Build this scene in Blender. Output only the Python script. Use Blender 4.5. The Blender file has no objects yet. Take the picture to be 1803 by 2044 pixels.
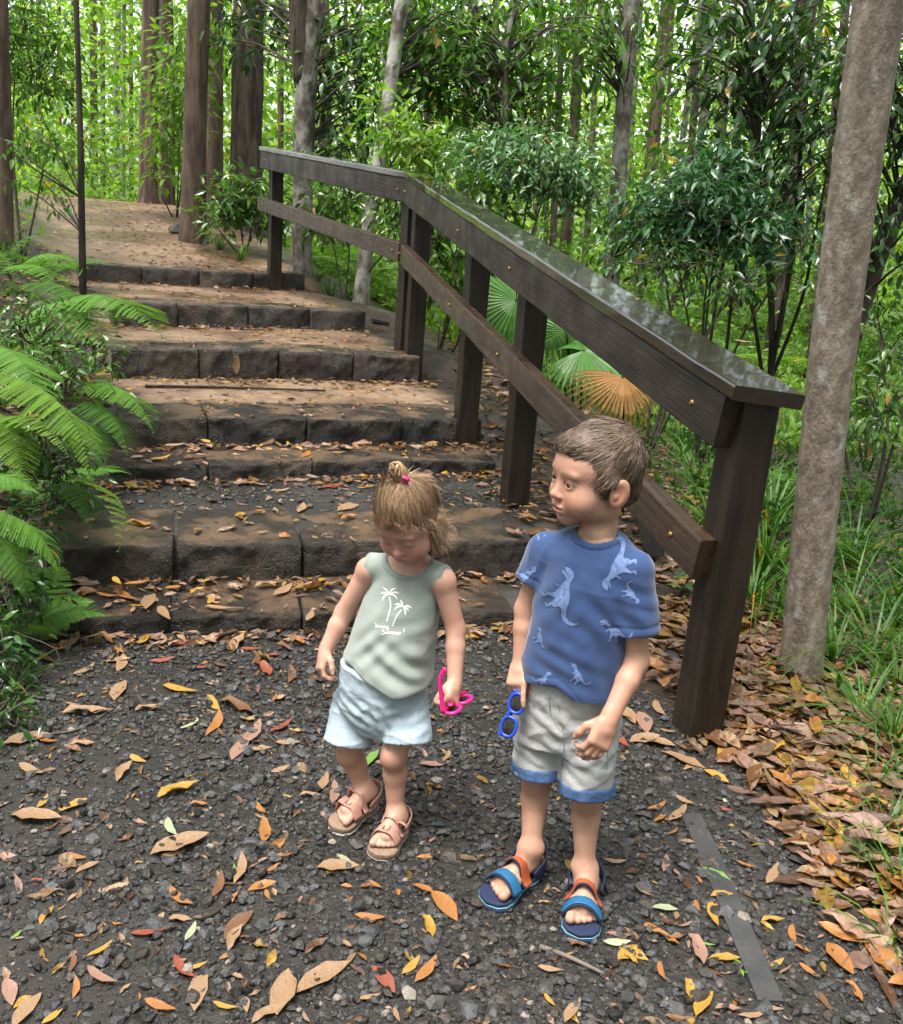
import bpy, math, random
import numpy as np
from mathutils import Vector, Matrix
from mathutils.bvhtree import BVHTree

# ------------------------------------------------------------------ camera
scene = bpy.context.scene
COL = scene.collection
PITCH, ROLL, FPX, CAM_H = math.radians(16.5), math.radians(4.5), 1875.0, 1.4
_F = np.array([0, math.cos(PITCH), -math.sin(PITCH)])
_R0 = np.array([1.0, 0, 0]); _U0 = np.array([0, math.sin(PITCH), math.cos(PITCH)])
_R = math.cos(ROLL) * _R0 + math.sin(ROLL) * _U0
_U = math.cos(ROLL) * _U0 - math.sin(ROLL) * _R0
CAMP = np.array([0, 0, CAM_H])
cam_d = bpy.data.cameras.new('camera'); cam = bpy.data.objects.new('camera', cam_d); COL.objects.link(cam)
cam_d.sensor_fit = 'VERTICAL'; cam_d.sensor_height = 24.0; cam_d.lens = 24.0 * FPX / 2044.0
cam_d.clip_start = 0.05; cam_d.clip_end = 600
M = Matrix(((_R[0], _U[0], -_F[0], 0), (_R[1], _U[1], -_F[1], 0), (_R[2], _U[2], -_F[2], CAM_H), (0, 0, 0, 1)))
cam.matrix_world = M
scene.camera = cam

def ray(x, y):
    return _F + _R * (x - 901.5) / FPX + _U * (1022 - y) / FPX
def at(x, y, Y):                    # photo pixel (1803 px wide view) at distance Y along the view
    d = ray(x, y); return CAMP + d * (Y / d[1])
def onz(x, y, z):                   # photo pixel on the level z
    d = ray(x, y); return CAMP + d * ((z - CAM_H) / d[2])
def proj(P):
    v = np.asarray(P, float) - CAMP; w = v @ _F
    return 901.5 + FPX * (v @ _R) / w, 1022 - FPX * (v @ _U) / w, w

# ------------------------------------------------------------------ sky, sun, exposure
world = bpy.data.worlds.new('World'); scene.world = world; world.use_nodes = True
nt = world.node_tree; nt.nodes.clear()
SUN_EL, SUN_AZ = math.radians(72), math.radians(225)
sky = nt.nodes.new('ShaderNodeTexSky'); sky.sky_type = 'NISHITA'; sky.sun_disc = False
sky.sun_elevation = SUN_EL; sky.sun_rotation = SUN_AZ
sky.air_density = 1.0; sky.dust_density = 4.0; sky.ozone_density = 1.0
hs = nt.nodes.new('ShaderNodeHueSaturation'); hs.inputs['Saturation'].default_value = 0.30   # cloud cover
bg = nt.nodes.new('ShaderNodeBackground'); bg.inputs['Strength'].default_value = 0.15
wo = nt.nodes.new('ShaderNodeOutputWorld')
nt.links.new(sky.outputs[0], hs.inputs['Color']); nt.links.new(hs.outputs[0], bg.inputs[0]); nt.links.new(bg.outputs[0], wo.inputs[0])
sun_d = bpy.data.lights.new('sun', 'SUN'); sun_d.energy = 1.5; sun_d.angle = math.radians(28); sun_d.color = (1.0, 0.95, 0.86)
sun = bpy.data.objects.new('sun', sun_d); COL.objects.link(sun)
sdir = Vector((math.sin(SUN_AZ) * math.cos(SUN_EL), math.cos(SUN_AZ) * math.cos(SUN_EL), math.sin(SUN_EL)))
sun.rotation_euler = sdir.to_track_quat('Z', 'Y').to_euler()
sun.location = (0, 0, 20)
scene.view_settings.view_transform = 'Standard'; scene.view_settings.look = 'None'
scene.view_settings.exposure = 1.78; scene.view_settings.gamma = 1.0; scene.view_settings.use_curve_mapping = False
scene.render.engine = 'CYCLES'
cy = scene.cycles
cy.max_bounces = 6; cy.diffuse_bounces = 4; cy.glossy_bounces = 3; cy.transmission_bounces = 4
cy.caustics_reflective = False; cy.caustics_refractive = False
cy.sample_clamp_indirect = 6.0
cy.use_denoising = True
try: cy.denoiser = 'OPENIMAGEDENOISE'
except Exception: pass

# ------------------------------------------------------------------ helpers
rng = np.random.default_rng(11); random.seed(5)

def tag(o, label=None, cat=None, group=None, kind=None):
    if label: o['label'] = label
    if cat: o['category'] = cat
    if group: o['group'] = group
    if kind: o['kind'] = kind
    return o

def empty(name, loc=(0, 0, 0), parent=None):
    o = bpy.data.objects.new(name, None); COL.objects.link(o); o.location = loc
    o.empty_display_size = 0.1
    if parent is not None: o.parent = parent
    return o

def np_mesh(name, V, faces, smooth=False, col=None, grain=None):
    """V (n,3); faces: list of int arrays (m,k); col (n,3) linear"""
    V = np.asarray(V, np.float32)
    if not isinstance(faces, (list, tuple)): faces = [faces]
    faces = [np.asarray(f, np.int32) for f in faces if len(f)]
    me = bpy.data.meshes.new(name)
    me.vertices.add(len(V)); me.vertices.foreach_set('co', V.ravel())
    loops = np.concatenate([f.ravel() for f in faces])
    tot = np.concatenate([np.full(len(f), f.shape[1], np.int32) for f in faces])
    start = np.concatenate([[0], np.cumsum(tot)[:-1]]).astype(np.int32)
    me.loops.add(len(loops)); me.loops.foreach_set('vertex_index', loops)
    me.polygons.add(len(tot)); me.polygons.foreach_set('loop_start', start)
    try: me.polygons.foreach_set('loop_total', tot)
    except Exception: pass
    me.polygons.foreach_set('use_smooth', np.full(len(tot), bool(smooth)))
    if col is not None:
        a = me.color_attributes.new('Col', 'FLOAT_COLOR', 'POINT')
        c = np.ones((len(V), 4), np.float32); c[:, :3] = col
        a.data.foreach_set('color', c.ravel())
    if grain is not None:
        a = me.attributes.new('gc', 'FLOAT_VECTOR', 'POINT'); a.data.foreach_set('vector', np.asarray(grain, np.float32).ravel())
    me.update(calc_edges=True)
    return me

def link(name, me, mat=None, parent=None, loc=None):
    o = bpy.data.objects.new(name, me); COL.objects.link(o)
    if mat is not None and len(me.materials) == 0: me.materials.append(mat)
    if parent is not None: o.parent = parent
    if loc is not None: o.location = loc
    return o

class MB:
    def __init__(s): s.V = []; s.F = {3: [], 4: []}; s.C = []; s.n = 0
    def add(s, V, F, c=None):
        V = np.asarray(V, float)
        for f in (F if isinstance(F, list) else [F]):
            f = np.asarray(f, int)
            if len(f): s.F[f.shape[1]].append(f + s.n)
        s.V.append(V)
        s.C.append(np.broadcast_to(np.asarray((1, 1, 1) if c is None else c, float), V.shape).copy())
        s.n += len(V)
    def mesh(s, name, smooth=False):
        return np_mesh(name, np.concatenate(s.V), [np.concatenate(f) for f in s.F.values() if f], smooth, np.concatenate(s.C))
    def build(s, name, mat, parent=None, smooth=False):
        return link(name, s.mesh(name, smooth), mat, parent)

def vnoise(P, scale=1.0, seed=0, octaves=3):
    """cheap smooth noise from warped sines, about -1..1"""
    P = np.asarray(P, float) * scale
    r = np.random.default_rng(seed); out = np.zeros(len(P)); amp = 1.0; tot = 0
    for o in range(octaves):
        v = np.zeros(len(P))
        for k in range(4):
            d = r.normal(size=3); d /= np.linalg.norm(d); d2 = r.normal(size=3)
            v += np.sin(P @ d * (2.0 ** o) * 2.2 + 1.3 * np.sin(P @ d2 * (2.0 ** o) * 1.3 + r.uniform(0, 6)) + r.uniform(0, 6))
        out += amp * v / 4; tot += amp; amp *= 0.55
    return out / tot * 1.6

def tube(pts, rad, n=8, cap=True):
    """tapered tube along points -> V, [quads, tris]"""
    P = np.asarray(pts, float); m = len(P); rad = np.broadcast_to(np.asarray(rad, float), (m,))
    T = np.gradient(P, axis=0); T /= np.linalg.norm(T, axis=1)[:, None] + 1e-12
    ref = np.array([0.31, 0.93, 0.2]) if abs(T[0][2]) > 0.6 else np.array([0, 0, 1.0])
    A = np.cross(T, ref); A /= np.linalg.norm(A, axis=1)[:, None] + 1e-12
    B = np.cross(T, A)
    ang = np.arange(n) * 2 * math.pi / n
    V = P[:, None] + rad[:, None, None] * (A[:, None] * np.cos(ang)[None, :, None] + B[:, None] * np.sin(ang)[None, :, None])
    V = V.reshape(-1, 3)
    i = np.arange(m - 1)[:, None] * n; j = np.arange(n)[None]
    Q = np.stack([i + j, i + (j + 1) % n, i + n + (j + 1) % n, i + n + j], -1).reshape(-1, 4)
    F = [Q]
    if cap:
        V = np.vstack([V, P[:1], P[-1:]]); c0, c1 = m * n, m * n + 1; k = np.arange(n)
        F.append(np.concatenate([np.stack([np.full(n, c0), (k + 1) % n, k], -1), np.stack([np.full(n, c1), (m - 1) * n + k, (m - 1) * n + (k + 1) % n], -1)]))
    return V, F

def spline(pts, n):
    """Catmull-Rom through pts"""
    P = np.asarray(pts, float)
    if len(P) == 2: return P[0] + (P[1] - P[0]) * np.linspace(0, 1, n)[:, None]
    Q = np.vstack([2 * P[0] - P[1], P, 2 * P[-1] - P[-2]])
    t = np.linspace(0, len(P) - 1 - 1e-9, n); i = t.astype(int); u = (t - i)[:, None]
    a, b, c, d = Q[i], Q[i + 1], Q[i + 2], Q[i + 3]
    return 0.5 * ((2 * b) + (-a + c) * u + (2 * a - 5 * b + 4 * c - d) * u ** 2 + (-a + 3 * b - 3 * c + d) * u ** 3)

def rot_from(fwd, up):
    """rows of local axes: x=side, y=fwd, z=up  -> matrices (n,3,3) whose columns are the axes"""
    f = fwd / (np.linalg.norm(fwd, axis=1)[:, None] + 1e-12)
    s = np.cross(f, up); s /= np.linalg.norm(s, axis=1)[:, None] + 1e-12
    u = np.cross(s, f)
    return np.stack([s, f, u], -1)

def scatter(tV, tF, pos, R, scale, colors, bend=None):
    """copies of a template -> V, F list, C"""
    n = len(pos); k = len(tV)
    V = np.einsum('nij,nkj->nki', R, tV[None] * np.asarray(scale).reshape(n, 1, -1)) + pos[:, None]
    off = (np.arange(n) * k)
    F = [(f[None] + off[:, None, None]).reshape(-1, f.shape[1]) for f in tF]
    C = np.repeat(colors, k, axis=0)
    return V.reshape(-1, 3), F, C

def leaf_template(n=2, W=0.36, fold=0.25, curl=0.15, widest=0.42, sharp=1.0):
    """unit-length leaf along +y, folded on its midrib; n inner stations"""
    V = [(0, 0, 0)]; t = np.linspace(0, 1, n + 2)[1:-1]
    for u in t:
        w = W * 0.5 * (math.sin(math.pi * u ** (math.log(0.5) / math.log(widest)))) ** sharp
        z = -curl * (u ** 2)
        V += [(-w, u, z + fold * w), (0, u, z), (w, u, z + fold * w)]
    V.append((0, 1, -curl))
    tri = [(0, 2, 1), (0, 3, 2)]; q = []
    for k in range(n - 1):
        a = 1 + 3 * k
        q += [(a, a + 1, a + 4, a + 3), (a + 1, a + 2, a + 5, a + 4)]
    a = 1 + 3 * (n - 1); e = 3 * n + 1
    tri += [(a, a + 1, e), (a + 1, a + 2, e)]
    F = [np.array(tri)] + ([np.array(q)] if q else [])
    return np.array(V, float), F

# ------------------------------------------------------------------ materials
def mat(name, base=(0.5, 0.5, 0.5), rough=0.6, spec=0.5, coat=0.0, translucent=0.0, col=False,
        var=None, var_scale=5.0, var_stretch=(1, 1, 1), bump=0.0, bump_scale=20.0, bump_stretch=(1, 1, 1),
        metallic=0.0, sss=0.0, rough_var=0.0, rough_scale=8.0, sheen=0.0, var_sharp=(0.35, 0.65), voronoi_bump=0.0, voronoi_scale=60, coat_rough=0.15, grain=False):
    m = bpy.data.materials.new(name); m.use_nodes = True
    t = m.node_tree; N = t.nodes; L = t.links; b = N['Principled BSDF']
    b.inputs['Roughness'].default_value = rough; b.inputs['Specular IOR Level'].default_value = spec
    b.inputs['Coat Weight'].default_value = coat; b.inputs['Coat Roughness'].default_value = coat_rough
    b.inputs['Metallic'].default_value = metallic
    if sheen: b.inputs['Sheen Weight'].default_value = sheen
    if sss:
        b.inputs['Subsurface Weight'].default_value = sss
        b.inputs['Subsurface Radius'].default_value = (0.012, 0.005, 0.003); b.inputs['Subsurface Scale'].default_value = 1.0
    tc = N.new('ShaderNodeTexCoord')
    def coords(st):
        mp = N.new('ShaderNodeMapping'); mp.inputs['Scale'].default_value = st
        if grain: ga = N.new('ShaderNodeAttribute'); ga.attribute_name = 'gc'; L.new(ga.outputs['Vector'], mp.inputs['Vector'])
        else: L.new(tc.outputs['Object'], mp.inputs['Vector'])
        return mp.outputs[0]
    c = None
    if col:
        a = N.new('ShaderNodeVertexColor'); a.layer_name = 'Col'; c = a.outputs['Color']
    if var is not None:
        no = N.new('ShaderNodeTexNoise'); no.inputs['Scale'].default_value = var_scale; no.inputs['Detail'].default_value = 6; no.inputs['Roughness'].default_value = 0.62
        L.new(coords(var_stretch), no.inputs['Vector'])
        ra = N.new('ShaderNodeMapRange'); ra.inputs['From Min'].default_value = var_sharp[0]; ra.inputs['From Max'].default_value = var_sharp[1]
        L.new(no.outputs['Fac'], ra.inputs['Value'])
        mx = N.new('ShaderNodeMix'); mx.data_type = 'RGBA'; L.new(ra.outputs[0], mx.inputs['Factor'])
        if c is not None:
            mx.blend_type = 'MULTIPLY'; L.new(c, mx.inputs['A']); mx.inputs['B'].default_value = (*var, 1)
        else:
            mx.inputs['A'].default_value = (*base, 1); mx.inputs['B'].default_value = (*var, 1)
        c = mx.outputs['Result']
    if c is None: b.inputs['Base Color'].default_value = (*base, 1)
    else: L.new(c, b.inputs['Base Color'])
    if rough_var:
        no = N.new('ShaderNodeTexNoise'); no.inputs['Scale'].default_value = rough_scale; no.inputs['Detail'].default_value = 5
        L.new(tc.outputs['Object'], no.inputs['Vector'])
        ra = N.new('ShaderNodeMapRange'); ra.inputs['From Min'].default_value = 0.38; ra.inputs['From Max'].default_value = 0.62
        ra.inputs['To Min'].default_value = max(0.03, rough - rough_var); ra.inputs['To Max'].default_value = min(1, rough + rough_var)
        L.new(no.outputs['Fac'], ra.inputs['Value']); L.new(ra.outputs[0], b.inputs['Roughness'])
    h = None
    if bump:
        no = N.new('ShaderNodeTexNoise'); no.inputs['Scale'].default_value = bump_scale; no.inputs['Detail'].default_value = 7; no.inputs['Roughness'].default_value = 0.65
        L.new(coords(bump_stretch), no.inputs['Vector'])
        bp = N.new('ShaderNodeBump'); bp.inputs['Strength'].default_value = bump; bp.inputs['Distance'].default_value = 0.02
        L.new(no.outputs['Fac'], bp.inputs['Height']); h = bp.outputs[0]
    if voronoi_bump:
        vo = N.new('ShaderNodeTexVoronoi'); vo.inputs['Scale'].default_value = voronoi_scale
        L.new(tc.outputs['Object'], vo.inputs['Vector'])
        bp = N.new('ShaderNodeBump'); bp.inputs['Strength'].default_value = voronoi_bump; bp.inputs['Distance'].default_value = 0.008; bp.invert = True
        L.new(vo.outputs['Distance'], bp.inputs['Height'])
        if h is not None: L.new(h, bp.inputs['Normal'])
        h = bp.outputs[0]
    if h is not None: L.new(h, b.inputs['Normal'])
    if translucent:
        tr = N.new('ShaderNodeBsdfTranslucent'); ms = N.new('ShaderNodeMixShader'); ms.inputs[0].default_value = translucent
        if c is not None:
            g = N.new('ShaderNodeMix'); g.data_type = 'RGBA'; g.blend_type = 'MULTIPLY'; g.inputs['Factor'].default_value = 1.0
            g.inputs['B'].default_value = (1.25, 1.35, 0.6, 1); L.new(c, g.inputs['A']); L.new(g.outputs['Result'], tr.inputs[0])
        else: tr.inputs[0].default_value = (base[0] * 1.25, base[1] * 1.35, base[2] * 0.6, 1)
        o = N['Material Output']; L.new(b.outputs[0], ms.inputs[1]); L.new(tr.outputs[0], ms.inputs[2]); L.new(ms.outputs[0], o.inputs[0])
    return m
def unit(v): v = np.asarray(v, float); return v / (np.linalg.norm(v) + 1e-12)
# ------------------------------------------------------------------ ground
# step front edges: joints along the top front edge (photo pixel, level)
STEPS = [
    dict(z=0.058, base=0.0,   depth=0.36, px=[(128, 1238), (340, 1235), (605, 1226), (850, 1222), (1035, 1222)]),
    dict(z=0.197, base=0.058, depth=0.44, px=[(85, 1100), (350, 1091), (605, 1086), (862, 1084), (1066, 1086)]),
    dict(z=0.262, base=0.197, depth=0.36, px=[(215, 944), (415, 932), (622, 922), (822, 920), (1002, 926)]),
    dict(z=0.404, base=0.262, depth=0.42, px=[(235, 842), (415, 839), (612, 836), (800, 836), (972, 846)]),
    dict(z=0.582, base=0.404, depth=0.36, px=[(222, 697), (397, 699), (555, 701), (707, 709), (842, 713)]),
    dict(z=0.741, base=0.590, depth=0.34, px=[(225, 606), (357, 610), (495, 612), (618, 616), (735, 622)]),
    dict(z=0.892, base=0.752, depth=0.34, px=[(155, 526), (283, 533), (400, 540), (507, 545), (608, 549)]),
]
for s in STEPS:
    s['P'] = np.array([onz(x, y, s['z']) for x, y in s['px']])
    a, b_ = s['P'][0][:2], s['P'][-1][:2]
    # straighten the measured joints a little onto their common line
    d = (b_ - a) / np.linalg.norm(b_ - a); nrm = np.array([-d[1], d[0]])
    c0 = s['P'][:, :2].mean(0); d = np.linalg.svd(s['P'][:, :2] - c0)[2][0]; d = d if d[0] > 0 else -d
    nrm = np.array([-d[1], d[0]])
    off = (s['P'][:, :2] - c0) @ nrm
    s['P'][:, :2] -= np.outer(off * 0.55, nrm)
    s['d'], s['n'], s['c'] = d, nrm, c0

def sstep(a, b, x):
    t = np.clip((x - a) / (b - a), 0, 1); return t * t * (3 - 2 * t)

CL = np.array([(0.15, -3), (0.1, 1.0), (-0.25, 2.6)] + [tuple(s['P'][:, :2].mean(0)) for s in STEPS] + [(-3.55, 11.0), (-5.3, 14.0), (-8.2, 17.5), (-14, 21), (-40, 30)], float)
def lateral(x, y):
    best = np.full(x.shape, 1e9); lat = np.zeros(x.shape); run = np.zeros(x.shape); acc = 0
    for a, b in zip(CL[:-1], CL[1:]):
        d = b - a; L = np.hypot(*d); d = d / L
        t = np.clip((x - a[0]) * d[0] + (y - a[1]) * d[1], 0, L)
        px, py = x - a[0] - t * d[0], y - a[1] - t * d[1]; dist = np.hypot(px, py)
        sgn = np.where(d[0] * py - d[1] * px < 0, 1.0, -1.0)       # right of travel positive
        k = dist < best
        best = np.where(k, dist, best); lat = np.where(k, sgn * dist, lat); run = np.where(k, acc + t, run)
        acc += L
    return lat, run

def ground_parts(x, y):
    x = np.asarray(x, float); y = np.asarray(y, float)
    lat, run = lateral(x, y); al = np.abs(lat)
    z = np.zeros(x.shape); prev = 0.0
    for s in STEPS:
        dist = (x - s['c'][0]) * s['n'][0] + (y - s['c'][1]) * s['n'][1]
        w = 0.10 + 0.8 * np.clip(al - 0.95, 0, 1.5)
        z = z + (s['z'] - prev) * sstep(0.10 - w * 0.5 + 0.05, 0.10 + w * 0.5 + 0.05, dist); prev = s['z']
    s7 = STEPS[-1]
    d7 = np.clip((x - s7['c'][0]) * s7['n'][0] + (y - s7['c'][1]) * s7['n'][1] - 0.2, 0, None)
    z = z + 0.66 * sstep(-1.5, 5.6, d7) - 0.66 * sstep(-1.5, 5.6, 0 * d7)
    z = z - 0.9 * sstep(6.5, 16, d7)
    up = sstep(8, 12, y)
    return z, lat, run, up

def ground_z(x, y):
    x = np.asarray(x, float); y = np.asarray(y, float)
    zc, lat, run, up = ground_parts(x, y)
    zr = -0.22 + 0.06 * np.sin(x * 0.7 + y * 0.31) + 0.05 * np.sin(y * 0.6 - x * 0.23) + 0.012 * np.clip(y - 22, 0, None)
    zl = zc + 0.42 + 0.1 * np.sin(x * 0.9 + y * 0.5)
    wr = sstep(0.95, 4.2, lat - 0.25 * sstep(3, 0, y)); wl = sstep(0.95, 2.6, -lat - 0.35 * sstep(3, 1, y))
    z = zc * (1 - wr) + zr * wr
    z = z * (1 - wl) + zl * wl
    edge = np.clip(np.abs(lat) - 0.9, 0, 1)
    P = np.stack([x, y, 0 * x], -1).reshape(-1, 3)
    z = z + (0.035 * edge + 0.004) * vnoise(P, 2.2, 3, 3).reshape(x.shape)
    return z

def gz(x, y): return float(ground_z(np.array([x]), np.array([y]))[0])

def hit(px, py, tmax=60):
    """where the line of sight of a photo pixel meets the ground"""
    d = ray(px, py); t = np.concatenate([np.arange(0.8, 8, 0.02), np.arange(8, tmax, 0.1)])
    P = CAMP + d * t[:, None]; g = ground_z(P[:, 0], P[:, 1]); k = np.nonzero(P[:, 2] < g)[0]
    k = k[0] if len(k) else len(t) - 1
    return np.array([P[k, 0], P[k, 1], g[k]])

def warp(n, near, far, c):
    u = np.linspace(-1, 1, n); return c + np.sign(u) * (near * np.abs(u) + (far - near) * np.abs(u) ** 6)
gx = warp(271, 6.5, 170, -0.6); gy = warp(311, 7.5, 170, 4.6)
X, Y = np.meshgrid(gx, gy, indexing='ij'); Zg = ground_z(X, Y)
zc, LAT, RUN, UP = ground_parts(X, Y)
GV = np.stack([X, Y, Zg], -1).reshape(-1, 3)
nx, ny = len(gx), len(gy)
i, j = np.meshgrid(np.arange(nx - 1), np.arange(ny - 1), indexing='ij')
GQ = np.stack([i * ny + j, (i + 1) * ny + j, (i + 1) * ny + j + 1, i * ny + j + 1], -1).reshape(-1, 4)
# surface kinds: red gravel, green sand, blue leaf mould
def surf_masks(x, y):
    P = np.stack([np.ravel(x), np.ravel(y), np.ravel(0 * x)], -1)
    lat, run = lateral(np.ravel(x), np.ravel(y))
    nz = vnoise(P, 3.0, 9, 3) * 0.16
    s1 = STEPS[0]; d1 = (P[:, 0] - s1['c'][0]) * s1['n'][0] + (P[:, 1] - s1['c'][1]) * s1['n'][1]
    s4 = STEPS[3]; d4 = (P[:, 0] - s4['c'][0]) * s4['n'][0] + (P[:, 1] - s4['c'][1]) * s4['n'][1]
    widthR = np.where(d1 < 0, 0.98 + 0.0 * d1, 1.0); widthL = np.where(d1 < 0, 1.35, 1.0)
    wide = np.where(lat > 0, widthR, widthL) + np.where(d4 > 4, 0.25, 0)
    path = 1 - sstep(-0.08, 0.12, np.abs(lat) + nz - wide)
    sand = path * sstep(-0.1, 0.5, d4 + nz * 1.5 + 0.25 * lat)
    return path - sand, sand, 1 - path
g_, s_, l_ = surf_masks(X, Y)
gmesh = np_mesh('ground', GV, [GQ], True, np.stack([g_, s_, l_], -1))

def ground_material():
    m = bpy.data.materials.new('forest floor'); m.use_nodes = True; t = m.node_tree; N = t.nodes; L = t.links; b = N['Principled BSDF']
    tc = N.new('ShaderNodeTexCoord'); at_ = N.new('ShaderNodeVertexColor'); at_.layer_name = 'Col'
    se = N.new('ShaderNodeSeparateColor'); L.new(at_.outputs['Color'], se.inputs[0])
    def noise(sc, det=6, ro=0.6):
        n = N.new('ShaderNodeTexNoise'); n.inputs['Scale'].default_value = sc; n.inputs['Detail'].default_value = det; n.inputs['Roughness'].default_value = ro
        L.new(tc.outputs['Object'], n.inputs['Vector']); return n
    def ramp(src, stops):
        r = N.new('ShaderNodeValToRGB'); L.new(src, r.inputs[0]); e = r.color_ramp.elements
        e[0].position, e[0].color = stops[0][0], (*stops[0][1], 1); e[1].position, e[1].color = stops[-1][0], (*stops[-1][1], 1)
        for p, c in stops[1:-1]: k = e.new(p); k.color = (*c, 1)
        return r.outputs[0]
    def mix(f, a, bb):
        x = N.new('ShaderNodeMix'); x.data_type = 'RGBA'; L.new(f, x.inputs['Factor']); L.new(a, x.inputs['A']); L.new(bb, x.inputs['B']); return x.outputs['Result']
    vo = N.new('ShaderNodeTexVoronoi'); vo.inputs['Scale'].default_value = 75; L.new(tc.outputs['Object'], vo.inputs['Vector'])
    grav = ramp(vo.outputs['Color'], [(0.0, (0.007, 0.0062, 0.0052)), (0.6, (0.016, 0.0140, 0.0115)), (1.0, (0.034, 0.030, 0.025))])
    mud = ramp(noise(2.3).outputs['Fac'], [(0.4, (0.009, 0.0078, 0.0062)), (0.62, (0.027, 0.0225, 0.018))])
    grav = mix(ramp(noise(1.7, 4).outputs['Fac'], [(0.42, (0, 0, 0)), (0.6, (1, 1, 1))]), grav, mud)
    sand = ramp(noise(9, 8, 0.75).outputs['Fac'], [(0.3, (0.075, 0.046, 0.027)), (0.5, (0.185, 0.120, 0.074)), (0.72, (0.30, 0.205, 0.130))])
    wet = ramp(noise(1.1, 3).outputs['Fac'], [(0.40, (0.42, 0.36, 0.32)), (0.6, (1, 1, 1))])
    mu = N.new('ShaderNodeMix'); mu.data_type = 'RGBA'; mu.blend_type = 'MULTIPLY'; mu.inputs['Factor'].default_value = 1; L.new(sand, mu.inputs['A']); L.new(wet, mu.inputs['B']); sand = mu.outputs['Result']
    lit = ramp(noise(14, 7, 0.7).outputs['Fac'], [(0.3, (0.010, 0.007, 0.005)), (0.5, (0.030, 0.019, 0.011)), (0.7, (0.075, 0.044, 0.024))])
    far = N.new('ShaderNodeSeparateXYZ'); L.new(tc.outputs['Object'], far.inputs[0])
    fr = N.new('ShaderNodeMapRange'); fr.inputs['From Min'].default_value = 9; fr.inputs['From Max'].default_value = 22; L.new(far.outputs['Y'], fr.inputs['Value'])
    green = ramp(noise(3.5, 7, 0.7).outputs['Fac'], [(0.35, (0.02, 0.035, 0.008)), (0.6, (0.07, 0.14, 0.02))])
    lit = mix(fr.outputs[0], lit, green)
    c = mix(se.outputs[2], mix(se.outputs[1], grav, sand), lit)
    L.new(c, b.inputs['Base Color'])
    r = N.new('ShaderNodeMapRange'); r.inputs['From Min'].default_value = 0.4; r.inputs['From Max'].default_value = 0.62; r.inputs['To Min'].default_value = 0.22; r.inputs['To Max'].default_value = 0.65
    L.new(noise(1.7, 4).outputs['Fac'], r.inputs['Value']); L.new(r.outputs[0], b.inputs['Roughness'])
    bp = N.new('ShaderNodeBump'); bp.inputs['Strength'].default_value = 0.12; bp.inputs['Distance'].default_value = 0.008; bp.invert = True; L.new(vo.outputs['Distance'], bp.inputs['Height'])
    b2 = N.new('ShaderNodeBump'); b2.inputs['Strength'].default_value = 0.55; b2.inputs['Distance'].default_value = 0.02; L.new(noise(45, 8, 0.7).outputs['Fac'], b2.inputs['Height']); L.new(bp.outputs[0], b2.inputs['Normal'])
    L.new(b2.outputs[0], b.inputs['Normal'])
    return m
ground = link('ground', gmesh, ground_material()); tag(ground, kind='structure')

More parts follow.
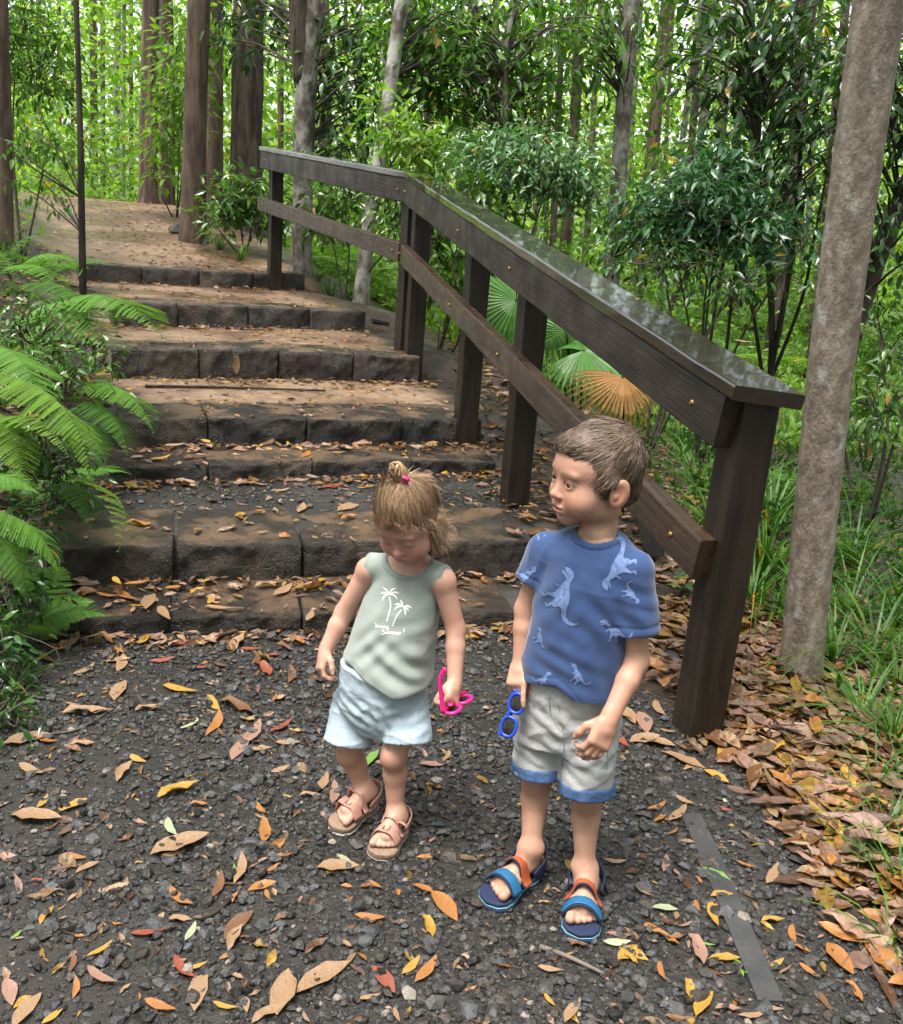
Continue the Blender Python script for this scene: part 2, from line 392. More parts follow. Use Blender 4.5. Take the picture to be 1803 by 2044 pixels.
# ------------------------------------------------------------------ stone steps
def stone_material(name, dark, mid, light):
    m = bpy.data.materials.new(name); m.use_nodes = True; t = m.node_tree; N = t.nodes; L = t.links; b = N['Principled BSDF']
    tc = N.new('ShaderNodeTexCoord'); ob = N.new('ShaderNodeObjectInfo')
    ad = N.new('ShaderNodeVectorMath'); L.new(tc.outputs['Object'], ad.inputs[0]); 
    n1 = N.new('ShaderNodeTexNoise'); n1.inputs['Scale'].default_value = 3.2; n1.inputs['Detail'].default_value = 8; n1.inputs['Roughness'].default_value = 0.7
    L.new(tc.outputs['Object'], n1.inputs['Vector'])
    r = N.new('ShaderNodeValToRGB'); e = r.color_ramp.elements
    e[0].position = 0.36; e[0].color = (*dark, 1); e[1].position = 0.72; e[1].color = (*light, 1); k = e.new(0.54); k.color = (*mid, 1)
    sh = N.new('ShaderNodeMath'); sh.operation = 'MULTIPLY_ADD'; sh.inputs[1].default_value = 0.12; L.new(ob.outputs['Random'], sh.inputs[0])
    sb = N.new('ShaderNodeMath'); sb.operation = 'SUBTRACT'; sb.inputs[1].default_value = 0.06
    L.new(n1.outputs['Fac'], sh.inputs[2]); L.new(sh.outputs[0], sb.inputs[0]); L.new(sb.outputs[0], r.inputs[0])
    # green algae specks and sand washed over the tread
    n2 = N.new('ShaderNodeTexNoise'); n2.inputs['Scale'].default_value = 6; n2.inputs['Detail'].default_value = 6; L.new(tc.outputs['Object'], n2.inputs['Vector'])
    ge = N.new('ShaderNodeNewGeometry'); sx = N.new('ShaderNodeSeparateXYZ'); L.new(ge.outputs['Normal'], sx.inputs[0])
    up = N.new('ShaderNodeMapRange'); up.inputs['From Min'].default_value = 0.75; up.inputs['From Max'].default_value = 0.98; L.new(sx.outputs['Z'], up.inputs['Value'])
    rs = N.new('ShaderNodeMapRange'); rs.inputs['From Min'].default_value = 0.46; rs.inputs['From Max'].default_value = 0.6; L.new(n2.outputs['Fac'], rs.inputs['Value'])
    mm = N.new('ShaderNodeMath'); mm.operation = 'MULTIPLY'; L.new(up.outputs[0], mm.inputs[0]); L.new(rs.outputs[0], mm.inputs[1])
    m2 = N.new('ShaderNodeMath'); m2.operation = 'MULTIPLY'; m2.inputs[1].default_value = 0.75; L.new(mm.outputs[0], m2.inputs[0])
    mx = N.new('ShaderNodeMix'); mx.data_type = 'RGBA'; L.new(m2.outputs[0], mx.inputs['Factor']); L.new(r.outputs[0], mx.inputs['A']); mx.inputs['B'].default_value = (0.145, 0.088, 0.048, 1)
    L.new(mx.outputs['Result'], b.inputs['Base Color'])
    rr = N.new('ShaderNodeMapRange'); rr.inputs['From Min'].default_value = 0.38; rr.inputs['From Max'].default_value = 0.62; rr.inputs['To Min'].default_value = 0.10; rr.inputs['To Max'].default_value = 0.42
    L.new(n2.outputs['Fac'], rr.inputs['Value']); L.new(rr.outputs[0], b.inputs['Roughness'])
    n3 = N.new('ShaderNodeTexNoise'); n3.inputs['Scale'].default_value = 15; n3.inputs['Detail'].default_value = 10; n3.inputs['Roughness'].default_value = 0.78; L.new(tc.outputs['Object'], n3.inputs['Vector'])
    bp = N.new('ShaderNodeBump'); bp.inputs['Strength'].default_value = 0.8; bp.inputs['Distance'].default_value = 0.024; L.new(n3.outputs['Fac'], bp.inputs['Height'])
    n4 = N.new('ShaderNodeTexNoise'); n4.inputs['Scale'].default_value = 120; n4.inputs['Detail'].default_value = 3; L.new(tc.outputs['Object'], n4.inputs['Vector'])
    b4 = N.new('ShaderNodeBump'); b4.inputs['Strength'].default_value = 0.7; b4.inputs['Distance'].default_value = 0.006; L.new(n4.outputs['Fac'], b4.inputs['Height']); L.new(bp.outputs[0], b4.inputs['Normal']); L.new(b4.outputs[0], b.inputs['Normal'])
    return m
M_STONE = stone_material('wet stone', (0.008, 0.0062, 0.0050), (0.030, 0.0220, 0.0155), (0.095, 0.066, 0.043))

def stone_block(name, c4, z0, z1, seed, parent, fine=False):
    """c4: plan corners front-left, front-right, back-right, back-left"""
    nu, nv, nw = (44, 22, 18) if fine else (26, 10, 10)
    V = []; idx = {}
    F = []
    def vert(a, b, c):
        k = (a, b, c)
        if k not in idx: idx[k] = len(V); V.append((a / nu, b / nv, c / nw))
        return idx[k]
    def face(fn, na, nb):
        for p in range(na):
            for q in range(nb):
                F.append([vert(*fn(p, q)), vert(*fn(p + 1, q)), vert(*fn(p + 1, q + 1)), vert(*fn(p, q + 1))])
    face(lambda p, q: (p, 0, q), nu, nw); face(lambda p, q: (nu - p, nv, q), nu, nw)
    face(lambda p, q: (0, nv - p, q), nv, nw); face(lambda p, q: (nu, p, q), nv, nw)
    face(lambda p, q: (p, q, nw), nu, nv)
    U = np.array(V, float)
    # crowd stations towards the edges so that arrises stay crisp
    S = 0.5 - 0.5 * np.cos(U * math.pi); S = 0.45 * S + 0.55 * U
    fl, fr, br, bl = [np.array(c) for c in c4]
    xy = (fl * (1 - S[:, :1]) + fr * S[:, :1]) * (1 - S[:, 1:2]) + (bl * (1 - S[:, :1]) + br * S[:, :1]) * S[:, 1:2]
    P = np.column_stack([xy, z0 + (z1 - z0) * S[:, 2]])
    ctr = P.mean(0); r = np.random.default_rng(seed)
    # round the arrises and roughen
    half = np.abs(S - 0.5) * 2
    L = np.array([np.linalg.norm(fr - fl), np.linalg.norm(bl - fl), z1 - z0]) / 2
    e = np.clip((half * L - (L - 0.014)) / 0.014, 0, 1)
    k = np.sort(e, axis=1); rnd = (k[:, 1] ** 2) * 0.005 + (k[:, 0] ** 2) * 0.004
    nd = (P - ctr) / (np.linalg.norm(P - ctr, axis=1)[:, None])
    P = P - nd * rnd[:, None]
    top = S[:, 2] > 0.97
    amp = np.where(S[:, 1] < 0.02, 0.017, 0.009)
    fdir = np.array([*(fl - bl) / np.linalg.norm(fl - bl), 0.0])
    P = P + fdir * (amp * vnoise(P, 11, seed, 4) * (1 - S[:, 1]))[:, None]
    P = P + fdir * (0.010 * vnoise(P * [1, 1, 0.1], 5, seed + 9, 2) * (S[:, 1] < 0.2))[:, None]
    P[:, 2] += 0.006 * vnoise(P, 9, seed + 3, 3) * (S[:, 2] > 0.5) + r.uniform(-0.005, 0.004) + (S[:, 0] - .5) * r.uniform(-0.012, 0.012)
    if fine:
        rough = vnoise(P, 26, seed + 20, 5); chip = np.clip(vnoise(P, 14, seed + 30, 3) - 0.25, 0, 1)
        P = P + fdir * (0.0055 * rough * (S[:, 1] < 0.3))[:, None]; P[:, 2] += 0.0035 * vnoise(P, 24, seed + 25, 5) * (S[:, 2] > 0.9)
        ed = (S[:, 1] < 0.10) & (S[:, 2] > 0.80); P[ed] -= (fdir * 0.016 * chip[ed][:, None]) ; P[ed, 2] -= 0.012 * chip[ed]
    o = link(name, np_mesh(name, P, [np.array(F)], True), M_STONE, parent)
    return o

step_words = ['low kerb-like bottom step of dark wet stone blocks above the gravel', 'tall second step of dark stone blocks behind the small girl',
              'low wet stone kerb step above the gravel landing', 'rough stone step whose blocks show wide cracked joints',
              'dark stone step with one dry leaf stuck upright on its face', 'straight stone step ending beside the double rail posts', 'topmost stone step below the sandy path']
for si, s in enumerate(STEPS):
    root = empty('stone_step', tuple(s['P'][:, :3].mean(0) - np.array([0, 0, s['z'] - s['base']])))
    tag(root, step_words[si], 'step', 'stone steps climbing to the sandy path')
    r = np.random.default_rng(40 + si)
    bpy.context.view_layer.update()
    for k in range(len(s['P']) - 1):
        a, b_ = s['P'][k][:2], s['P'][k + 1][:2]; d = (b_ - a) / np.linalg.norm(b_ - a)
        gm = 0.008 if si < 4 else 0.004; g0, g1 = r.uniform(0.001, gm), r.uniform(0.001, gm)
        f = r.uniform(-0.012, 0.012); dep = s['depth'] + r.uniform(-0.03, 0.03)
        fl, fr = a + d * g0 + s['n'] * f, b_ - d * g1 + s['n'] * (f + r.uniform(-.01, .01))
        bl, br = fl + s['n'] * dep + d * r.uniform(-.01, .01), fr + s['n'] * dep
        o = stone_block('stone_block', (fl, fr, br, bl), s['base'] - 0.12, s['z'] + r.uniform(0.004, 0.014), si * 10 + k, None, si < 5)
        o.parent = root; o.matrix_parent_inverse = root.matrix_world.inverted()

# ------------------------------------------------------------------ timber handrail
M_WOOD = mat('dark oiled timber', (0.0095, 0.0068, 0.0050), 0.42, 0.35, var=(0.028, 0.0190, 0.0128), var_scale=2.2, var_stretch=(1.2, 14, 14), bump=0.35, bump_scale=5, bump_stretch=(1.0, 40, 40), rough_var=0.14, rough_scale=7, grain=True)
M_WOODR = mat('wet reddish timber', (0.014, 0.0085, 0.0058), 0.28, 0.5, var=(0.054, 0.028, 0.014), var_scale=2.2, var_stretch=(1.2, 26, 26), bump=0.4, bump_scale=5, bump_stretch=(1, 40, 40), rough_var=0.14, rough_scale=9, grain=True)
M_CAP = mat('wet rail cap', (0.008, 0.0062, 0.0045), 0.12, 0.6, coat=0.9, var=(0.026, 0.017, 0.0095), var_scale=2.0, var_stretch=(1.0, 22, 22), bump=0.16, bump_scale=5, bump_stretch=(1, 30, 30), rough_var=0.13, rough_scale=14, coat_rough=0.05, grain=True)
M_BRASS = mat('dull brass bolt', (0.30, 0.19, 0.07), 0.5, 0.4, metallic=0.6, var=(0.16, 0.09, 0.04), var_scale=120)
def beam(a, b, side, up, w, h, bevel=0.006, cut_a=None, cut_b=None, chamfer_b=0.0):
    """bevelled box between a and b; side/up are unit vectors; returns V,F"""
    a, b, side, up = [np.asarray(q, float) for q in (a, b, side, up)]
    prof = []
    for sx, sy in ((-1, -1), (1, -1), (1, 1), (-1, 1)):
        for q in range(3):
            an = {(-1, -1): math.pi, (1, -1): 1.5 * math.pi, (1, 1): 0, (-1, 1): 0.5 * math.pi}[(sx, sy)] + q * math.pi / 4
            prof.append((sx * (w / 2 - bevel) + bevel * math.cos(an), sy * (h / 2 - bevel) + bevel * math.sin(an)))
    prof = np.array(prof); n = len(prof); L = np.linalg.norm(b - a)
    m = max(2, int(L / 0.12)); t = np.linspace(0, 1, m); dirv = (b - a) / L
    global GRAIN
    V = []; G = []; g0 = rng.uniform(0, 50)
    for k, u in enumerate(t):
        base = a + (b - a) * u
        off = np.zeros(n)
        if cut_a is not None and k == 0: off = prof[:, 0] * cut_a[0] + prof[:, 1] * cut_a[1]
        if cut_b is not None and k == m - 1: off = prof[:, 0] * cut_b[0] + prof[:, 1] * cut_b[1]
        pr = prof
        V.append(base + pr[:, :1] * side + pr[:, 1:] * up + off[:, None] * dirv); G.append(np.column_stack([np.full(n, g0 + u * L) + off, pr + g0]))
    V = np.concatenate(V); i = np.arange(m - 1)[:, None] * n; j = np.arange(n)[None]
    Q = np.stack([i + j, i + (j + 1) % n, i + n + (j + 1) % n, i + n + j], -1).reshape(-1, 4)
    c0, c1 = len(V), len(V) + 1
    V = np.vstack([V, V[:n].mean(0), V[(m - 1) * n:m * n].mean(0)]); k = np.arange(n); G = np.concatenate(G); GRAIN = np.vstack([G, G[:n].mean(0), G[-n:].mean(0)])
    T = np.concatenate([np.stack([np.full(n, c0), (k + 1) % n, k], -1), np.stack([np.full(n, c1), (m - 1) * n + k, (m - 1) * n + (k + 1) % n], -1)])
    V = V + 0.0022 * np.stack([vnoise(V, 8, q, 2) for q in (1, 2, 3)], -1)
    return V, [Q, T]

def rail_pt(px, py, Y): return at(px, py, Y)
rail = empty('timber_handrail', (0.81, 2.55, 0.0))
tag(rail, 'dark wet timber handrail with two rails bolted to square posts beside the steps', 'handrail')
bpy.context.view_layer.update()
RINV = rail.matrix_world.inverted()
def rpart(name, V, F, m, parent=None, smooth=False):
    o = link(name, np_mesh(name, V, F, smooth, None, GRAIN if len(GRAIN) == len(V) else None), m)
    o.parent = rail if parent is None else parent; o.matrix_parent_inverse = RINV
    return o
A4 = np.array([0.780, 2.56, 1.085]); A1 = np.array([-0.400, 6.54, 1.760])      # cap top centre line, near segment
A0 = np.array([-1.985, 9.42, 2.045]); A1b = A1.copy()
def seg_axes(a, b):
    d = (b - a) / np.linalg.norm(b - a); s = np.cross(d, [0, 0, 1.0]); s /= np.linalg.norm(s); u = np.cross(s, d)
    if s[0] < 0: s = -s
    return d, s, u
dN, sN, uN = seg_axes(A4, A1); dF, sF, uF = seg_axes(A1, A0)
miter = (sN + sF); miter /= np.linalg.norm(miter)
CAPW, CAPT = 0.175, 0.042; BW, BH = 0.055, 0.150; PW = 0.112
def shift(p, s=0.0, z=0.0, side=None): return p + (side * s) + np.array([0, 0, z])
def mit(d, s, sgn): # offset per unit of side so that the end lies in the bisector plane
    bis = (dN + dF); bis /= np.linalg.norm(bis); return (-(s @ bis) / (d @ bis), 0.0)
cb = mit(dN, sN, 1); ca = mit(dF, sF, 1)
nearEnd = A4 - dN * 0.10
# caps: near cap has its outer corner sawn off
V, F = beam(nearEnd + uN * -CAPT / 2, A1 + uN * -CAPT / 2, sN, uN, CAPW, CAPT, 0.007, cut_a=(-0.35, 0), cut_b=cb)
rpart('top_rail_cap', V, F, M_CAP)
V, F = beam(A1 + uF * -CAPT / 2, A0 + dF * 0.02 + uF * -CAPT / 2, sF, uF, CAPW, CAPT, 0.007, cut_a=ca)
rpart('top_rail_cap', V, F, M_CAP)
# side beams under the caps, on the path side of the posts
sb = -(PW / 2 + BW / 2) + 0.03
def side_beams(drop, wood, near0, far1, nm):
    a = shift(A4 + dN * near0, sb, 0, sN) - uN * drop; b = shift(A1, sb, 0, sN) - uN * drop
    V, F = beam(a, b, sN, uN, BW, BH if nm == 'top_rail' else 0.125, 0.006, cut_b=cb); 
    o1 = rpart(nm, V, F, wood)
    a2 = shift(A1, sb, 0, sF) - uF * drop; b2 = shift(A0 + dF * far1, sb, 0, sF) - uF * drop
    # start where the near beam ends
    V, F = beam(a2, b2, sF, uF, BW, BH if nm == 'top_rail' else 0.125, 0.006, cut_a=ca)
    o2 = rpart(nm, V, F, wood)
    return (a, b, o1), (a2, b2, o2)
T1, T2 = side_beams(CAPT + BH / 2 + 0.002, M_WOOD, -0.03, -0.01, 'top_rail')
L1, L2 = side_beams(0.515, M_WOODR, -0.085, 0.03, 'bottom_rail')
# posts
def post(c, top, zb, d, s, w=PW, bolts=True):
    V, F = beam((c[0], c[1], zb), (c[0], c[1], top), s * [1, 1, 0] / np.hypot(*s[:2]), np.array([*(d[:2] / np.hypot(*d[:2])), 0]), w, w, 0.005)
    return rpart('post', V, F, M_WOOD)
def online(Yv): t = (Yv - A4[1]) / (A1[1] - A4[1]); return A4 + (A1 - A4) * t
post_pts = []
for Yv, po in ((2.58, 0.028), (4.30, 0.028), (5.16, 0.030), (6.46, 0.032)):
    p = online(Yv) + sN * po; post(p, p[2] - CAPT - 0.001, gz(p[0], p[1]) - 0.35, dN, sN); post_pts.append((p, dN, sN, 0))
for f in (0.032, 0.955):
    p = A1 + (A0 - A1) * f + sF * 0.032; post(p, p[2] - CAPT - 0.001, gz(p[0], p[1]) - 0.35, dF, sF); post_pts.append((p, dF, sF, 1))
# bolts: domed heads on the path face of both rails
def dome(c, n, r=0.0095, h=0.006):
    n = n / np.linalg.norm(n); a = np.cross(n, [0, 0, 1.0]); a /= np.linalg.norm(a); b = np.cross(n, a)
    V = []; k = 10
    for q, (rr, hh) in enumerate(((1, 0), (0.92, 0.5), (0.6, 0.9), (0.0, 1.0))):
        for j in range(k if rr else 1):
            an = j * 2 * math.pi / k; V.append(c + (a * math.cos(an) + b * math.sin(an)) * r * rr + n * h * hh)
    Q = [(q * k + j, q * k + (j + 1) % k, (q + 1) * k + (j + 1) % k, (q + 1) * k + j) for q in range(2) for j in range(k)]
    T = [(2 * k + j, 2 * k + (j + 1) % k, 3 * k) for j in range(k)]
    return np.array(V), [np.array(Q), np.array(T)]
for p, d, s, sg in post_pts:
    for (a, b, o) in ((T1, L1) if sg == 0 else (T2, L2)):
        t = ((p - a) @ (b - a)) / ((b - a) @ (b - a)); t = min(max(t, 0.03), 0.985)
        q = a + (b - a) * t - s * (BW / 2 + 0.0015) + (b - a) / np.linalg.norm(b - a) * (0.03 if sg == 0 else 0)
        V, F = dome(q, -s)
        bo = link('bolt', np_mesh('bolt', V, F, True), M_BRASS); bo.parent = o; bo.matrix_parent_inverse = (o.matrix_parent_inverse).copy()
        bo.matrix_parent_inverse = (rail.matrix_world @ o.matrix_parent_inverse @ o.matrix_basis).inverted()
# ------------------------------------------------------------------ vegetation
M_LEAFD = mat('glossy forest leaf', rough=0.24, spec=0.6, col=True, translucent=0.30)
M_LEAFL = mat('thin bright leaf', rough=0.5, spec=0.35, col=True, translucent=0.55)
M_FERN = mat('fern green', rough=0.55, spec=0.3, col=True, translucent=0.42)
M_GRASS = mat('grass blade', rough=0.4, spec=0.4, col=True, translucent=0.35)
M_TWIG = mat('dark twig', (0.045, 0.035, 0.026), 0.8, 0.3, var=(0.09, 0.075, 0.06), var_scale=12)
def bark(name, a, b, sc=13, st=(1, 1, 0.18), bump=1.0, bs=26, bst=(1, 1, 0.14), rough=0.8, sharp=(0.40, 0.62)):
    return mat(name, a, rough, 0.25, var=b, var_scale=sc, var_stretch=st, bump=bump, bump_scale=bs, bump_stretch=bst, var_sharp=sharp)
BARK = {
    'brown': bark('brown bark', (0.055, 0.037, 0.027), (0.135, 0.095, 0.070)),
    'red': bark('reddish stringy bark', (0.065, 0.040, 0.030), (0.185, 0.13, 0.10), 13, (1, 1, .07)),
    'dark': bark('dark furrowed bark', (0.030, 0.022, 0.017), (0.10, 0.075, 0.058), 14, (1, 1, .2)),
    'grey': bark('grey lichened bark', (0.075, 0.062, 0.05), (0.27, 0.26, 0.23), 9, (1, 1, .6), .6, 25, (1, 1, .6), .85, (.42, .62)),
    'pale': bark('pale mottled bark', (0.10, 0.085, 0.07), (0.40, 0.39, 0.35), 7, (1, 1, .8), .5, 22, (1, 1, .8), .85, (.40, .60)),
    'black': bark('wet black bark', (0.016, 0.012, 0.010), (0.05, 0.04, 0.03)),
    'near': bark('tan bark with pale lichen spots', (0.150, 0.122, 0.095), (0.285, 0.240, 0.190), 26, (1, 1, .55), .55, 75, (1, 1, .6)),
}
def lichen(m):
    t = m.node_tree; N = t.nodes; L = t.links; b = N['Principled BSDF']; src = b.inputs['Base Color'].links[0].from_socket
    tc = N.new('ShaderNodeTexCoord'); mp = N.new('ShaderNodeMapping'); mp.inputs['Scale'].default_value = (1, 1, .7); L.new(tc.outputs['Object'], mp.inputs[0])
    n = N.new('ShaderNodeTexNoise'); n.inputs['Scale'].default_value = 20; n.inputs['Detail'].default_value = 5; L.new(mp.outputs[0], n.inputs['Vector'])
    r = N.new('ShaderNodeMapRange'); r.inputs['From Min'].default_value = 0.60; r.inputs['From Max'].default_value = 0.72; L.new(n.outputs['Fac'], r.inputs['Value'])
    x = N.new('ShaderNodeMix'); x.data_type = 'RGBA'; L.new(r.outputs[0], x.inputs['Factor']); L.new(src, x.inputs['A']); x.inputs['B'].default_value = (0.34, 0.34, 0.31, 1); L.new(x.outputs['Result'], b.inputs['Base Color'])
lichen(BARK['near'])

PAL = {
    'dark': [(0.016, 0.055, 0.010), (0.028, 0.085, 0.014), (0.045, 0.115, 0.018)],
    'blue': [(0.020, 0.075, 0.030), (0.035, 0.110, 0.040), (0.060, 0.150, 0.050)],
    'skylit': [(0.060, 0.150, 0.055), (0.095, 0.200, 0.080), (0.140, 0.250, 0.110)],  # blue-green leaves brightened, sky light on them put into the colour
    'mid': [(0.040, 0.110, 0.014), (0.060, 0.150, 0.020), (0.090, 0.190, 0.024)],
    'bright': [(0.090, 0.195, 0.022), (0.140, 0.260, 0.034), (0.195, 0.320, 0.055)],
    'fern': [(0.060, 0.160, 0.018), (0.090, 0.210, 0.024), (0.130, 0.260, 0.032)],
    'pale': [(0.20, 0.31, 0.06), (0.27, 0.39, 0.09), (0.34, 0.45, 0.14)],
}
def colors(pal, n, rg, spread=0.25, odd=0.012):
    p = np.array(PAL[pal]); c = p[rg.integers(0, len(p), n)] * rg.uniform(1 - spread, 1 + spread, (n, 1))
    y = rg.uniform(size=n) < odd; c[y] = np.array((0.30, 0.18, 0.02)) * rg.uniform(0.6, 1.2, (y.sum(), 1))
    return c
LEAF1 = leaf_template(1, 0.40, 0.35, 0.12); LEAFR = leaf_template(1, 0.62, 0.2, 0.05); LEAF2 = leaf_template(2, 0.36, 0.30, 0.22, 0.45)

def leaves_at(pts, ctr, L, pal, rg, tmpl=LEAF1, droop=0.7, spread=0.25):
    """leaf cloud: pts positions, ctr the twig each belongs to"""
    n = len(pts); out = pts - ctr; out = out / (np.linalg.norm(out, axis=1)[:, None] + 1e-9)
    fw = out + rg.normal(0, 0.5, (n, 3)) + np.array([0, 0, -droop]); up = np.array([0, 0, 1.0]) + rg.normal(0, 0.45, (n, 3))
    R = rot_from(fw, up); sc = L * rg.uniform(0.6, 1.2, n)
    return scatter(tmpl[0], tmpl[1], pts, R, sc[:, None], colors(pal, n, rg, spread))

def trunk_mesh(pts, rad, n, seed, ridge=0.06, stretch=0.12):
    V, F = tube(pts, rad, n); m = len(pts) * n
    c = np.repeat(np.asarray(pts), n, 0); q = V[:m] - c; r = np.linalg.norm(q, axis=1)
    w = vnoise(np.column_stack([q / (r[:, None] + 1e-9) * 2.2, c[:, 2] * stretch * 20]), 1.0, seed, 3) if False else vnoise(np.column_stack([(q / (r[:, None] + 1e-9))[:, 0] * 2.5, (q / (r[:, None] + 1e-9))[:, 1] * 2.5, c[:, 2] * stretch * 8]), 1.6, seed, 3)
    V[:m] = c + q * (1 + ridge * w)[:, None]
    return V, F

def radius_px(P, wpx): return wpx * 0.5 * ((np.asarray(P) - CAMP) @ _F) / FPX

def tree(name, label, cat, path, Y, wpx, bk, group=None, vols=(), pal='dark', leafL=0.11, ntw=0, per=14, seed=0, sides=12, over=1.5, ridge=0.05, mat_leaf=None, tmpl=LEAF2, spreadr=0.16, ground=True, limb_r=0.012, crown=None):
    """path: photo pixels from base to top at distance Y (or a list of Y)"""
    rg = np.random.default_rng(1000 + seed)
    Ys = Y if isinstance(Y, (list, tuple)) else [Y] * len(path)
    P = [at(x, y, yy) for (x, y), yy in zip(path, Ys)]; R = [radius_px(p, w) for p, w in zip(P, wpx if len(wpx) == len(path) else np.linspace(wpx[0], wpx[-1], len(path)))]
    if ground:
        g = gz(P[0][0], P[0][1]); d = unit(P[0] - P[1]) if len(P) > 1 else np.array([0, 0, -1.0]); d = unit(d * [.3, .3, 1])
        k = max(0.0, P[0][2] - g) + 0.25; P = [P[0] + d * k] + P; R = [R[0] * 1.22] + R
    if over:
        d = unit(P[-1] - P[-2]); P = P + [P[-1] + d * over]; R = R + [R[-1] * 0.85]
    base = P[1] if ground else P[0]
    L = sum(np.linalg.norm(np.array(P[i + 1]) - P[i]) for i in range(len(P) - 1))
    n = int(np.clip(L / 0.20, 6, 60)); Pa = np.array(P); cl = np.concatenate([[0], np.cumsum(np.linalg.norm(np.diff(Pa, axis=0), axis=1))]); tt_ = np.linspace(0, cl[-1], n)
    pts = np.stack([np.interp(tt_, cl, Pa[:, q]) for q in range(3)], -1); rad = np.interp(tt_, cl, R)
    for _ in range(2): pts[1:-1] = 0.25 * pts[:-2] + 0.5 * pts[1:-1] + 0.25 * pts[2:]
    if ground: rad[:2] *= 1.12
    root = empty(name, tuple(base if not ground else (base[0], base[1], gz(base[0], base[1])))); tag(root, label, cat, group); bpy.context.view_layer.update(); W = root.matrix_world.inverted()
    V, F = trunk_mesh(pts, rad, sides, seed, ridge)
    t = link('trunk', np_mesh('trunk', V, F, True), BARK[bk], root); t.matrix_parent_inverse = W
    if vols:
        mb = MB(); lb = MB()
        tot = sum(v[3] * v[4] * v[5] for v in vols)
        for (px, py, Yv, rx, ry, rz) in vols:
            c = at(px, py, Yv); k = max(4, int(ntw * rx * ry * rz / tot))
            u = rg.normal(size=(k, 3)); u /= np.linalg.norm(u, axis=1)[:, None]; u *= rg.uniform(0.25, 1.0, (k, 1)) ** 0.5
            tip = c + u * np.array([rx, ry, rz]) * 1.25
            for q in tip:
                j = np.argmin(np.linalg.norm(pts - (q - [0, 0, 0.35]), axis=1)); s0 = pts[j]; dl = np.linalg.norm(q - s0)
                if dl > 3.5: s0 = q + unit(c - q + 1e-6) * min(0.6, rx) + [0, 0, -0.1]; dl = np.linalg.norm(q - s0)
                mid = (s0 + q) / 2 + np.array([0, 0, 0.10 * dl]) + rg.normal(0, 0.06 * dl, 3)
                bp = spline([s0, mid, q], 6); Vt, Ft = tube(bp, np.linspace(limb_r, 0.0025, 6), 4, False); mb.add(Vt, Ft)
                m = per; tt = rg.uniform(0.45, 1.0, m) ** 0.7; ii = (tt * 5).astype(int); pp = bp[ii] + rg.normal(0, spreadr, (m, 3)) * [1, 1, 0.7]
                Vl, Fl, Cl = leaves_at(pp, bp[ii], leafL, pal, rg, tmpl); lb.add(Vl, Fl, Cl)
        o = mb.build('limbs', M_TWIG, root, True); o.matrix_parent_inverse = W; o['kind'] = 'stuff'
        o = lb.build('crown', mat_leaf or M_LEAFD, root); o.matrix_parent_inverse = W; o['kind'] = 'stuff'
    if crown is not None:
        o = link('crown', crown, None, root); o.matrix_parent_inverse = W; o.location = tuple(P[-1] + np.array([0, 0, 1.5])); o.rotation_euler = (0, 0, rg.uniform(0, 6.28)); o['kind'] = 'stuff'
    return root

# high crowns above the frame share one mesh
def high_crown(seed, rx=2.2, rz=1.5, n=1500, L=0.22):
    rg = np.random.default_rng(seed); k = 90; u = rg.normal(size=(k, 3)); u /= np.linalg.norm(u, axis=1)[:, None]; u *= rg.uniform(0.3, 1, (k, 1)) ** .5; c = u * [rx, rx, rz]
    i = rg.integers(0, k, n); p = c[i] + rg.normal(0, 0.28, (n, 3)); V, F, C = leaves_at(p, c[i], L, 'mid', rg); mb = MB(); mb.add(V, F, C)
    for q in c[::3]:
        Vt, Ft = tube(spline([(0, 0, -rz * 1.4), q * .5 + [0, 0, -.4], q], 5), np.linspace(0.05, 0.01, 5), 4, False); mb.add(Vt, Ft, (0.06, 0.05, 0.03))
    me = mb.mesh('crown'); me.materials.append(M_LEAFL); return me
HC = [high_crown(1), high_crown(2)]

G_NEAR, G_FAR = 'forest trees beyond the path', 'slim far trunks in the bright wood'
# nearest tree, right of the handrail
tree('tree', 'smooth tan trunk with pale lichen spots standing just outside the handrail end', 'tree', [(1594, 1392), (1612, 1200), (1634, 960), (1660, 720), (1690, 480), (1722, 240), (1756, 0)], [3.05, 3.04, 3.03, 3.02, 3.0, 2.98, 2.96], [84, 82, 84, 88, 92, 97, 102], 'near', seed=1, sides=40, over=5.0, ridge=0.022, crown=HC[0])
# left edge trunk and the thin black sapling
tree('tree', 'rough grey-brown trunk rising behind the fern bank', 'tree', [(8, 470), (6, 250), (0, 0)], 7.6, [36, 34, 30], 'brown', seed=2, sides=18, over=4)
tree('sapling', 'thin black sapling stem rising from the ferns beside the top step', 'sapling', [(166, 590), (163, 420), (161, 250), (156, 120), (152, 0)], 6.3, [15, 14, 12, 11, 11], 'black', seed=3, sides=9, over=1.0, ridge=0.10,
     vols=[(70, 270, 6.2, 0.26, 0.25, 0.06), (60, 350, 6.2, 0.2, 0.2, 0.05)], ntw=10, per=14, leafL=0.075, pal='mid', limb_r=0.007, spreadr=0.09, mat_leaf=M_LEAFL)
tree('tree', 'smooth reddish brown trunk standing at the edge of the sandy path', 'tree', [(386, 478), (388, 300), (393, 120), (398, 0)], 10.8, [52, 46, 45, 44], 'brown', G_NEAR, seed=4, sides=20, over=5, ridge=0.03, crown=HC[1])
tree('tree', 'stringy barked trunk at the crest of the path, the thicker of two', 'tree', [(296, 395), (298, 200), (301, 0)], 15.0, [40, 36, 34], 'red', G_NEAR, seed=5, sides=18, over=6, ridge=0.09, crown=HC[0])
tree('tree', 'stringy barked trunk at the crest of the path, the slimmer of two', 'tree', [(334, 392), (334, 200), (331, 0)], 15.6, [31, 29, 27], 'red', G_NEAR, seed=6, sides=16, over=6, ridge=0.09)
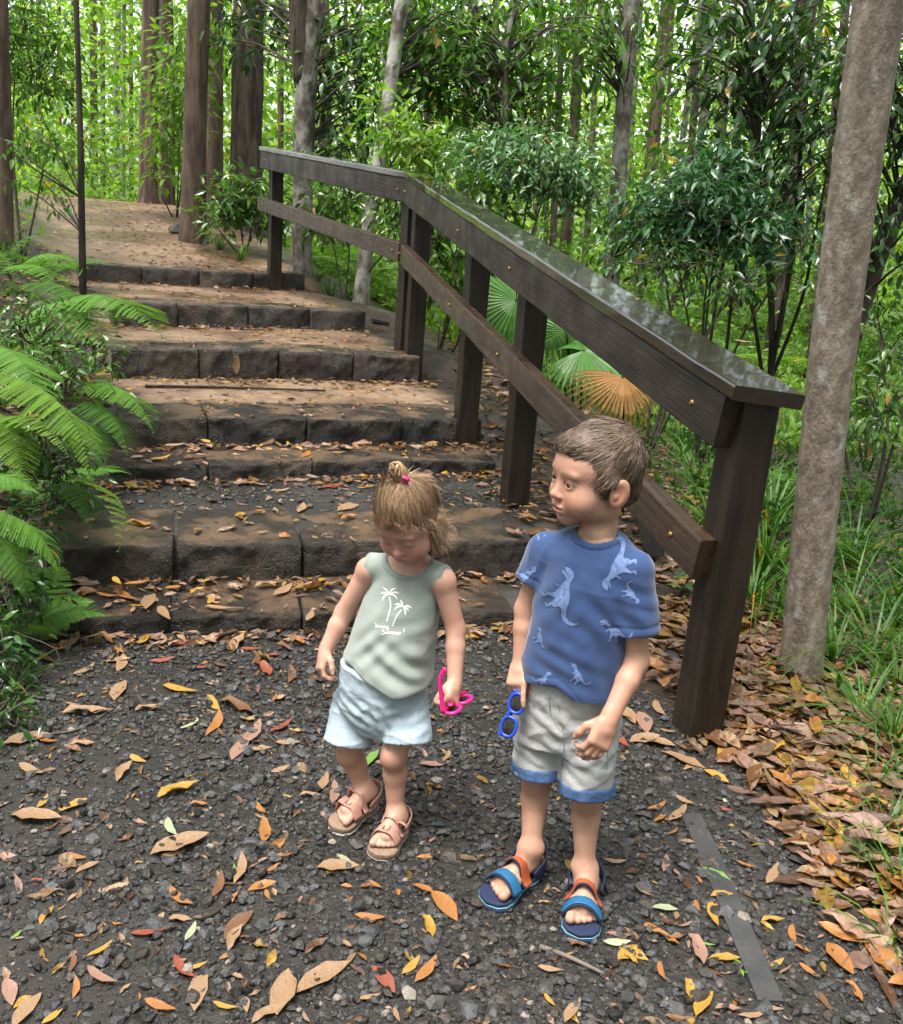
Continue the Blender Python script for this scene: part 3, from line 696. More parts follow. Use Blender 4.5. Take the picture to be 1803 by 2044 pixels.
tree('tree', 'grey-brown trunk half hidden behind the reddish trunk', 'tree', [(428, 420), (429, 200), (430, 0)], 13.6, [34, 33, 33], 'brown', G_NEAR, seed=7, sides=16, over=6, ridge=0.08, crown=HC[1])
tree('tree', 'broad dark furrowed trunk rising out of shrubs behind the far rail end', 'tree', [(491, 440), (493, 220), (497, 0)], 12.6, [66, 62, 60], 'dark', G_NEAR, seed=8, sides=22, over=6, ridge=0.09, crown=HC[0])
E1 = tree('tree', 'flaky dark and pale trunk forking near the rail end', 'tree', [(602, 525), (606, 330), (610, 160), (628, 0)], 9.8, [42, 40, 44, 34], 'grey', G_NEAR, seed=9, sides=18, over=3, ridge=0.07, pal='dark', leafL=0.13,
     vols=[(735, 130, 10.2, 0.42, 0.5, 0.5), (550, 30, 10.6, 0.25, 0.4, 0.25), (700, 270, 10.2, 0.32, 0.4, 0.2), (455, 80, 11.2, 0.25, 0.4, 0.4)], ntw=80, per=14)
P_ = [at(609, 170, 9.8), at(598, 80, 9.78), at(594, 0, 9.75), at(590, -120, 9.7)]
V, F = trunk_mesh(spline(P_, 12), np.linspace(0.10, 0.075, 12), 14, 77, 0.07); o = link('limb', np_mesh('limb', V, F, True), BARK['dark'], E1); o.matrix_parent_inverse = E1.matrix_world.inverted()
tree('tree', 'slender pale mottled trunk leaning behind the far rails', 'tree', [(722, 572), (738, 440), (762, 300), (782, 150), (803, 0)], 8.8, [30, 29, 28, 28, 28], 'pale', G_NEAR, seed=10, sides=16, over=2, ridge=0.03,
     vols=[(890, 140, 9.6, 0.42, 0.5, 0.42), (830, 40, 9.8, 0.35, 0.4, 0.25), (860, 270, 9.2, 0.25, 0.4, 0.2)], ntw=66, per=14, leafL=0.14, pal='mid', mat_leaf=M_LEAFL)
tree('tree', 'thin grey stem with a kink behind the pale glossy shrub', 'tree', [(1008, 420), (1014, 270), (1004, 160), (1020, 60), (1024, 0)], 9.0, [14, 14, 14, 14, 13], 'grey', G_NEAR, seed=11, sides=10, over=1.5,
     vols=[(1010, 90, 9.2, 0.7, 0.6, 0.45), (930, 230, 9.6, 0.45, 0.5, 0.3), (1110, 120, 9.4, 0.55, 0.5, 0.5)], ntw=84, per=14, leafL=0.12, pal='mid', mat_leaf=M_LEAFL)
tree('tree', 'thin straight grey stem beside the kinked one', 'tree', [(976, 430), (984, 240), (992, 60), (990, 0)], 9.4, [13, 13, 12, 12], 'grey', G_NEAR, seed=12, sides=10, over=1.5,
     vols=[(900, 60, 9.6, 0.5, 0.6, 0.35), (1060, 200, 9.2, 0.45, 0.5, 0.3)], ntw=55, per=14, leafL=0.12, pal='mid')
tree('tree', 'straight lichen-mottled grey trunk behind the middle of the rail', 'tree', [(1222, 545), (1232, 400), (1244, 220), (1262, 0)], 9.4, [34, 33, 32, 33], 'grey', G_NEAR, seed=13, sides=16, over=3, ridge=0.03,
     vols=[(1180, 60, 9.4, 0.4, 0.5, 0.4), (1235, 440, 9.0, 0.3, 0.4, 0.25)], ntw=55, per=14, leafL=0.11, pal='mid')
tree('tree', 'dark slanting trunk with pale streaks beyond the tan trunk', 'tree', [(1690, 720), (1722, 600), (1762, 480), (1830, 330), (1900, 180)], 6.6, [34, 36, 38, 38, 36], 'dark', G_NEAR, seed=14, sides=14, over=2,
     vols=[(1770, 240, 6.0, 0.28, 0.4, 0.5), (1785, 470, 6.2, 0.2, 0.3, 0.3), (1760, 60, 6.2, 0.35, 0.4, 0.3)], ntw=70, per=15, leafL=0.10, pal='dark')
# multi-stemmed dark tree on the right
ms = tree('tree', 'thin dark multi-stemmed tree with drooping glossy leaves beyond the rail cap', 'tree', [(1545, 700), (1536, 520), (1512, 330), (1508, 150), (1500, 0)], 6.9, [13, 12, 11, 10, 9], 'black', G_NEAR, seed=15, sides=8, over=1,
     vols=[(1560, 160, 6.8, 0.55, 0.5, 0.5), (1450, 60, 7.0, 0.5, 0.5, 0.35), (1640, 60, 6.9, 0.35, 0.4, 0.3), (1620, 280, 6.7, 0.3, 0.3, 0.35), (1560, 360, 6.7, 0.35, 0.3, 0.2)], ntw=120, per=12, leafL=0.11, pal='dark')
for sx, (pp, w) in enumerate((([(1545, 700), (1580, 520), (1598, 300), (1580, 100), (1600, -40)], 12), ([(1540, 690), (1490, 560), (1440, 480), (1380, 440)], 8), ([(1548, 690), (1600, 600), (1625, 480), (1650, 350)], 8), ([(1425, 640), (1440, 540), (1470, 450), (1478, 300)], 7), ([(1460, 650), (1465, 560), (1475, 500)], 7))):
    Pq = [at(x, y, 6.9 + 0.05 * sx) for x, y in pp]; Pq[0] = Pq[0] - [0, 0, 0.3]; V, F = tube(spline(Pq, 16), np.linspace(radius_px(Pq[0], w), radius_px(Pq[-1], w * .6), 16), 7)
    o = link('stem', np_mesh('stem', V, F, True), BARK['black'], ms); o.matrix_parent_inverse = ms.matrix_world.inverted()

def shrub(name, label, base, Yb, vols, pal, leafL, ntw, per, seed, group=None, leafm=None, tmpl=LEAF2, spreadr=0.09, stems=4, cat='shrub', stem_r=0.012):
    b = at(base[0], base[1], Yb); b[2] = gz(b[0], b[1])
    rg = np.random.default_rng(2000 + seed); root = empty(name, tuple(b)); tag(root, label, cat, group); bpy.context.view_layer.update(); W = root.matrix_world.inverted()
    mb = MB(); lb = MB(); tot = sum(v[3] * v[4] * v[5] for v in vols); hubs = []
    for (px, py, Yv, rx, ry, rz) in vols:
        c = at(px, py, Yv); hubs.append(c)
        for q in range(max(1, stems // len(vols))):
            e = c + rg.normal(0, 0.3, 3) * [rx, ry, rz]; mid = (b + e) / 2 + rg.normal(0, 0.07, 3); Vt, Ft = tube(spline([b - [0, 0, .1], mid, e], 9), np.linspace(stem_r, stem_r * .4, 9), 6); mb.add(Vt, Ft)
        k = max(5, int(ntw * rx * ry * rz / tot)); u = rg.normal(size=(k, 3)); u /= np.linalg.norm(u, axis=1)[:, None]; u *= rg.uniform(0.2, 1.0, (k, 1)) ** 0.45
        for q in c + u * np.array([rx, ry, rz]) * 1.25:
            s0 = c + (q - c) * 0.25 + [0, 0, -0.25 * rz]; bp = spline([s0, (s0 + q) / 2 + rg.normal(0, .03, 3) + [0, 0, .04], q], 5); Vt, Ft = tube(bp, np.linspace(0.005, 0.0018, 5), 4, False); mb.add(Vt, Ft)
            ii = (rg.uniform(0.4, 1, per) * 4).astype(int); pp = bp[ii] + rg.normal(0, spreadr, (per, 3)) * [1, 1, .6]; lb.add(*leaves_at(pp, bp[ii], leafL, pal, rg, tmpl, 0.35))
    o = mb.build('stems', M_TWIG, root, True); o.matrix_parent_inverse = W; o['kind'] = 'stuff'
    o = lb.build('foliage', leafm or M_LEAFD, root); o.matrix_parent_inverse = W; o['kind'] = 'stuff'
    return root
G_SH = 'shrubs of the understorey'
shrub('shrub', 'glossy shrub coloured pale as if sky-lit, spreading above the middle of the rail', (1060, 520), 7.6, [(1060, 330, 7.5, 0.50, 0.45, 0.26), (960, 310, 7.6, 0.28, 0.3, 0.22), (1150, 380, 7.4, 0.30, 0.3, 0.16)], 'skylit', 0.075, 150, 20, 1, G_SH)
shrub('shrub', 'dark glossy shrub between the mottled grey trunk and the tan trunk', (1440, 650), 6.3, [(1420, 420, 6.2, 0.45, 0.4, 0.27), (1310, 440, 6.4, 0.30, 0.3, 0.25), (1540, 470, 6.1, 0.28, 0.3, 0.18), (1450, 330, 6.5, 0.28, 0.3, 0.2)], 'blue', 0.085, 150, 18, 2, G_SH)
shrub('shrub', 'loose dark shrub hanging low behind the near rail', (1330, 620), 6.0, [(1330, 520, 5.9, 0.32, 0.3, 0.10), (1480, 560, 5.8, 0.3, 0.3, 0.08)], 'dark', 0.08, 32, 12, 3, G_SH)
shrub('shrub', 'tall light green shrub between the two stringy trunks and the reddish trunk', (352, 420), 12.5, [(350, 180, 12.3, 0.35, 0.4, 0.6), (330, 300, 12.2, 0.3, 0.3, 0.4), (400, 60, 12.4, 0.35, 0.4, 0.4)], 'bright', 0.15, 70, 14, 4, G_SH, M_LEAFL, spreadr=0.14)
shrub('shrub', 'low mid-green shrub at the foot of the broad dark trunk', (490, 480), 10.6, [(490, 390, 10.5, 0.40, 0.4, 0.30), (440, 440, 10.4, 0.25, 0.3, 0.2), (545, 420, 10.5, 0.22, 0.3, 0.3)], 'mid', 0.12, 75, 14, 5, G_SH)
shrub('shrub', 'dark broad-leaved shrub behind the double posts', (880, 620), 7.3, [(870, 470, 7.2, 0.30, 0.35, 0.32), (940, 420, 7.3, 0.28, 0.3, 0.25), (900, 570, 7.0, 0.25, 0.25, 0.16)], 'mid', 0.12, 70, 13, 6, G_SH, tmpl=LEAF2)
shrub('shrub', 'leafy shrub behind the far rails beside the pale leaning trunk', (690, 520), 9.0, [(690, 380, 9.0, 0.30, 0.35, 0.22), (800, 430, 8.6, 0.25, 0.3, 0.3), (650, 440, 9.3, 0.28, 0.3, 0.2)], 'mid', 0.11, 60, 13, 7, G_SH)
shrub('shrub', 'bright green shrub above the pale leaning trunk', (850, 430), 8.6, [(850, 290, 8.2, 0.30, 0.3, 0.25), (790, 260, 8.3, 0.18, 0.25, 0.2)], 'bright', 0.11, 40, 13, 8, G_SH, M_LEAFL)
shrub('shrub', 'shaded green shrub on the slope beyond the tan trunk', (1760, 930), 4.9, [(1765, 800, 4.8, 0.16, 0.25, 0.18), (1770, 690, 5.2, 0.2, 0.25, 0.12), (1700, 860, 5.2, 0.18, 0.2, 0.12)], 'mid', 0.075, 55, 14, 9, G_SH)
shrub('shrub', 'yellow-green bush below the slanting dark trunk', (1770, 760), 8.0, [(1770, 620, 8.0, 0.4, 0.4, 0.25), (1730, 720, 7.6, 0.3, 0.3, 0.15)], 'bright', 0.10, 55, 14, 10, G_SH, M_LEAFL)
shrub('shrub', 'leafy bush against the rough grey-brown trunk', (40, 420), 8.4, [(70, 120, 8.6, 0.45, 0.4, 0.5), (60, 290, 8.2, 0.35, 0.3, 0.15), (30, 40, 8.6, 0.4, 0.4, 0.3)], 'mid', 0.085, 95, 14, 11, G_SH, M_LEAFL)
shrub('shrub', 'dark ground-hugging shrub among the drooping ferns', (90, 800), 4.2, [(110, 760, 4.1, 0.22, 0.2, 0.14), (60, 660, 4.4, 0.2, 0.2, 0.15), (190, 730, 4.4, 0.12, 0.2, 0.10)], 'mid', 0.055, 60, 12, 12, G_SH, spreadr=0.06, stem_r=0.004)

shrub('shrub', 'dark leafy creeper at the gravel edge below the light green fern', (-20, 1330), 2.5, [(8, 1190, 2.75, 0.10, 0.15, 0.10), (-10, 1310, 2.5, 0.08, 0.12, 0.10), (-5, 1420, 2.3, 0.06, 0.10, 0.07)], 'dark', 0.045, 60, 12, 13, G_SH, spreadr=0.045, stem_r=0.003)
shrub('shrub', 'dark tangled undergrowth between the bank ferns', (40, 930), 3.3, [(70, 930, 3.3, 0.14, 0.2, 0.10), (30, 1060, 3.0, 0.12, 0.15, 0.10), (120, 1000, 3.4, 0.10, 0.15, 0.06)], 'dark', 0.05, 60, 12, 14, G_SH, spreadr=0.05, stem_r=0.003)
# ---- far wood: trunks one by one, leaves as one mass
k = 0
for pp, Yv, w, bk in [([(188, 380), (186, 0)], 27, 15, 'red'), ([(206, 385), (205, 120)], 29, 10, 'red'), ([(82, 350), (78, 60)], 26, 11, 'brown'), ([(232, 300), (236, 40)], 38, 13, 'grey'), ([(262, 330), (262, 0)], 33, 8, 'brown'), ([(120, 360), (118, 0)], 40, 8, 'red'),
                      ([(652, 410), (646, 0)], 19, 26, 'red'), ([(720, 360), (716, 0)], 24, 14, 'red'), ([(1298, 350), (1312, 200), (1332, 0)], 23, 27, 'red'), ([(1352, 360), (1378, 160), (1400, 0)], 21, 12, 'grey'), ([(1396, 330), (1408, 200), (1425, 0)], 26, 19, 'grey'), ([(1436, 330), (1466, 0)], 28, 16, 'brown'),
                      ([(1498, 420), (1526, 120), (1540, 0)], 24, 10, 'red'), ([(1576, 420), (1588, 240), (1606, 0)], 15, 21, 'dark'), ([(1128, 500), (1136, 400), (1150, 200)], 16, 24, 'brown'), ([(1104, 490), (1108, 380), (1120, 100)], 15, 14, 'dark'), ([(1560, 570), (1576, 440), (1590, 300)], 14, 26, 'dark'),
                      ([(1640, 520), (1660, 300), (1690, 0)], 18, 18, 'red'), ([(1470, 560), (1490, 420), (1510, 250)], 17, 15, 'brown'), ([(930, 250), (940, 80), (944, 0)], 17, 22, 'red'), ([(1176, 420), (1186, 200), (1200, 0)], 27, 12, 'red'), ([(860, 330), (852, 150), (850, 0)], 13, 18, 'dark'), ([(1070, 420), (1076, 200), (1080, 0)], 30, 12, 'brown'), ([(560, 350), (562, 0)], 22, 12, 'brown'), ([(1700, 560), (1730, 300), (1770, 0)], 20, 14, 'brown'), ([(1250, 420), (1262, 250), (1280, 0)], 34, 12, 'grey'), ([(1325, 380), (1345, 0)], 30, 8, 'red'), ([(1370, 420), (1392, 150), (1410, 0)], 19, 15, 'dark'), ([(1420, 400), (1448, 0)], 34, 9, 'grey'), ([(1455, 420), (1480, 150), (1500, 0)], 20, 12, 'red'), ([(1530, 380), (1560, 0)], 30, 9, 'brown'), ([(1616, 420), (1640, 0)], 26, 11, 'grey'), ([(1140, 330), (1150, 0)], 34, 9, 'red'), ([(1040, 300), (1046, 0)], 36, 8, 'red'), ([(690, 330), (690, 0)], 30, 9, 'brown'), ([(145, 370), (145, 0)], 34, 7, 'brown'), ([(48, 370), (44, 0)], 30, 9, 'red'), ([(245, 380), (248, 0)], 24, 9, 'grey'), ([(1090, 470), (1094, 300), (1102, 0)], 22, 9, 'dark'), ([(1655, 470), (1680, 200), (1710, 0)], 13, 12, 'dark')]:
    k += 1
    word = {'red': 'reddish', 'brown': 'brown', 'grey': 'greyish', 'dark': 'dark'}[bk]; side = 'in the bright clearing beyond the path crest' if pp[0][0] < 300 else ('behind the far rails' if pp[0][0] < 1000 else 'in the wood beyond the handrail')
    tree('tree', f'{"slim" if w < 16 else "stout"} {word} trunk far off {side}', 'tree', pp, Yv, [w * 1.05, w * 0.9], bk, G_FAR + f', {word} ' + side, seed=100 + k, sides=10, over=7, ridge=0.05, crown=HC[k % 2])

def far_wood():
    rg = np.random.default_rng(77); mb = MB()
    # leaf clouds: clusters at many heights, closed below and broken above
    def cloud(n_cl, per, Y0, Y1, zlo, zhi, L, pal, sp, xr=(-0.62, 0.66), top_gap=0.0):
        Yc = rg.uniform(Y0, Y1, n_cl); X_ = rg.uniform(*xr, n_cl) * Yc; Z_ = zlo + (zhi - zlo) * rg.uniform(0, 1, n_cl) ** 1.15
        c = np.stack([X_, Yc, Z_], -1); keep = vnoise(c * [1, 1, 1.3], 0.33, 5, 2) > (-0.35 + top_gap * np.clip((Z_ / Yc - 0.12) / 0.15, 0, 1))
        c = c[keep]; i = np.repeat(np.arange(len(c)), per); p = c[i] + rg.normal(0, sp, (len(i), 3)) * [1, 1, 0.6]
        mb.add(*leaves_at(p, c[i], L * 0.85, pal, rg, LEAFR, 0.12, 0.35))
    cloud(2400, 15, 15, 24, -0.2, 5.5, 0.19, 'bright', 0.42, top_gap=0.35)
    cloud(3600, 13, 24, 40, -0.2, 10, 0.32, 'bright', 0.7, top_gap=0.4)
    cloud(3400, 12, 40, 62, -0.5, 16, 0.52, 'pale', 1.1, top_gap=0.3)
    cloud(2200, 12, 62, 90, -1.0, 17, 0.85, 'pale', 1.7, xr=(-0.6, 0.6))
    cloud(420, 14, 12, 20, -0.3, 1.0, 0.16, 'bright', 0.30)
    cloud(900, 14, 13, 24, 0.0, 6.5, 0.17, 'mid', 0.45, xr=(-0.14, 0.62), top_gap=0.3)
    cloud(500, 12, 17, 34, 0.8, 9.0, 0.24, 'pale', 0.5, xr=(-0.56, -0.18), top_gap=0.4)
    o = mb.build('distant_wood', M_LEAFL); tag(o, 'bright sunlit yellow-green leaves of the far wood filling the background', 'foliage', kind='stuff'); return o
far_wood()

# ---- ferns
def frond_mesh(seed, np_=26, pal='bright', fine=True):
    rg = np.random.default_rng(seed); V = []; F = []; C = []
    L = 1.0; arch = lambda t: np.array([0, t * (1 - 0.12 * t), 0.20 * math.sin(t * 2.0) - 0.34 * t * t])
    base = np.array(PAL[pal][1]); n0 = 0
    mb = MB(); t = np.linspace(0, 1, 20); Vt, Ft = tube([arch(x) for x in t], np.linspace(0.006, 0.0015, 20), 4, False); mb.add(Vt, Ft, base * 0.7)
    for k in range(np_):
        tt = 0.14 + 0.86 * (k / (np_ - 1)) ** 0.92; p = arch(tt); w = 0.30 * (math.sin(math.pi * min(1, (tt - 0.02)) ** 0.62) ** 0.9) * (1 - 0.05 * rg.uniform()) + 0.006
        for sx in (-1, 1):
            d = np.array([sx * 1.0, 0.38 + 0.25 * tt, -0.22 + rg.normal(0, .06)]); d /= np.linalg.norm(d); up = np.array([0, 0.1, 1.0]); s_ = np.cross(d, up); s_ /= np.linalg.norm(s_)
            m = 12 if fine else 4; pin = []
            tv = []; tf = []
            col = base * rg.uniform(0.75, 1.25)
            for q in range(m):
                u0, u1 = q / m, (q + 0.82) / m; wd = (0.0088 if fine else 0.018) * (1 - 0.7 * (q / m)) * min(1, w / 0.12) + 0.003
                a = p + d * w * u0 + np.array([0, 0, -0.12 * w * u0 * u0]); b = p + d * w * u1 + np.array([0, 0, -0.12 * w * u1 * u1])
                tip = b + d * w * 0.06
                for ss in (-1, 1):
                    n_ = len(tv); tv += [a, b, tip + s_ * ss * wd, a + d * w * 0.03 + s_ * ss * wd * 0.8]; tf.append((n_, n_ + 1, n_ + 2, n_ + 3) if ss > 0 else (n_ + 3, n_ + 2, n_ + 1, n_))
            mb.add(np.array(tv), [np.array(tf)], col)
    me = mb.mesh('frond'); me.materials.append(M_FERN); return me
FROND = [frond_mesh(1, 38, 'fern'), frond_mesh(2, 36, 'mid'), frond_mesh(3, 36, 'bright')]
FROND_S = [frond_mesh(4, 16, 'bright', False), frond_mesh(5, 16, 'mid', False)]

def put_frond(root, W, a, b, me, twist=0.0, wide=1.0):
    """frond from a to its tip b"""
    a, b = np.asarray(a, float), np.asarray(b, float); d = b - a; L = np.linalg.norm(d) / 0.90; d = d / np.linalg.norm(d)
    up = np.array([0, 0, 1.0]); s_ = np.cross(d, up); s_ /= np.linalg.norm(s_) + 1e-9; u = np.cross(s_, d)
    ang = math.radians(9); d2 = d * math.cos(ang) + u * math.sin(ang); u2 = np.cross(s_, d2)
    c, s = math.cos(twist), math.sin(twist); s3 = s_ * c + u2 * s; u3 = -s_ * s + u2 * c
    o = link('frond', me, None, root)
    o.matrix_world = Matrix(((s3[0] * L * wide, d2[0] * L, u3[0] * L, a[0]), (s3[1] * L * wide, d2[1] * L, u3[1] * L, a[1]), (s3[2] * L * wide, d2[2] * L, u3[2] * L, a[2]), (0, 0, 0, 1)))
    return o
def fern(label, fr, group=None):
    b = np.array(fr[0][0]); root = empty('fern', (float(b[0]), float(b[1]), gz(b[0], b[1]))); tag(root, label, 'fern', group); bpy.context.view_layer.update()
    for (a, t, me, tw) in fr: put_frond(root, None, a, t, me, tw)
    return root
A = lambda x, y, Y: at(x, y, Y)
G_FE = 'ferns along the path'
fern('bright fern with one broad frond reaching over the steps', [(A(70, 640, 4.9), A(335, 668, 4.5), FROND[0], 0.1), (A(60, 630, 4.9), A(215, 700, 4.4), FROND[0], -0.2), (A(60, 620, 4.95), A(190, 600, 5.0), FROND[1], 0.2)], G_FE)
fern('yellow-green fern drooping beside the middle steps', [(A(-40, 740, 3.3), A(200, 950, 3.1), FROND[2], 0.35), (A(-60, 800, 3.2), A(60, 965, 3.0), FROND[2], 0.2), (A(-30, 850, 3.2), A(150, 905, 3.0), FROND[2], 0.3), (A(-20, 690, 3.6), A(90, 830, 3.3), FROND[0], 0.1)], G_FE)
fern('light green fern beside the two bottom steps', [(A(-70, 1010, 2.75), A(132, 1148, 2.7), FROND[0], 0.3), (A(-60, 960, 2.9), A(80, 985, 2.9), FROND[0], -0.1), (A(-50, 1050, 2.7), A(60, 1190, 2.6), FROND[1], 0.2)], G_FE)
fern('small dark fern beside the rough stone step', [(A(150, 770, 4.2), A(316, 858, 4.0), FROND[0], 0.25), (A(150, 800, 4.1), A(265, 905, 3.9), FROND[1], 0.3), (A(140, 830, 4.0), A(210, 925, 3.8), FROND[1], 0.2), (A(160, 770, 4.2), A(230, 770, 4.2), FROND[1], 0)], G_FE)
fern('low fern trailing one thin frond across the second step', [(A(150, 965, 3.3), A(278, 1108, 2.95), FROND_S[0], 0.9), (A(120, 960, 3.3), A(190, 1050, 3.1), FROND[1], 0.4)], G_FE)
fern('soft fern patch below the rough grey-brown trunk', [(A(30, 540, 5.6), A(150, 520, 5.6), FROND[0], 0), (A(20, 540, 5.6), A(130, 590, 5.3), FROND[0], 0.2), (A(10, 520, 5.8), A(95, 470, 5.9), FROND[1], 0), (A(40, 560, 5.5), A(-30, 500, 5.6), FROND[1], 0), (A(50, 570, 5.4), A(175, 640, 5.1), FROND[1], 0.2)], G_FE)
rf = np.random.default_rng(21)
def fern_clump(x, y, R, n, label, group, mes, hgt=0.5):
    z = gz(x, y); b = np.array([x, y, z]); fr = []
    for q in range(n):
        a = q / n * 6.283 + rf.uniform(-.3, .3); l = R * rf.uniform(0.75, 1.15); fr.append((b + [0, 0, 0.02], b + np.array([math.cos(a) * l, math.sin(a) * l, l * hgt * rf.uniform(0.5, 1.1)]), mes[rf.integers(len(mes))], rf.uniform(-.2, .2)))
    return fern(label, fr, group)
for (px, py, R, n, lab) in [(90, 1010, 0.34, 7, 'fern tuft rooted in the leaf-strewn bank beside the gravel landing'), (40, 1290, 0.3, 7, 'shaded fern tuft at the edge of the gravel'), (20, 740, 0.42, 8, 'full green fern on the bank above the drooping fronds'), (95, 560, 0.4, 8, 'fern crowding the bank beside the top step')]:
    q = hit(px, py); fern_clump(q[0], q[1], R, n, lab, G_FE, [FROND[0], FROND[1]])
for (px, py, R, n, lab) in [(1570, 890, 0.38, 8, 'feathery fern between the near post and the tan trunk'), (1545, 1010, 0.36, 7, 'lower feathery fern tucked behind the near post'), (1740, 1020, 0.3, 7, 'pale fern on the slope beyond the tan trunk')]:
    q = hit(px, py); fern_clump(q[0], q[1], R, n, lab, 'ferns below the handrail', [FROND[1], FROND[0]])
for q in range(40):     # fern bed in the wood beyond the rail
    px = rf.uniform(1180, 1800); py = rf.uniform(585, 760) if px > 1300 else rf.uniform(560, 640)
    p = hit(px, py); p[1] = min(p[1], 22); p[0] = at(px, py, p[1])[0]
    fern_clump(p[0], p[1], rf.uniform(0.5, 0.9), 8, 'yellow-green fern in the fern bed beyond the handrail', 'ferns of the fern bed beyond the handrail', FROND_S)
for q in range(9):
    px = rf.uniform(620, 800); py = rf.uniform(430, 480); p = at(px, py, rf.uniform(10, 13)); fern_clump(p[0], p[1], rf.uniform(0.5, 0.8), 8, 'bright fern in the green gap behind the far rails', 'ferns seen through the far rails', FROND_S)

# ---- fan palms
def fan_mesh(n=34, sweep=300, pleat=0.10, cup=0.25, split=0.35, dead=False, seed=0):
    rg = np.random.default_rng(seed); mb = MB()
    for k in range(n):
        a = math.radians(-sweep / 2 + sweep * k / (n - 1)); l = rg.uniform(0.88, 1.0) * (0.75 + 0.25 * math.cos(a * 0.5)); w = math.radians(sweep / (n - 1)) * 0.52
        pts = []
        for u in (0.03, 0.35, 0.65, 0.88, 1.0):
            hw = w * u * l if u <= split + .3 else w * (split + .3) * l * (1 - u) / (0.7 - split) * 1.1
            bend = (-cup * u * u - (0.5 * max(0, u - .5) ** 2 * (2.0 if dead else 0.8))) * l
            d = np.array([math.sin(a), math.cos(a), 0]); s_ = np.array([math.cos(a), -math.sin(a), 0]); c = d * l * u + [0, 0, bend]
            if dead: c = c + s_ * rg.normal(0, 0.012) * u
            pts += [c - s_ * hw - [0, 0, 0.0], c + np.array([0, 0, -pleat * hw * 4]), c + s_ * hw]
        F = [(3 * q + j, 3 * q + j + 1, 3 * q + j + 4, 3 * q + j + 3) for q in range(4) for j in (0, 1)]
        mb.add(np.array(pts), [np.array(F)], (np.array((0.42, 0.22, 0.085)) if dead else np.array((0.075, 0.19, 0.035))) * rg.uniform(0.8, 1.2))
    me = mb.mesh('fan_leaf'); return me
M_DEADF = mat('dry palm leaf', rough=0.6, spec=0.3, col=True, translucent=0.2)
FAN = fan_mesh(seed=1); FAN.materials.append(M_GRASS); FAND = fan_mesh(24, 190, 0.14, 0.45, 0.2, True, 2); FAND.materials.append(M_DEADF)
def fan_leaf(root, c, tip, nrm, R, me, base):
    f = unit(np.asarray(tip) - c); n = unit(np.asarray(nrm, float)); s_ = unit(np.cross(f, n)); n = np.cross(s_, f)
    o = link('fan_leaf', me, None, root); o.matrix_world = Matrix(((s_[0] * R, f[0] * R, n[0] * R, c[0]), (s_[1] * R, f[1] * R, n[1] * R, c[1]), (s_[2] * R, f[2] * R, n[2] * R, c[2]), (0, 0, 0, 1)))
    V, F = tube(spline([base, (np.asarray(base) + c) / 2 + [0, 0, .05], c], 8), 0.006, 6); s = link('leaf_stalk', np_mesh('leaf_stalk', V, F, True), M_GRASS if me is FAN else M_DEADF); s.parent = root; s.matrix_parent_inverse = root.matrix_world.inverted()
def fan_palm(label, base, leaves):
    b = np.asarray(base, float); b[2] = gz(b[0], b[1]); root = empty('fan_palm', tuple(b)); tag(root, label, 'palm'); bpy.context.view_layer.update()
    for c, tip, n, R, me in leaves: fan_leaf(root, np.asarray(c), tip, n, R, me, b)
fan_palm('green fan palm with a round pleated leaf seen between two posts', A(1035, 720, 5.9), [(A(1030, 600, 5.7), A(1000, 660, 5.6), (0.1, -1, 0.35), 0.30, FAN), (A(985, 640, 6.0), A(960, 690, 5.9), (0, -1, .5), 0.24, FAN)])
fan_palm('bright fan palm with a flat spreading leaf below the near rail', A(1170, 760, 5.2), [(A(1165, 700, 5.0), A(1265, 700, 4.9), (0.1, -0.6, 1), 0.31, FAN), (A(1130, 660, 5.2), A(1160, 620, 5.2), (0.2, -0.8, .6), 0.26, FAN), (A(1100, 640, 5.4), A(1080, 680, 5.3), (-.3, -0.8, .6), 0.28, FAN)])
fan_palm('dead brown fan palm leaf drooping behind the boy\'s head', A(1260, 900, 4.3), [(A(1243, 752, 4.2), A(1225, 850, 4.05), (0.05, -1, 0.25), 0.27, FAND)])

# ---- strap-leaved tussocks and grass
def tussock_mesh(seed, n=46, L=0.55, w=0.010, pal='mid', arch=1.0):
    rg = np.random.default_rng(seed); mb = MB()
    for k in range(n):
        a = rg.uniform(0, 6.283); l = L * rg.uniform(0.55, 1.1); ti = rg.uniform(0.15, 0.9); d = np.array([math.cos(a), math.sin(a), 0]); s_ = np.array([-d[1], d[0], 0]); pts = []
        for u in (0, 0.25, 0.5, 0.75, 0.9, 1.0):
            c = d * (0.03 * rg.uniform() + l * (ti * u + 0.35 * arch * u * u)) + np.array([0, 0, l * (u * (1 - 0.25 * ti) - 0.55 * arch * u * u * (0.5 + ti))]); hw = w * (1 - u ** 2.2) * 0.5 + 0.0006
            pts += [c - s_ * hw, c + s_ * hw]
        F = [(2 * q, 2 * q + 1, 2 * q + 3, 2 * q + 2) for q in range(5)]; mb.add(np.array(pts), [np.array(F)], colors(pal, 1, rg, .3, 0.03)[0])
    me = mb.mesh('tussock'); me.materials.append(M_GRASS); return me
TUS = [tussock_mesh(1), tussock_mesh(2, 50, 0.62, 0.011, 'mid'), tussock_mesh(3, 40, 0.5, 0.010, 'mid')]; TUSS = [tussock_mesh(4, 24, 0.20, 0.005, 'mid', 0.7), tussock_mesh(5, 30, 0.30, 0.005, 'mid', 0.8)]
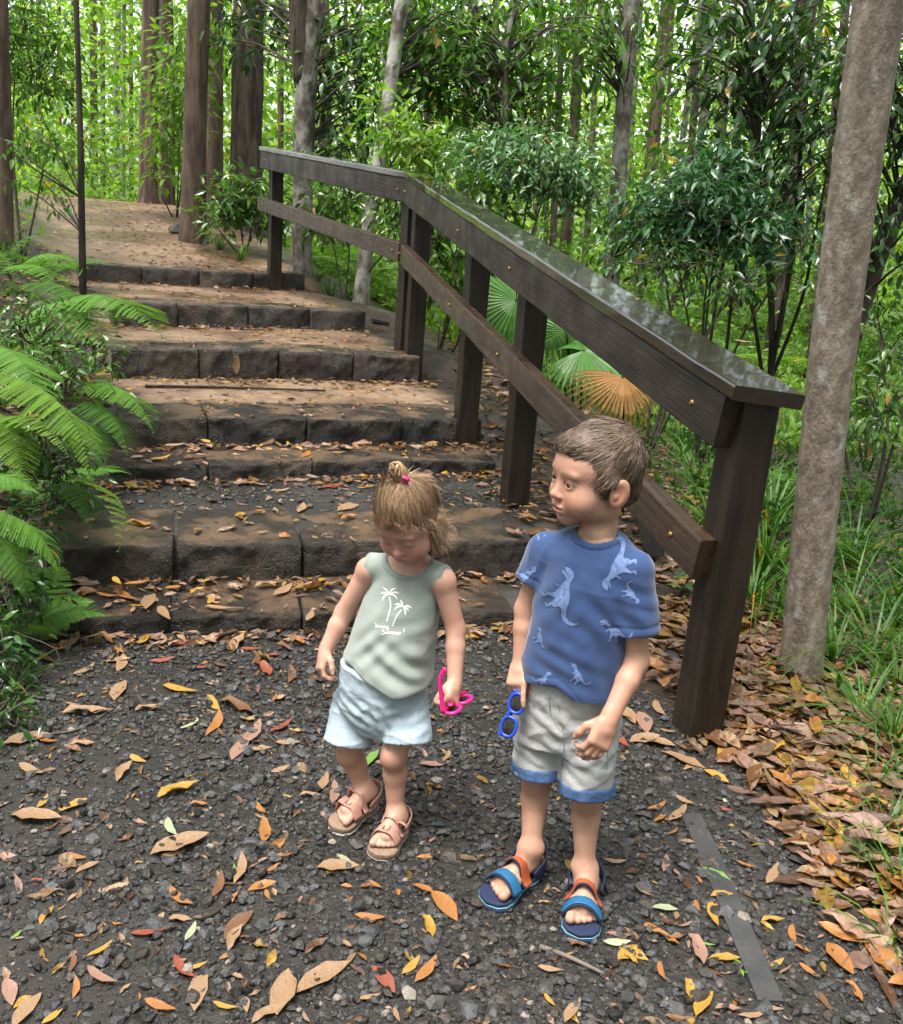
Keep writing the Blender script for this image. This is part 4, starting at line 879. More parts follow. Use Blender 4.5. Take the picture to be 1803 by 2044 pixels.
def tussock(x, y, me, s, label, group):
    o = link('grass_tussock', me, None, None, (x, y, gz(x, y) - 0.01)); o.rotation_euler = (0, 0, rf.uniform(0, 6.28)); o.scale = (s, s, s * rf.uniform(.85, 1.15)); 
    w = {TUS[0]: 'dense', TUS[1]: 'long-bladed', TUS[2]: 'sparse', TUSS[0]: 'short', TUSS[1]: 'fine-bladed'}[me]; z_ = 'large ' if s > 0.9 else ('small ' if s < 0.62 else '')
    return tag(o, f'{z_}{w} {label}', 'grass', f'{z_}{w} {group}')
for px, py, s in [(1520, 1150, 1.0), (1545, 1235, 0.9), (1480, 1030, 1.15), (1395, 985, 1.2), (1440, 920, 1.2), (1360, 900, 1.1), (1535, 1060, 1.1), (1500, 1200, .8), (1420, 1060, 1.0)]:
    p = hit(px, py); tussock(p[0], p[1], TUS[rf.integers(3)], s, 'strap-leaved tussock growing under the near rail', 'tussocks under the near rail')
for px, py, s in [(1690, 1240, 1.0), (1740, 1320, 0.95), (1790, 1390, 0.9), (1720, 1440, 0.75), (1790, 1260, 1.0), (1700, 1130, 1.0), (1780, 1480, 0.65), (1660, 1330, .8)]:
    p = hit(px, py); tussock(p[0], p[1], TUS[rf.integers(3)], s, 'arching tussock on the slope beside the tan trunk', 'tussocks beside the tan trunk')
for px, py, s in [(660, 590, 0.9), (700, 600, 1.0), (750, 600, 0.9), (640, 560, 0.9), (480, 520, 0.9), (440, 500, 0.8), (690, 560, 0.9), (860, 760, 0.7), (1090, 800, 0.6)]:
    p = hit(px, py); tussock(p[0], p[1], TUSS[1] if s < .8 else TUS[rf.integers(3)], s * .8, 'grass tussock at the foot of the far rail posts', 'tussocks by the far rails')
for px, py, s in [(1745, 1560, 0.7), (1770, 1660, 0.7), (1790, 1500, 0.9), (1690, 1600, 0.5), (1795, 1780, 0.8), (1720, 1700, .5), (1790, 1880, .7), (1800, 1600, .8), (1760, 1740, .5)]:
    p = hit(px, py); tussock(p[0], p[1], TUSS[0], s * 1.35, 'bright grass tuft poking through the leaf litter', 'grass tufts in the leaf litter')
for px, py, s in [(20, 1380, 0.8), (10, 1450, 0.6), (50, 1180, 0.7), (110, 1150, 0.5), (20, 1100, 0.8), (70, 900, 0.9)]:
    p = hit(px, py); tussock(p[0], p[1], TUSS[rf.integers(2)], s * .9, 'green grass tuft on the fern bank', 'grass tufts on the fern bank')

# ---- low green cover of the slopes
def ground_cover():
    rg = np.random.default_rng(31); mb = MB()
    n = 21000; y = rg.uniform(2.6, 17, n); x = rg.uniform(-0.6, 0.75, n) * y; lat, run = lateral(x, y)
    dens = np.where(lat > 0, sstep(1.35, 2.4, lat - 0.0), sstep(1.25, 1.8, -lat)) * (vnoise(np.stack([x, y, 0 * x], -1), 1.6, 12, 3) > -0.25)
    dens = dens * np.where((lat > 0) & (y < 3.6), 0.25, 1)
    k = rg.uniform(size=n) < dens; x, y = x[k], y[k]; c = np.stack([x, y, ground_z(x, y)], -1); i = np.repeat(np.arange(len(c)), 3)
    p = c[i] + np.abs(rg.normal(0, 1, (len(i), 3))) * [0, 0, 0.10] + rg.normal(0, 0.06, (len(i), 3)) * [1, 1, .3] + [0, 0, 0.04]
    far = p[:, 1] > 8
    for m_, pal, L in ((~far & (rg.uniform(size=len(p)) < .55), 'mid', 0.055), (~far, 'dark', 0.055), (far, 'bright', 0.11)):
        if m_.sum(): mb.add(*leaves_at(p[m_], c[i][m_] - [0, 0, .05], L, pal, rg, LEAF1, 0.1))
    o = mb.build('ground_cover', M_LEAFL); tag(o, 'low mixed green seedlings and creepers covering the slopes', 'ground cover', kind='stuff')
ground_cover()

# ---- seedlings
def seedling(px, py, h, n, L, label, seed, pal='mid'):
    rg = np.random.default_rng(seed); b = hit(px, py); root = empty('seedling', tuple(b)); tag(root, label, 'seedling'); bpy.context.view_layer.update(); W = root.matrix_world.inverted(); top = b + np.array([rg.normal(0, .04), rg.normal(0, .03), h]); st = spline([b - [0, 0, .05], (b + top) / 2 + rg.normal(0, .015, 3), top], 10)
    V, F = tube(st, np.linspace(.005, .002, 10), 6); o = link('stem', np_mesh('stem', V, F, True), M_TWIG, root); o.matrix_parent_inverse = W
    for k in range(n):
        p = st[int(3 + 6 * k / max(1, n - 1))]; a = k * 2.4 + rg.uniform(-.3, .3); d = np.array([[math.cos(a), math.sin(a), rg.uniform(-.15, .35)]]); R = rot_from(d, np.array([[0, 0, 1.0]])); V, F, C = scatter(LEAF2[0], LEAF2[1], p[None], R, np.array([[L * rg.uniform(.7, 1.1)]]), colors(pal, 1, rg, .2, 0)); o = link('leaf', np_mesh('leaf', V, F, True, C), M_LEAFD, root); o.matrix_parent_inverse = W
seedling(830, 680, 0.50, 14, 0.14, 'green seedling with long leaves growing against the double posts', 1)
seedling(875, 700, 0.22, 8, 0.10, 'short seedling beside the long-leaved one', 2)
seedling(1340, 1190, 0.20, 8, 0.09, 'seedling with flat oval leaves beside the blue T-shirt sleeve', 3, 'blue')
seedling(700, 600, 0.3, 10, 0.10, 'leafy seedling under the far lower rail', 4, 'bright')
seedling(1490, 1955, 0.03, 4, 0.020, 'tiny four-leaved sprout in the gravel by the edging board', 5, 'bright')

# ---- unseen wood behind and beside the viewer, added to block the low sky light
def unseen_wood():
    rg = np.random.default_rng(123); mb = MB(); n = 1500; a = rg.uniform(math.radians(52), math.radians(308), n); r = rg.uniform(7.5, 17, n)
    c = np.stack([np.sin(a) * r, 2 + np.cos(a) * r, rg.uniform(0.3, 12.5, n)], -1); i = np.repeat(np.arange(n), 11); p = c[i] + rg.normal(0, 0.7, (len(i), 3)); mb.add(*leaves_at(p, c[i], 0.55, 'mid', rg, LEAFR, 0.2, 0.3))
    o = mb.build('unseen_wood', M_LEAFL); tag(o, 'dense unseen green wood around the near sides, added to block low sky light', 'foliage', kind='stuff')
unseen_wood()
# ------------------------------------------------------------------ people: sculpted as one smooth surface each
class Sculpt:
    def __init__(s, lo, hi, h, zfine=None, hf=None):
        def ax(a, b, st): return np.arange(a, b + st, st)
        s.x = ax(lo[0], hi[0], h); s.y = ax(lo[1], hi[1], h)
        if zfine is None: s.z = ax(lo[2], hi[2], h)
        else: s.z = np.concatenate([np.arange(lo[2], zfine, h * 1.25), np.arange(zfine, hi[2] + hf, hf)])
        s.D = np.full((len(s.x), len(s.y), len(s.z)), 0.2, np.float32)
    def box(s, lo, hi):
        sl = []
        for a, l, h in ((s.x, lo[0], hi[0]), (s.y, lo[1], hi[1]), (s.z, lo[2], hi[2])):
            i = max(int(np.searchsorted(a, l)) - 1, 0); j = min(int(np.searchsorted(a, h)) + 1, len(a)); sl.append(slice(i, max(j, i + 1)))
        sl = tuple(sl)
        P = np.stack(np.meshgrid(s.x[sl[0]], s.y[sl[1]], s.z[sl[2]], indexing='ij'), -1)
        return sl, P
    def union(s, sl, d, k):
        D = s.D[sl]; d = d.astype(np.float32)
        if k > 0:
            h = np.clip(0.5 + 0.5 * (D - d) / k, 0, 1); s.D[sl] = D * (1 - h) + d * h - k * h * (1 - h)
        else: s.D[sl] = np.minimum(D, d)
    def cut(s, sl, d, k):
        D = s.D[sl]; d = -d.astype(np.float32)
        if k > 0:
            h = np.clip(0.5 - 0.5 * (D - d) / k, 0, 1); s.D[sl] = D * (1 - h) + d * h + k * h * (1 - h)
        else: s.D[sl] = np.maximum(D, d)
    def cone(s, a, b, r1, r2, k=0.01, sub=False, flat=None, end=None):
        a, b = np.asarray(a, float), np.asarray(b, float); m = max(r1, r2) + k + 0.006
        sl, P = s.box(np.minimum(a, b) - m, np.maximum(a, b) + m)
        ba = b - a; h = np.clip(((P - a) @ ba) / (ba @ ba + 1e-12), 0, 1)
        q = P - a - h[..., None] * ba
        if flat is not None:        # (axis, factor): squash along axis
            ax_, f = flat; ax_ = ax_ / np.linalg.norm(ax_); c = q @ ax_; q = q + ax_ * (c * (1 / f - 1))[..., None]
        d = np.linalg.norm(q, axis=-1) - (r1 + (r2 - r1) * h)
        if end is not None: d = np.maximum(d, (P - end[0]) @ end[1])
        (s.cut if sub else s.union)(sl, d, k)
    def ell(s, c, r, Rm=None, k=0.01, sub=False):
        c, r = np.asarray(c, float), np.asarray(r, float); m = r.max() + k + 0.006
        sl, P = s.box(c - m, c + m); q = P - c
        if Rm is not None: q = q @ Rm          # Rm columns = local axes
        k0 = np.linalg.norm(q / r, axis=-1); k1 = np.linalg.norm(q / (r * r), axis=-1) + 1e-9
        (s.cut if sub else s.union)(sl, k0 * (k0 - 1) / k1, k)
    def loft(s, st, side, front, k=0.01, pw=2.3, lo=None, hi=None):
        """st: rows of (x,y,z,halfwidth,halfdepth) with rising z"""
        st = np.asarray(st, float); m = st[:, 3:].max() + 0.03
        sl, P = s.box(st[:, :3].min(0) - m * np.array([1, 1, 0]) - [0, 0, 0.02], st[:, :3].max(0) + m * np.array([1, 1, 0]) + [0, 0, 0.02])
        z = P[0, 0, :, 2]; I = [np.interp(z, st[:, 2], st[:, q]) for q in (0, 1, 3, 4)]
        dx = P[..., 0] - I[0]; dy = P[..., 1] - I[1]
        u = np.abs(dx * side[0] + dy * side[1]) / I[2]; v = np.abs(dx * front[0] + dy * front[1]) / I[3]
        d = ((u ** pw + v ** pw) ** (1 / pw) - 1) * np.minimum(I[2], I[3]) * 1.05
        d = np.maximum(d, np.maximum(st[0, 2] - P[..., 2], P[..., 2] - st[-1, 2]))
        s.union(sl, d, k)
    def plane(s, p, n, k=0.004, box=None):
        """keep the side the normal n points away from"""
        n = np.asarray(n, float); n = n / np.linalg.norm(n)
        if box is None: sl = (slice(None),) * 3; P = np.stack(np.meshgrid(s.x, s.y, s.z, indexing='ij'), -1)
        else: sl, P = s.box(*box)
        s.cut(sl, -((P - np.asarray(p)) @ n), k)
    def hem(s, side, pts, k=0.004):
        """cut away all that lies below a hem line given by points in space"""
        pts = np.asarray(pts, float); u = pts @ side; o = np.argsort(u); q = (slice(None),) * 3
        P = np.stack(np.meshgrid(s.x, s.y, s.z, indexing='ij'), -1)
        zh = np.interp(P @ side, u[o], pts[o, 2]); s.cut(q, (P[..., 2] - zh) * 0.85, k)
    def mesh(s):
        D = s.D; S = D < 0
        nx, ny, nz = D.shape
        cnt = np.zeros((nx - 1, ny - 1, nz - 1), np.int8)
        for a in (0, 1):
            for b in (0, 1):
                for c in (0, 1): cnt += S[a:nx - 1 + a, b:ny - 1 + b, c:nz - 1 + c]
        act = np.argwhere((cnt > 0) & (cnt < 8)); vid = np.full(cnt.shape, -1, np.int32); vid[tuple(act.T)] = np.arange(len(act))
        i, j, k = act.T
        cor = {(a, b, c): D[i + a, j + b, k + c] for a in (0, 1) for b in (0, 1) for c in (0, 1)}
        acc = np.zeros((len(act), 3)); num = np.zeros(len(act))
        ks = list(cor)
        for p in ks:
            for ax_ in range(3):
                if p[ax_]: continue
                q = list(p); q[ax_] = 1; q = tuple(q)
                d0, d1 = cor[p], cor[q]; m = (d0 < 0) != (d1 < 0)
                t = np.where(m, d0 / np.where(m, d0 - d1, 1), 0)
                e = np.zeros((len(act), 3)); e[:] = p; e[:, ax_] = t
                acc[m] += e[m]; num[m] += 1
        f = acc / num[:, None]
        V = np.empty((len(act), 3))
        for ax_, (A, ii) in enumerate(((s.x, i), (s.y, j), (s.z, k))): V[:, ax_] = A[ii] + (A[ii + 1] - A[ii]) * f[:, ax_]
        F = []
        e = S[:-1, 1:-1, 1:-1] != S[1:, 1:-1, 1:-1]; a = np.argwhere(e); fl = S[a[:, 0], a[:, 1] + 1, a[:, 2] + 1]
        x, y, z = a.T; q = np.stack([vid[x, y, z], vid[x, y + 1, z], vid[x, y + 1, z + 1], vid[x, y, z + 1]], -1); q[~fl] = q[~fl][:, ::-1]; F.append(q)
        e = S[1:-1, :-1, 1:-1] != S[1:-1, 1:, 1:-1]; a = np.argwhere(e); fl = S[a[:, 0] + 1, a[:, 1], a[:, 2] + 1]
        x, y, z = a.T; q = np.stack([vid[x, y, z], vid[x, y, z + 1], vid[x + 1, y, z + 1], vid[x + 1, y, z]], -1); q[~fl] = q[~fl][:, ::-1]; F.append(q)
        e = S[1:-1, 1:-1, :-1] != S[1:-1, 1:-1, 1:]; a = np.argwhere(e); fl = S[a[:, 0] + 1, a[:, 1] + 1, a[:, 2]]
        x, y, z = a.T; q = np.stack([vid[x, y, z], vid[x + 1, y, z], vid[x + 1, y + 1, z], vid[x, y + 1, z]], -1); q[~fl] = q[~fl][:, ::-1]; F.append(q)
        return V, np.concatenate(F)

def ridged(V, st, sc, seed, p=3): return np.clip(1 - np.abs(vnoise(V * np.array(st), sc, seed, 2)) * 1.3, 0, 1) ** p
def vnormals(V, Q):
    n = np.cross(V[Q[:, 2]] - V[Q[:, 0]], V[Q[:, 3]] - V[Q[:, 1]]); N = np.zeros_like(V)
    for c in range(4): np.add.at(N, Q[:, c], n)
    return N / (np.linalg.norm(N, axis=1)[:, None] + 1e-12)


def person_part(root, name, V, F, m, col=None, smooth=True):
    o = link(name, np_mesh(name, V, F, smooth, col), m); o.parent = root; o.matrix_parent_inverse = root.matrix_world.inverted(); return o

M_SKIN = mat('skin', rough=0.50, spec=0.4, col=True, sss=0.15, bump=0.06, bump_scale=160)
M_EYE = mat('eye', rough=0.12, spec=0.6, col=True)

def head_frame(yaw, pitch, tilt=0.0):
    """columns x=own left, y=back, z=up.  yaw 0 faces the camera plane (-Y), positive turns to the photo's left"""
    Rz = Matrix.Rotation(-math.radians(yaw), 3, 'Z'); Rx = Matrix.Rotation(math.radians(pitch), 3, 'X'); Ry = Matrix.Rotation(math.radians(tilt), 3, 'Y')
    return np.array(Rz @ Rx @ Ry)

def sculpt_head(S, hc, H, sc, neck, closed=False):
    """adds head prims; hc centre of cranium, H frame, sc size"""
    L = lambda *p: hc + H @ (np.array(p) * sc)
    E = lambda c, r, k=0.012, sub=False, R=None: S.ell(L(*c), np.array(r) * sc, H if R is None else H @ R, k * sc, sub)
    E((0, 0.010, 0.030), (0.069, 0.081, 0.070), 0.0)
    E((0, -0.022, -0.026), (0.059, 0.055, 0.066), 0.03)
    E((0, -0.040, 0.020), (0.057, 0.042, 0.045), 0.02)
    for sx in (-1, 1):
        E((sx * 0.033, -0.048, -0.042), (0.0295, 0.0300, 0.032), 0.022)
        E((sx * 0.036, 0.0, -0.062), (0.022, 0.035, 0.022), 0.02)
    E((0, -0.056, -0.082), (0.023, 0.020, 0.018), 0.018)
    E((0, -0.068, -0.060), (0.024, 0.014, 0.018), 0.014)
    # neck
    S.cone(L(0, 0.020, -0.050), neck, 0.034 * sc, 0.036 * sc, 0.018)
    # brow, sockets, nose
    for sx in (-1, 1):
        E((sx * 0.028, -0.0905, -0.007), (0.016, 0.010, 0.010), 0.014, True)
        E((sx * 0.026, -0.0705, 0.0115), (0.018, 0.006, 0.006), 0.012)
    S.cone(L(0, -0.073, -0.008), L(0, -0.0870, -0.031), 0.0060 * sc, 0.0082 * sc, 0.014 * sc)
    E((0, -0.0880, -0.0330), (0.0088, 0.0085, 0.0075), 0.006)
    for sx in (-1, 1):
        E((sx * 0.0086, -0.0830, -0.0362), (0.0060, 0.0072, 0.0056), 0.005)
        E((sx * 0.0048, -0.0890, -0.0420), (0.0028, 0.004, 0.0025), 0.003, True)
    # lids round the eyeball
    for sx in (-1, 1):
        E((sx * 0.028, -0.0665, -0.008), (0.0148, 0.0140, 0.0135), 0.004)
        if not closed: E((sx * 0.0285, -0.0815, -0.0085), (0.0124, 0.0080, 0.0042), 0.0025, True)
    # lips
    E((0, -0.0815, -0.0560), (0.0180, 0.0062, 0.0046), 0.005)
    E((0, -0.0797, -0.0657), (0.0160, 0.0070, 0.0054), 0.005)
    E((0, -0.0875, -0.0605), (0.0165, 0.0065, 0.0020), 0.0025, True)
    E((0, -0.0780, -0.0745), (0.012, 0.008, 0.004), 0.006, True)
    # ears
    for sx in (-1, 1):
        R = np.array(Matrix.Rotation(sx * math.radians(-14), 3, 'Z') @ Matrix.Rotation(math.radians(-14), 3, 'X'))
        E((sx * 0.0745, 0.008, -0.020), (0.0070, 0.0195, 0.0300), 0.005, False, R)
        E((sx * 0.0810, 0.0020, -0.017), (0.0060, 0.0120, 0.0195), 0.004, True, R)
        E((sx * 0.0750, -0.001, -0.0245), (0.0040, 0.0060, 0.0075), 0.003, False, R)
    return L

def skin_colors(V, base, hc, H, sc, lips=(0.36, 0.115, 0.095), brow=(0.13, 0.07, 0.04), blush=0.5, closed=False):
    n = len(V); C = np.tile(np.array(base, float), (n, 1))
    C *= (1 + 0.07 * vnoise(V, 25, 77, 3) + 0.05 * vnoise(V, 90, 78, 2))[:, None]; C[:, 1:] *= (1 + 0.07 * vnoise(V, 14, 79, 3))[:, None]
    q = ((V - hc) @ H) / sc
    def bl(c, r, p=2.0): return np.exp(-((((q - np.array(c)) / np.array(r)) ** 2).sum(1)) ** (p / 2))
    def mixc(w, c):
        nonlocal C; w = np.clip(w, 0, 1)[:, None]; C = C * (1 - w) + np.array(c) * w
    red = np.array(base) * np.array([1.04, 0.70, 0.66])
    for sx in (-1, 1):
        mixc(blush * bl((sx * 0.038, -0.068, -0.042), (0.022, 0.03, 0.018)), red)
        mixc(0.5 * bl((sx * 0.078, 0.006, -0.018), (0.014, 0.022, 0.032)), red)
        w = bl((sx * 0.026, -0.080, 0.0125 ), (0.0175, 0.014, 0.0036), 3); mixc(0.55 * w, brow)
        if closed: mixc(0.9 * bl((sx * 0.028, -0.080, -0.0125), (0.0130, 0.009, 0.0026), 3), (0.07, 0.035, 0.025))
        else:
            d = np.hypot((q[:, 0] - sx * 0.0285) / 0.0138, (q[:, 2] + 0.0078) / 0.0076); up = q[:, 2] > -0.0085
            mixc(0.85 * np.exp(-((d - 1.0) / 0.17) ** 2) * (q[:, 1] < -0.05) * np.where(up, 1, 0.35), (0.08, 0.04, 0.03))
    mixc(0.55 * bl((0, -0.090, -0.034), (0.012, 0.012, 0.010)), red)
    mixc(0.9 * bl((0, -0.084, -0.0565), (0.0155, 0.010, 0.0042), 4), lips)
    mixc(0.9 * bl((0, -0.082, -0.0652), (0.0135, 0.010, 0.0052), 4), np.array(lips) * 1.15)
    mixc(0.95 * bl((0, -0.084, -0.0605), (0.0155, 0.010, 0.0018), 4), (0.07, 0.02, 0.018))
    return C

def eyeball(root, L, H, sc, sx, look):
    """look: offset of the iris in own x,z"""
    n = 14; m = 20; V = []
    for a in range(n + 1):
        for b in range(m):
            t = a / n * math.pi; p = b / m * 2 * math.pi
            V.append((math.sin(t) * math.cos(p), -math.cos(t), math.sin(t) * math.sin(p)))
    V = np.array(V); ax_ = unit((look[0], -1, look[1])); ang = np.degrees(np.arccos(np.clip(V @ ax_, -1, 1)))
    C = np.tile(np.array((0.30, 0.26, 0.24)), (len(V), 1)); C[ang < 40] = (0.045, 0.022, 0.012); C[ang < 20] = (0.006, 0.005, 0.005)
    F = [(a * m + b, a * m + (b + 1) % m, (a + 1) * m + (b + 1) % m, (a + 1) * m + b) for a in range(n) for b in range(m)]
    W = np.array([L(sx * 0.028, -0.0665, -0.008)]) + (V * 0.0122 * sc) @ H.T
    person_part(root, 'eye', W, [np.array(F)], M_EYE, C)

def foot(S, heel, toe, ankle, w, side_out):
    """bare foot: heel/toe on the sole plane; side_out unit vector towards the little toe"""
    heel, toe = np.asarray(heel, float), np.asarray(toe, float); f = toe - heel; Lf = np.linalg.norm(f); f = f / Lf; up = unit(np.cross(np.cross(f, [0, 0, 1.0]), f))
    P = lambda a, s_, u: heel + f * (a * Lf) + side_out * (s_ * w) + up * u
    S.ell(P(0.14, 0, 0.024), (w * 0.36, w * 0.36, 0.024), None, 0.01)
    S.cone(P(0.16, 0, 0.030), P(0.68, 0.02, 0.020), w * 0.33, w * 0.36, 0.012, flat=(up, 0.62))
    S.cone(P(0.22, -0.02, 0.050), P(0.62, -0.06, 0.026), w * 0.26, w * 0.26, 0.016)
    S.cone(ankle, P(0.22, 0, 0.038), w * 0.33, w * 0.34, 0.018)
    S.cone(P(0.60, -0.22, 0.018), P(0.72, -0.24, 0.016), w * 0.20, w * 0.19, 0.010)
    S.cone(P(0.58, 0.25, 0.015), P(0.68, 0.27, 0.013), w * 0.18, w * 0.17, 0.010)
    for k, (sx, ln, r) in enumerate(((-0.33, 1.0, 0.155), (-0.10, 0.975, 0.112), (0.08, 0.94, 0.103), (0.245, 0.895, 0.098), (0.40, 0.84, 0.094))):
        r *= w
        S.cone(P(0.74, sx * 0.92, 0.014), P(ln - 0.07, sx, r + 0.001), r * 0.95, r * 1.02, 0.0035)
    return P

def sole_mesh(heel, toe, side_out, w, th, top_z, lift=0.0, n=40):
    heel, toe = np.asarray(heel, float), np.asarray(toe, float); f = toe - heel; Lf = np.linalg.norm(f); f = f / Lf; up = unit(np.cross(np.cross(f, [0, 0, 1.0]), f))
    t = np.linspace(0, 2 * math.pi, n, endpoint=False); a = 0.5 - 0.5 * np.cos(t)
    hw = w * 0.5 * np.where(a < 0.5, np.interp(a, [0, .06, .2, .4, .5], [0.0, .55, .80, .76, .78]), np.interp(a, [.5, .7, .85, .95, 1], [.78, 1.02, .98, .66, 0.0]))
    s_ = np.sign(np.sin(t)) * hw + 0.03 * w * np.sin(a * 3)
    rows = []
    for q, (z, sc) in enumerate(((0, 0.95), (0.003, 1.0), (th - 0.003, 1.0), (th, 0.96), (th + 0.0005, 0.85))):
        rows.append(heel + f * ((0.5 + (a - 0.5) * (1.0 + 0.0 * q) * (1 if sc > .9 else .93))[:, None] * Lf) + side_out * (s_ * sc)[:, None] + up * (z + lift))
    V = np.concatenate(rows); m = len(rows); i = np.arange(m - 1)[:, None] * n; j = np.arange(n)[None]
    Q = np.stack([i + j, i + (j + 1) % n, i + n + (j + 1) % n, i + n + j], -1).reshape(-1, 4)
    V = np.vstack([V, rows[0].mean(0), rows[-1].mean(0)]); k = np.arange(n); c = m * n
    T = np.concatenate([np.stack([np.full(n, c), (k + 1) % n, k], -1), np.stack([np.full(n, c + 1), (m - 1) * n + k, (m - 1) * n + (k + 1) % n], -1)])
    return V, [Q, T]

def ribbon(pts, wdir, width, th, n=16):
    """strap with thickness: centre line pts, width direction wdir"""
    P = spline(pts, n); T = np.gradient(P, axis=0); T /= np.linalg.norm(T, axis=1)[:, None]
    wd = np.asarray(wdir, float); wd = wd - (T @ wd)[:, None] * T if wd.ndim == 1 else wd
    wd /= np.linalg.norm(wd, axis=1)[:, None]; N = np.cross(T, wd)
    prof = np.array([(-.5, -.3), (-.5, .3), (-.42, .5), (.42, .5), (.5, .3), (.5, -.3), (.42, -.5), (-.42, -.5)])
    wv = np.broadcast_to(np.asarray(width, float), (n,))
    V = (P[:, None] + wd[:, None] * (prof[:, 0][None, :, None] * wv[:, None, None]) + N[:, None] * (prof[:, 1][None, :, None] * th)).reshape(-1, 3)
    k = len(prof); i = np.arange(n - 1)[:, None] * k; j = np.arange(k)[None]
    Q = np.stack([i + j, i + (j + 1) % k, i + k + (j + 1) % k, i + k + j], -1).reshape(-1, 4)
    E = np.array([[0, 1, 2, 3], [0, 3, 4, 7], [4, 5, 6, 7]])
    return V, [np.concatenate([Q, E[:, ::-1], E + (n - 1) * k])]

def strap_over(S_bvh, P, a, w, half, width, th, clearance=0.002, ends=0.004, n=9, slant=0.0, zmax=0.056):
    """points of a strap lying over the foot at station a (P is the foot's local map)"""
    pts = []
    for k in range(n):
        u = -1 + 2 * k / (n - 1)
        s_ = u * half; aa = a + slant * u
        o = P(aa, s_, 0.16); d = P(aa, s_, 0.0) - o; d = d / np.linalg.norm(d)
        h = S_bvh.ray_cast(Vector(o), Vector(d), 0.159)
        z = 0.16 - h[3] if h[0] is not None else ends
        pts.append((u, min(max(z, ends), zmax)))
    pts = np.array(pts); z = pts[:, 1].copy()
    z = np.maximum(z, np.convolve(np.pad(z, 1, mode='edge'), [.25, .5, .25], 'valid')); z[0] = z[-1] = ends
    return [P(a + slant * u, u * half, zz + clearance + th * 0.5) for (u, _), zz in zip(pts, z)]

def bvh_of(V, F): return BVHTree.FromPolygons([tuple(v) for v in V], [tuple(int(i) for i in f) for f in F])

def decal(root, name, m, polys, o, ux, uy, n, bvh, lift=0.0011, grid=0.006):
    """flat print laid on cloth: 2-D polygons (in metres along ux, uy from o) cut into small pieces and dropped along -n onto it"""
    import mathutils
    from mathutils.geometry import tessellate_polygon
    V = []; F = []
    for poly in polys:
        tri = tessellate_polygon([[Vector((p[0], p[1], 0)) for p in poly]])
        st = [[np.array(poly[i], float) for i in t] for t in tri]
        while st:
            t = st.pop(); e = [np.linalg.norm(t[i] - t[(i + 1) % 3]) for i in range(3)]; k = int(np.argmax(e))
            if e[k] > grid and len(F) < 60000:
                mid = (t[k] + t[(k + 1) % 3]) / 2; st += [[t[k], mid, t[(k + 2) % 3]], [mid, t[(k + 1) % 3], t[(k + 2) % 3]]]
                continue
            ok = True; vs = []
            for p in t:
                w = o + ux * p[0] + uy * p[1]; h = bvh.ray_cast(Vector(w + n * 0.2), Vector(-n), 0.4)
                if h[0] is None: ok = False; break
                vs.append(np.array(h[0]) + np.array(h[1]) * lift)
            if ok and max(np.linalg.norm(vs[a] - vs[b]) for a, b in ((0, 1), (1, 2), (0, 2))) < 0.03:
                b0 = len(V); V += vs; F.append((b0, b0 + 1, b0 + 2))
    if F:
        F = np.array(F); V = np.array(V); nn = np.cross(V[F[:, 1]] - V[F[:, 0]], V[F[:, 2]] - V[F[:, 0]])
        fl = (nn @ n) < 0; F[fl] = F[fl][:, ::-1]
        return person_part(root, name, V, [F], m, smooth=False)

def stroke(pts, w, n=None):
    """2-D brush stroke -> quads as polygons"""
    P = spline([(x, y, 0) for x, y in pts], n or max(6, 4 * len(pts)))[:, :2]; T = np.gradient(P, axis=0); T /= np.linalg.norm(T, axis=1)[:, None] + 1e-9
    N = np.stack([-T[:, 1], T[:, 0]], -1); w = np.broadcast_to(np.asarray(w, float), (len(P),)) if not callable(w) else w(np.linspace(0, 1, len(P)))
    A = P + N * (w * .5)[:, None]; B = P - N * (w * .5)[:, None]
    return [[A[i], A[i + 1], B[i + 1], B[i]] for i in range(len(P) - 1)]

def hand(S, wrist, mid, palmn, thumb_side, sc, fingers, thumb):
    """wrist -> direction mid (unit) towards the knuckles; palmn = palm normal; fingers: (curl1, curl2, curl3) in degrees; lengths unequal"""
    f = unit(mid); n = unit(np.asarray(palmn) - f * (np.asarray(palmn) @ f)); s_ = unit(np.cross(f, n)); s_ = s_ if s_ @ thumb_side > 0 else -s_
    K = lambda a, b, c: wrist + f * a * sc + s_ * b * sc + n * c * sc
    S.cone(K(-0.01, 0, 0), K(0.018, 0, 0), 0.017 * sc, 0.019 * sc, 0.008, flat=(n, 0.8))
    for b0 in (-0.015, -0.005, 0.005, 0.015): S.cone(K(0.012, b0 * 0.8, 0), K(0.046, b0, 0), 0.0105 * sc, 0.0090 * sc, 0.006)
    for k, b0 in enumerate((0.0165, 0.0055, -0.0055, -0.0165)):        # index .. little
        ln = (0.020, 0.0225, 0.021, 0.0165)[k]; r = (0.0062, 0.0064, 0.0060, 0.0053)[k]
        p = K(0.049 - abs(b0) * 0.12, b0, 0); d = f; cu = fingers[k]; q0 = p
        sp = s_ * (b0 * 2.0)
        for q in range(3):
            a = math.radians(sum(cu[:q + 1])); d = unit(f * math.cos(a) + n * math.sin(a) + sp)
            p2 = p + d * ln * sc * (1.0, 0.72, 0.62)[q]
            S.cone(p, p2, r * sc * (1.0, 0.93, 0.87)[q], r * sc * (0.93, 0.87, 0.78)[q], 0.002)
            p = p2
    p = K(0.012, 0.014, 0.006); r = 0.0078
    for q, (d, ln) in enumerate(zip(thumb, (0.022, 0.017, 0.014))):
        d = unit(f * d[0] + s_ * d[1] + n * d[2]); p2 = p + d * ln * sc
        S.cone(p, p2, r * sc * (1.15, 0.95, 0.88)[q], r * sc * (0.95, 0.88, 0.74)[q], 0.004); p = p2
    return K

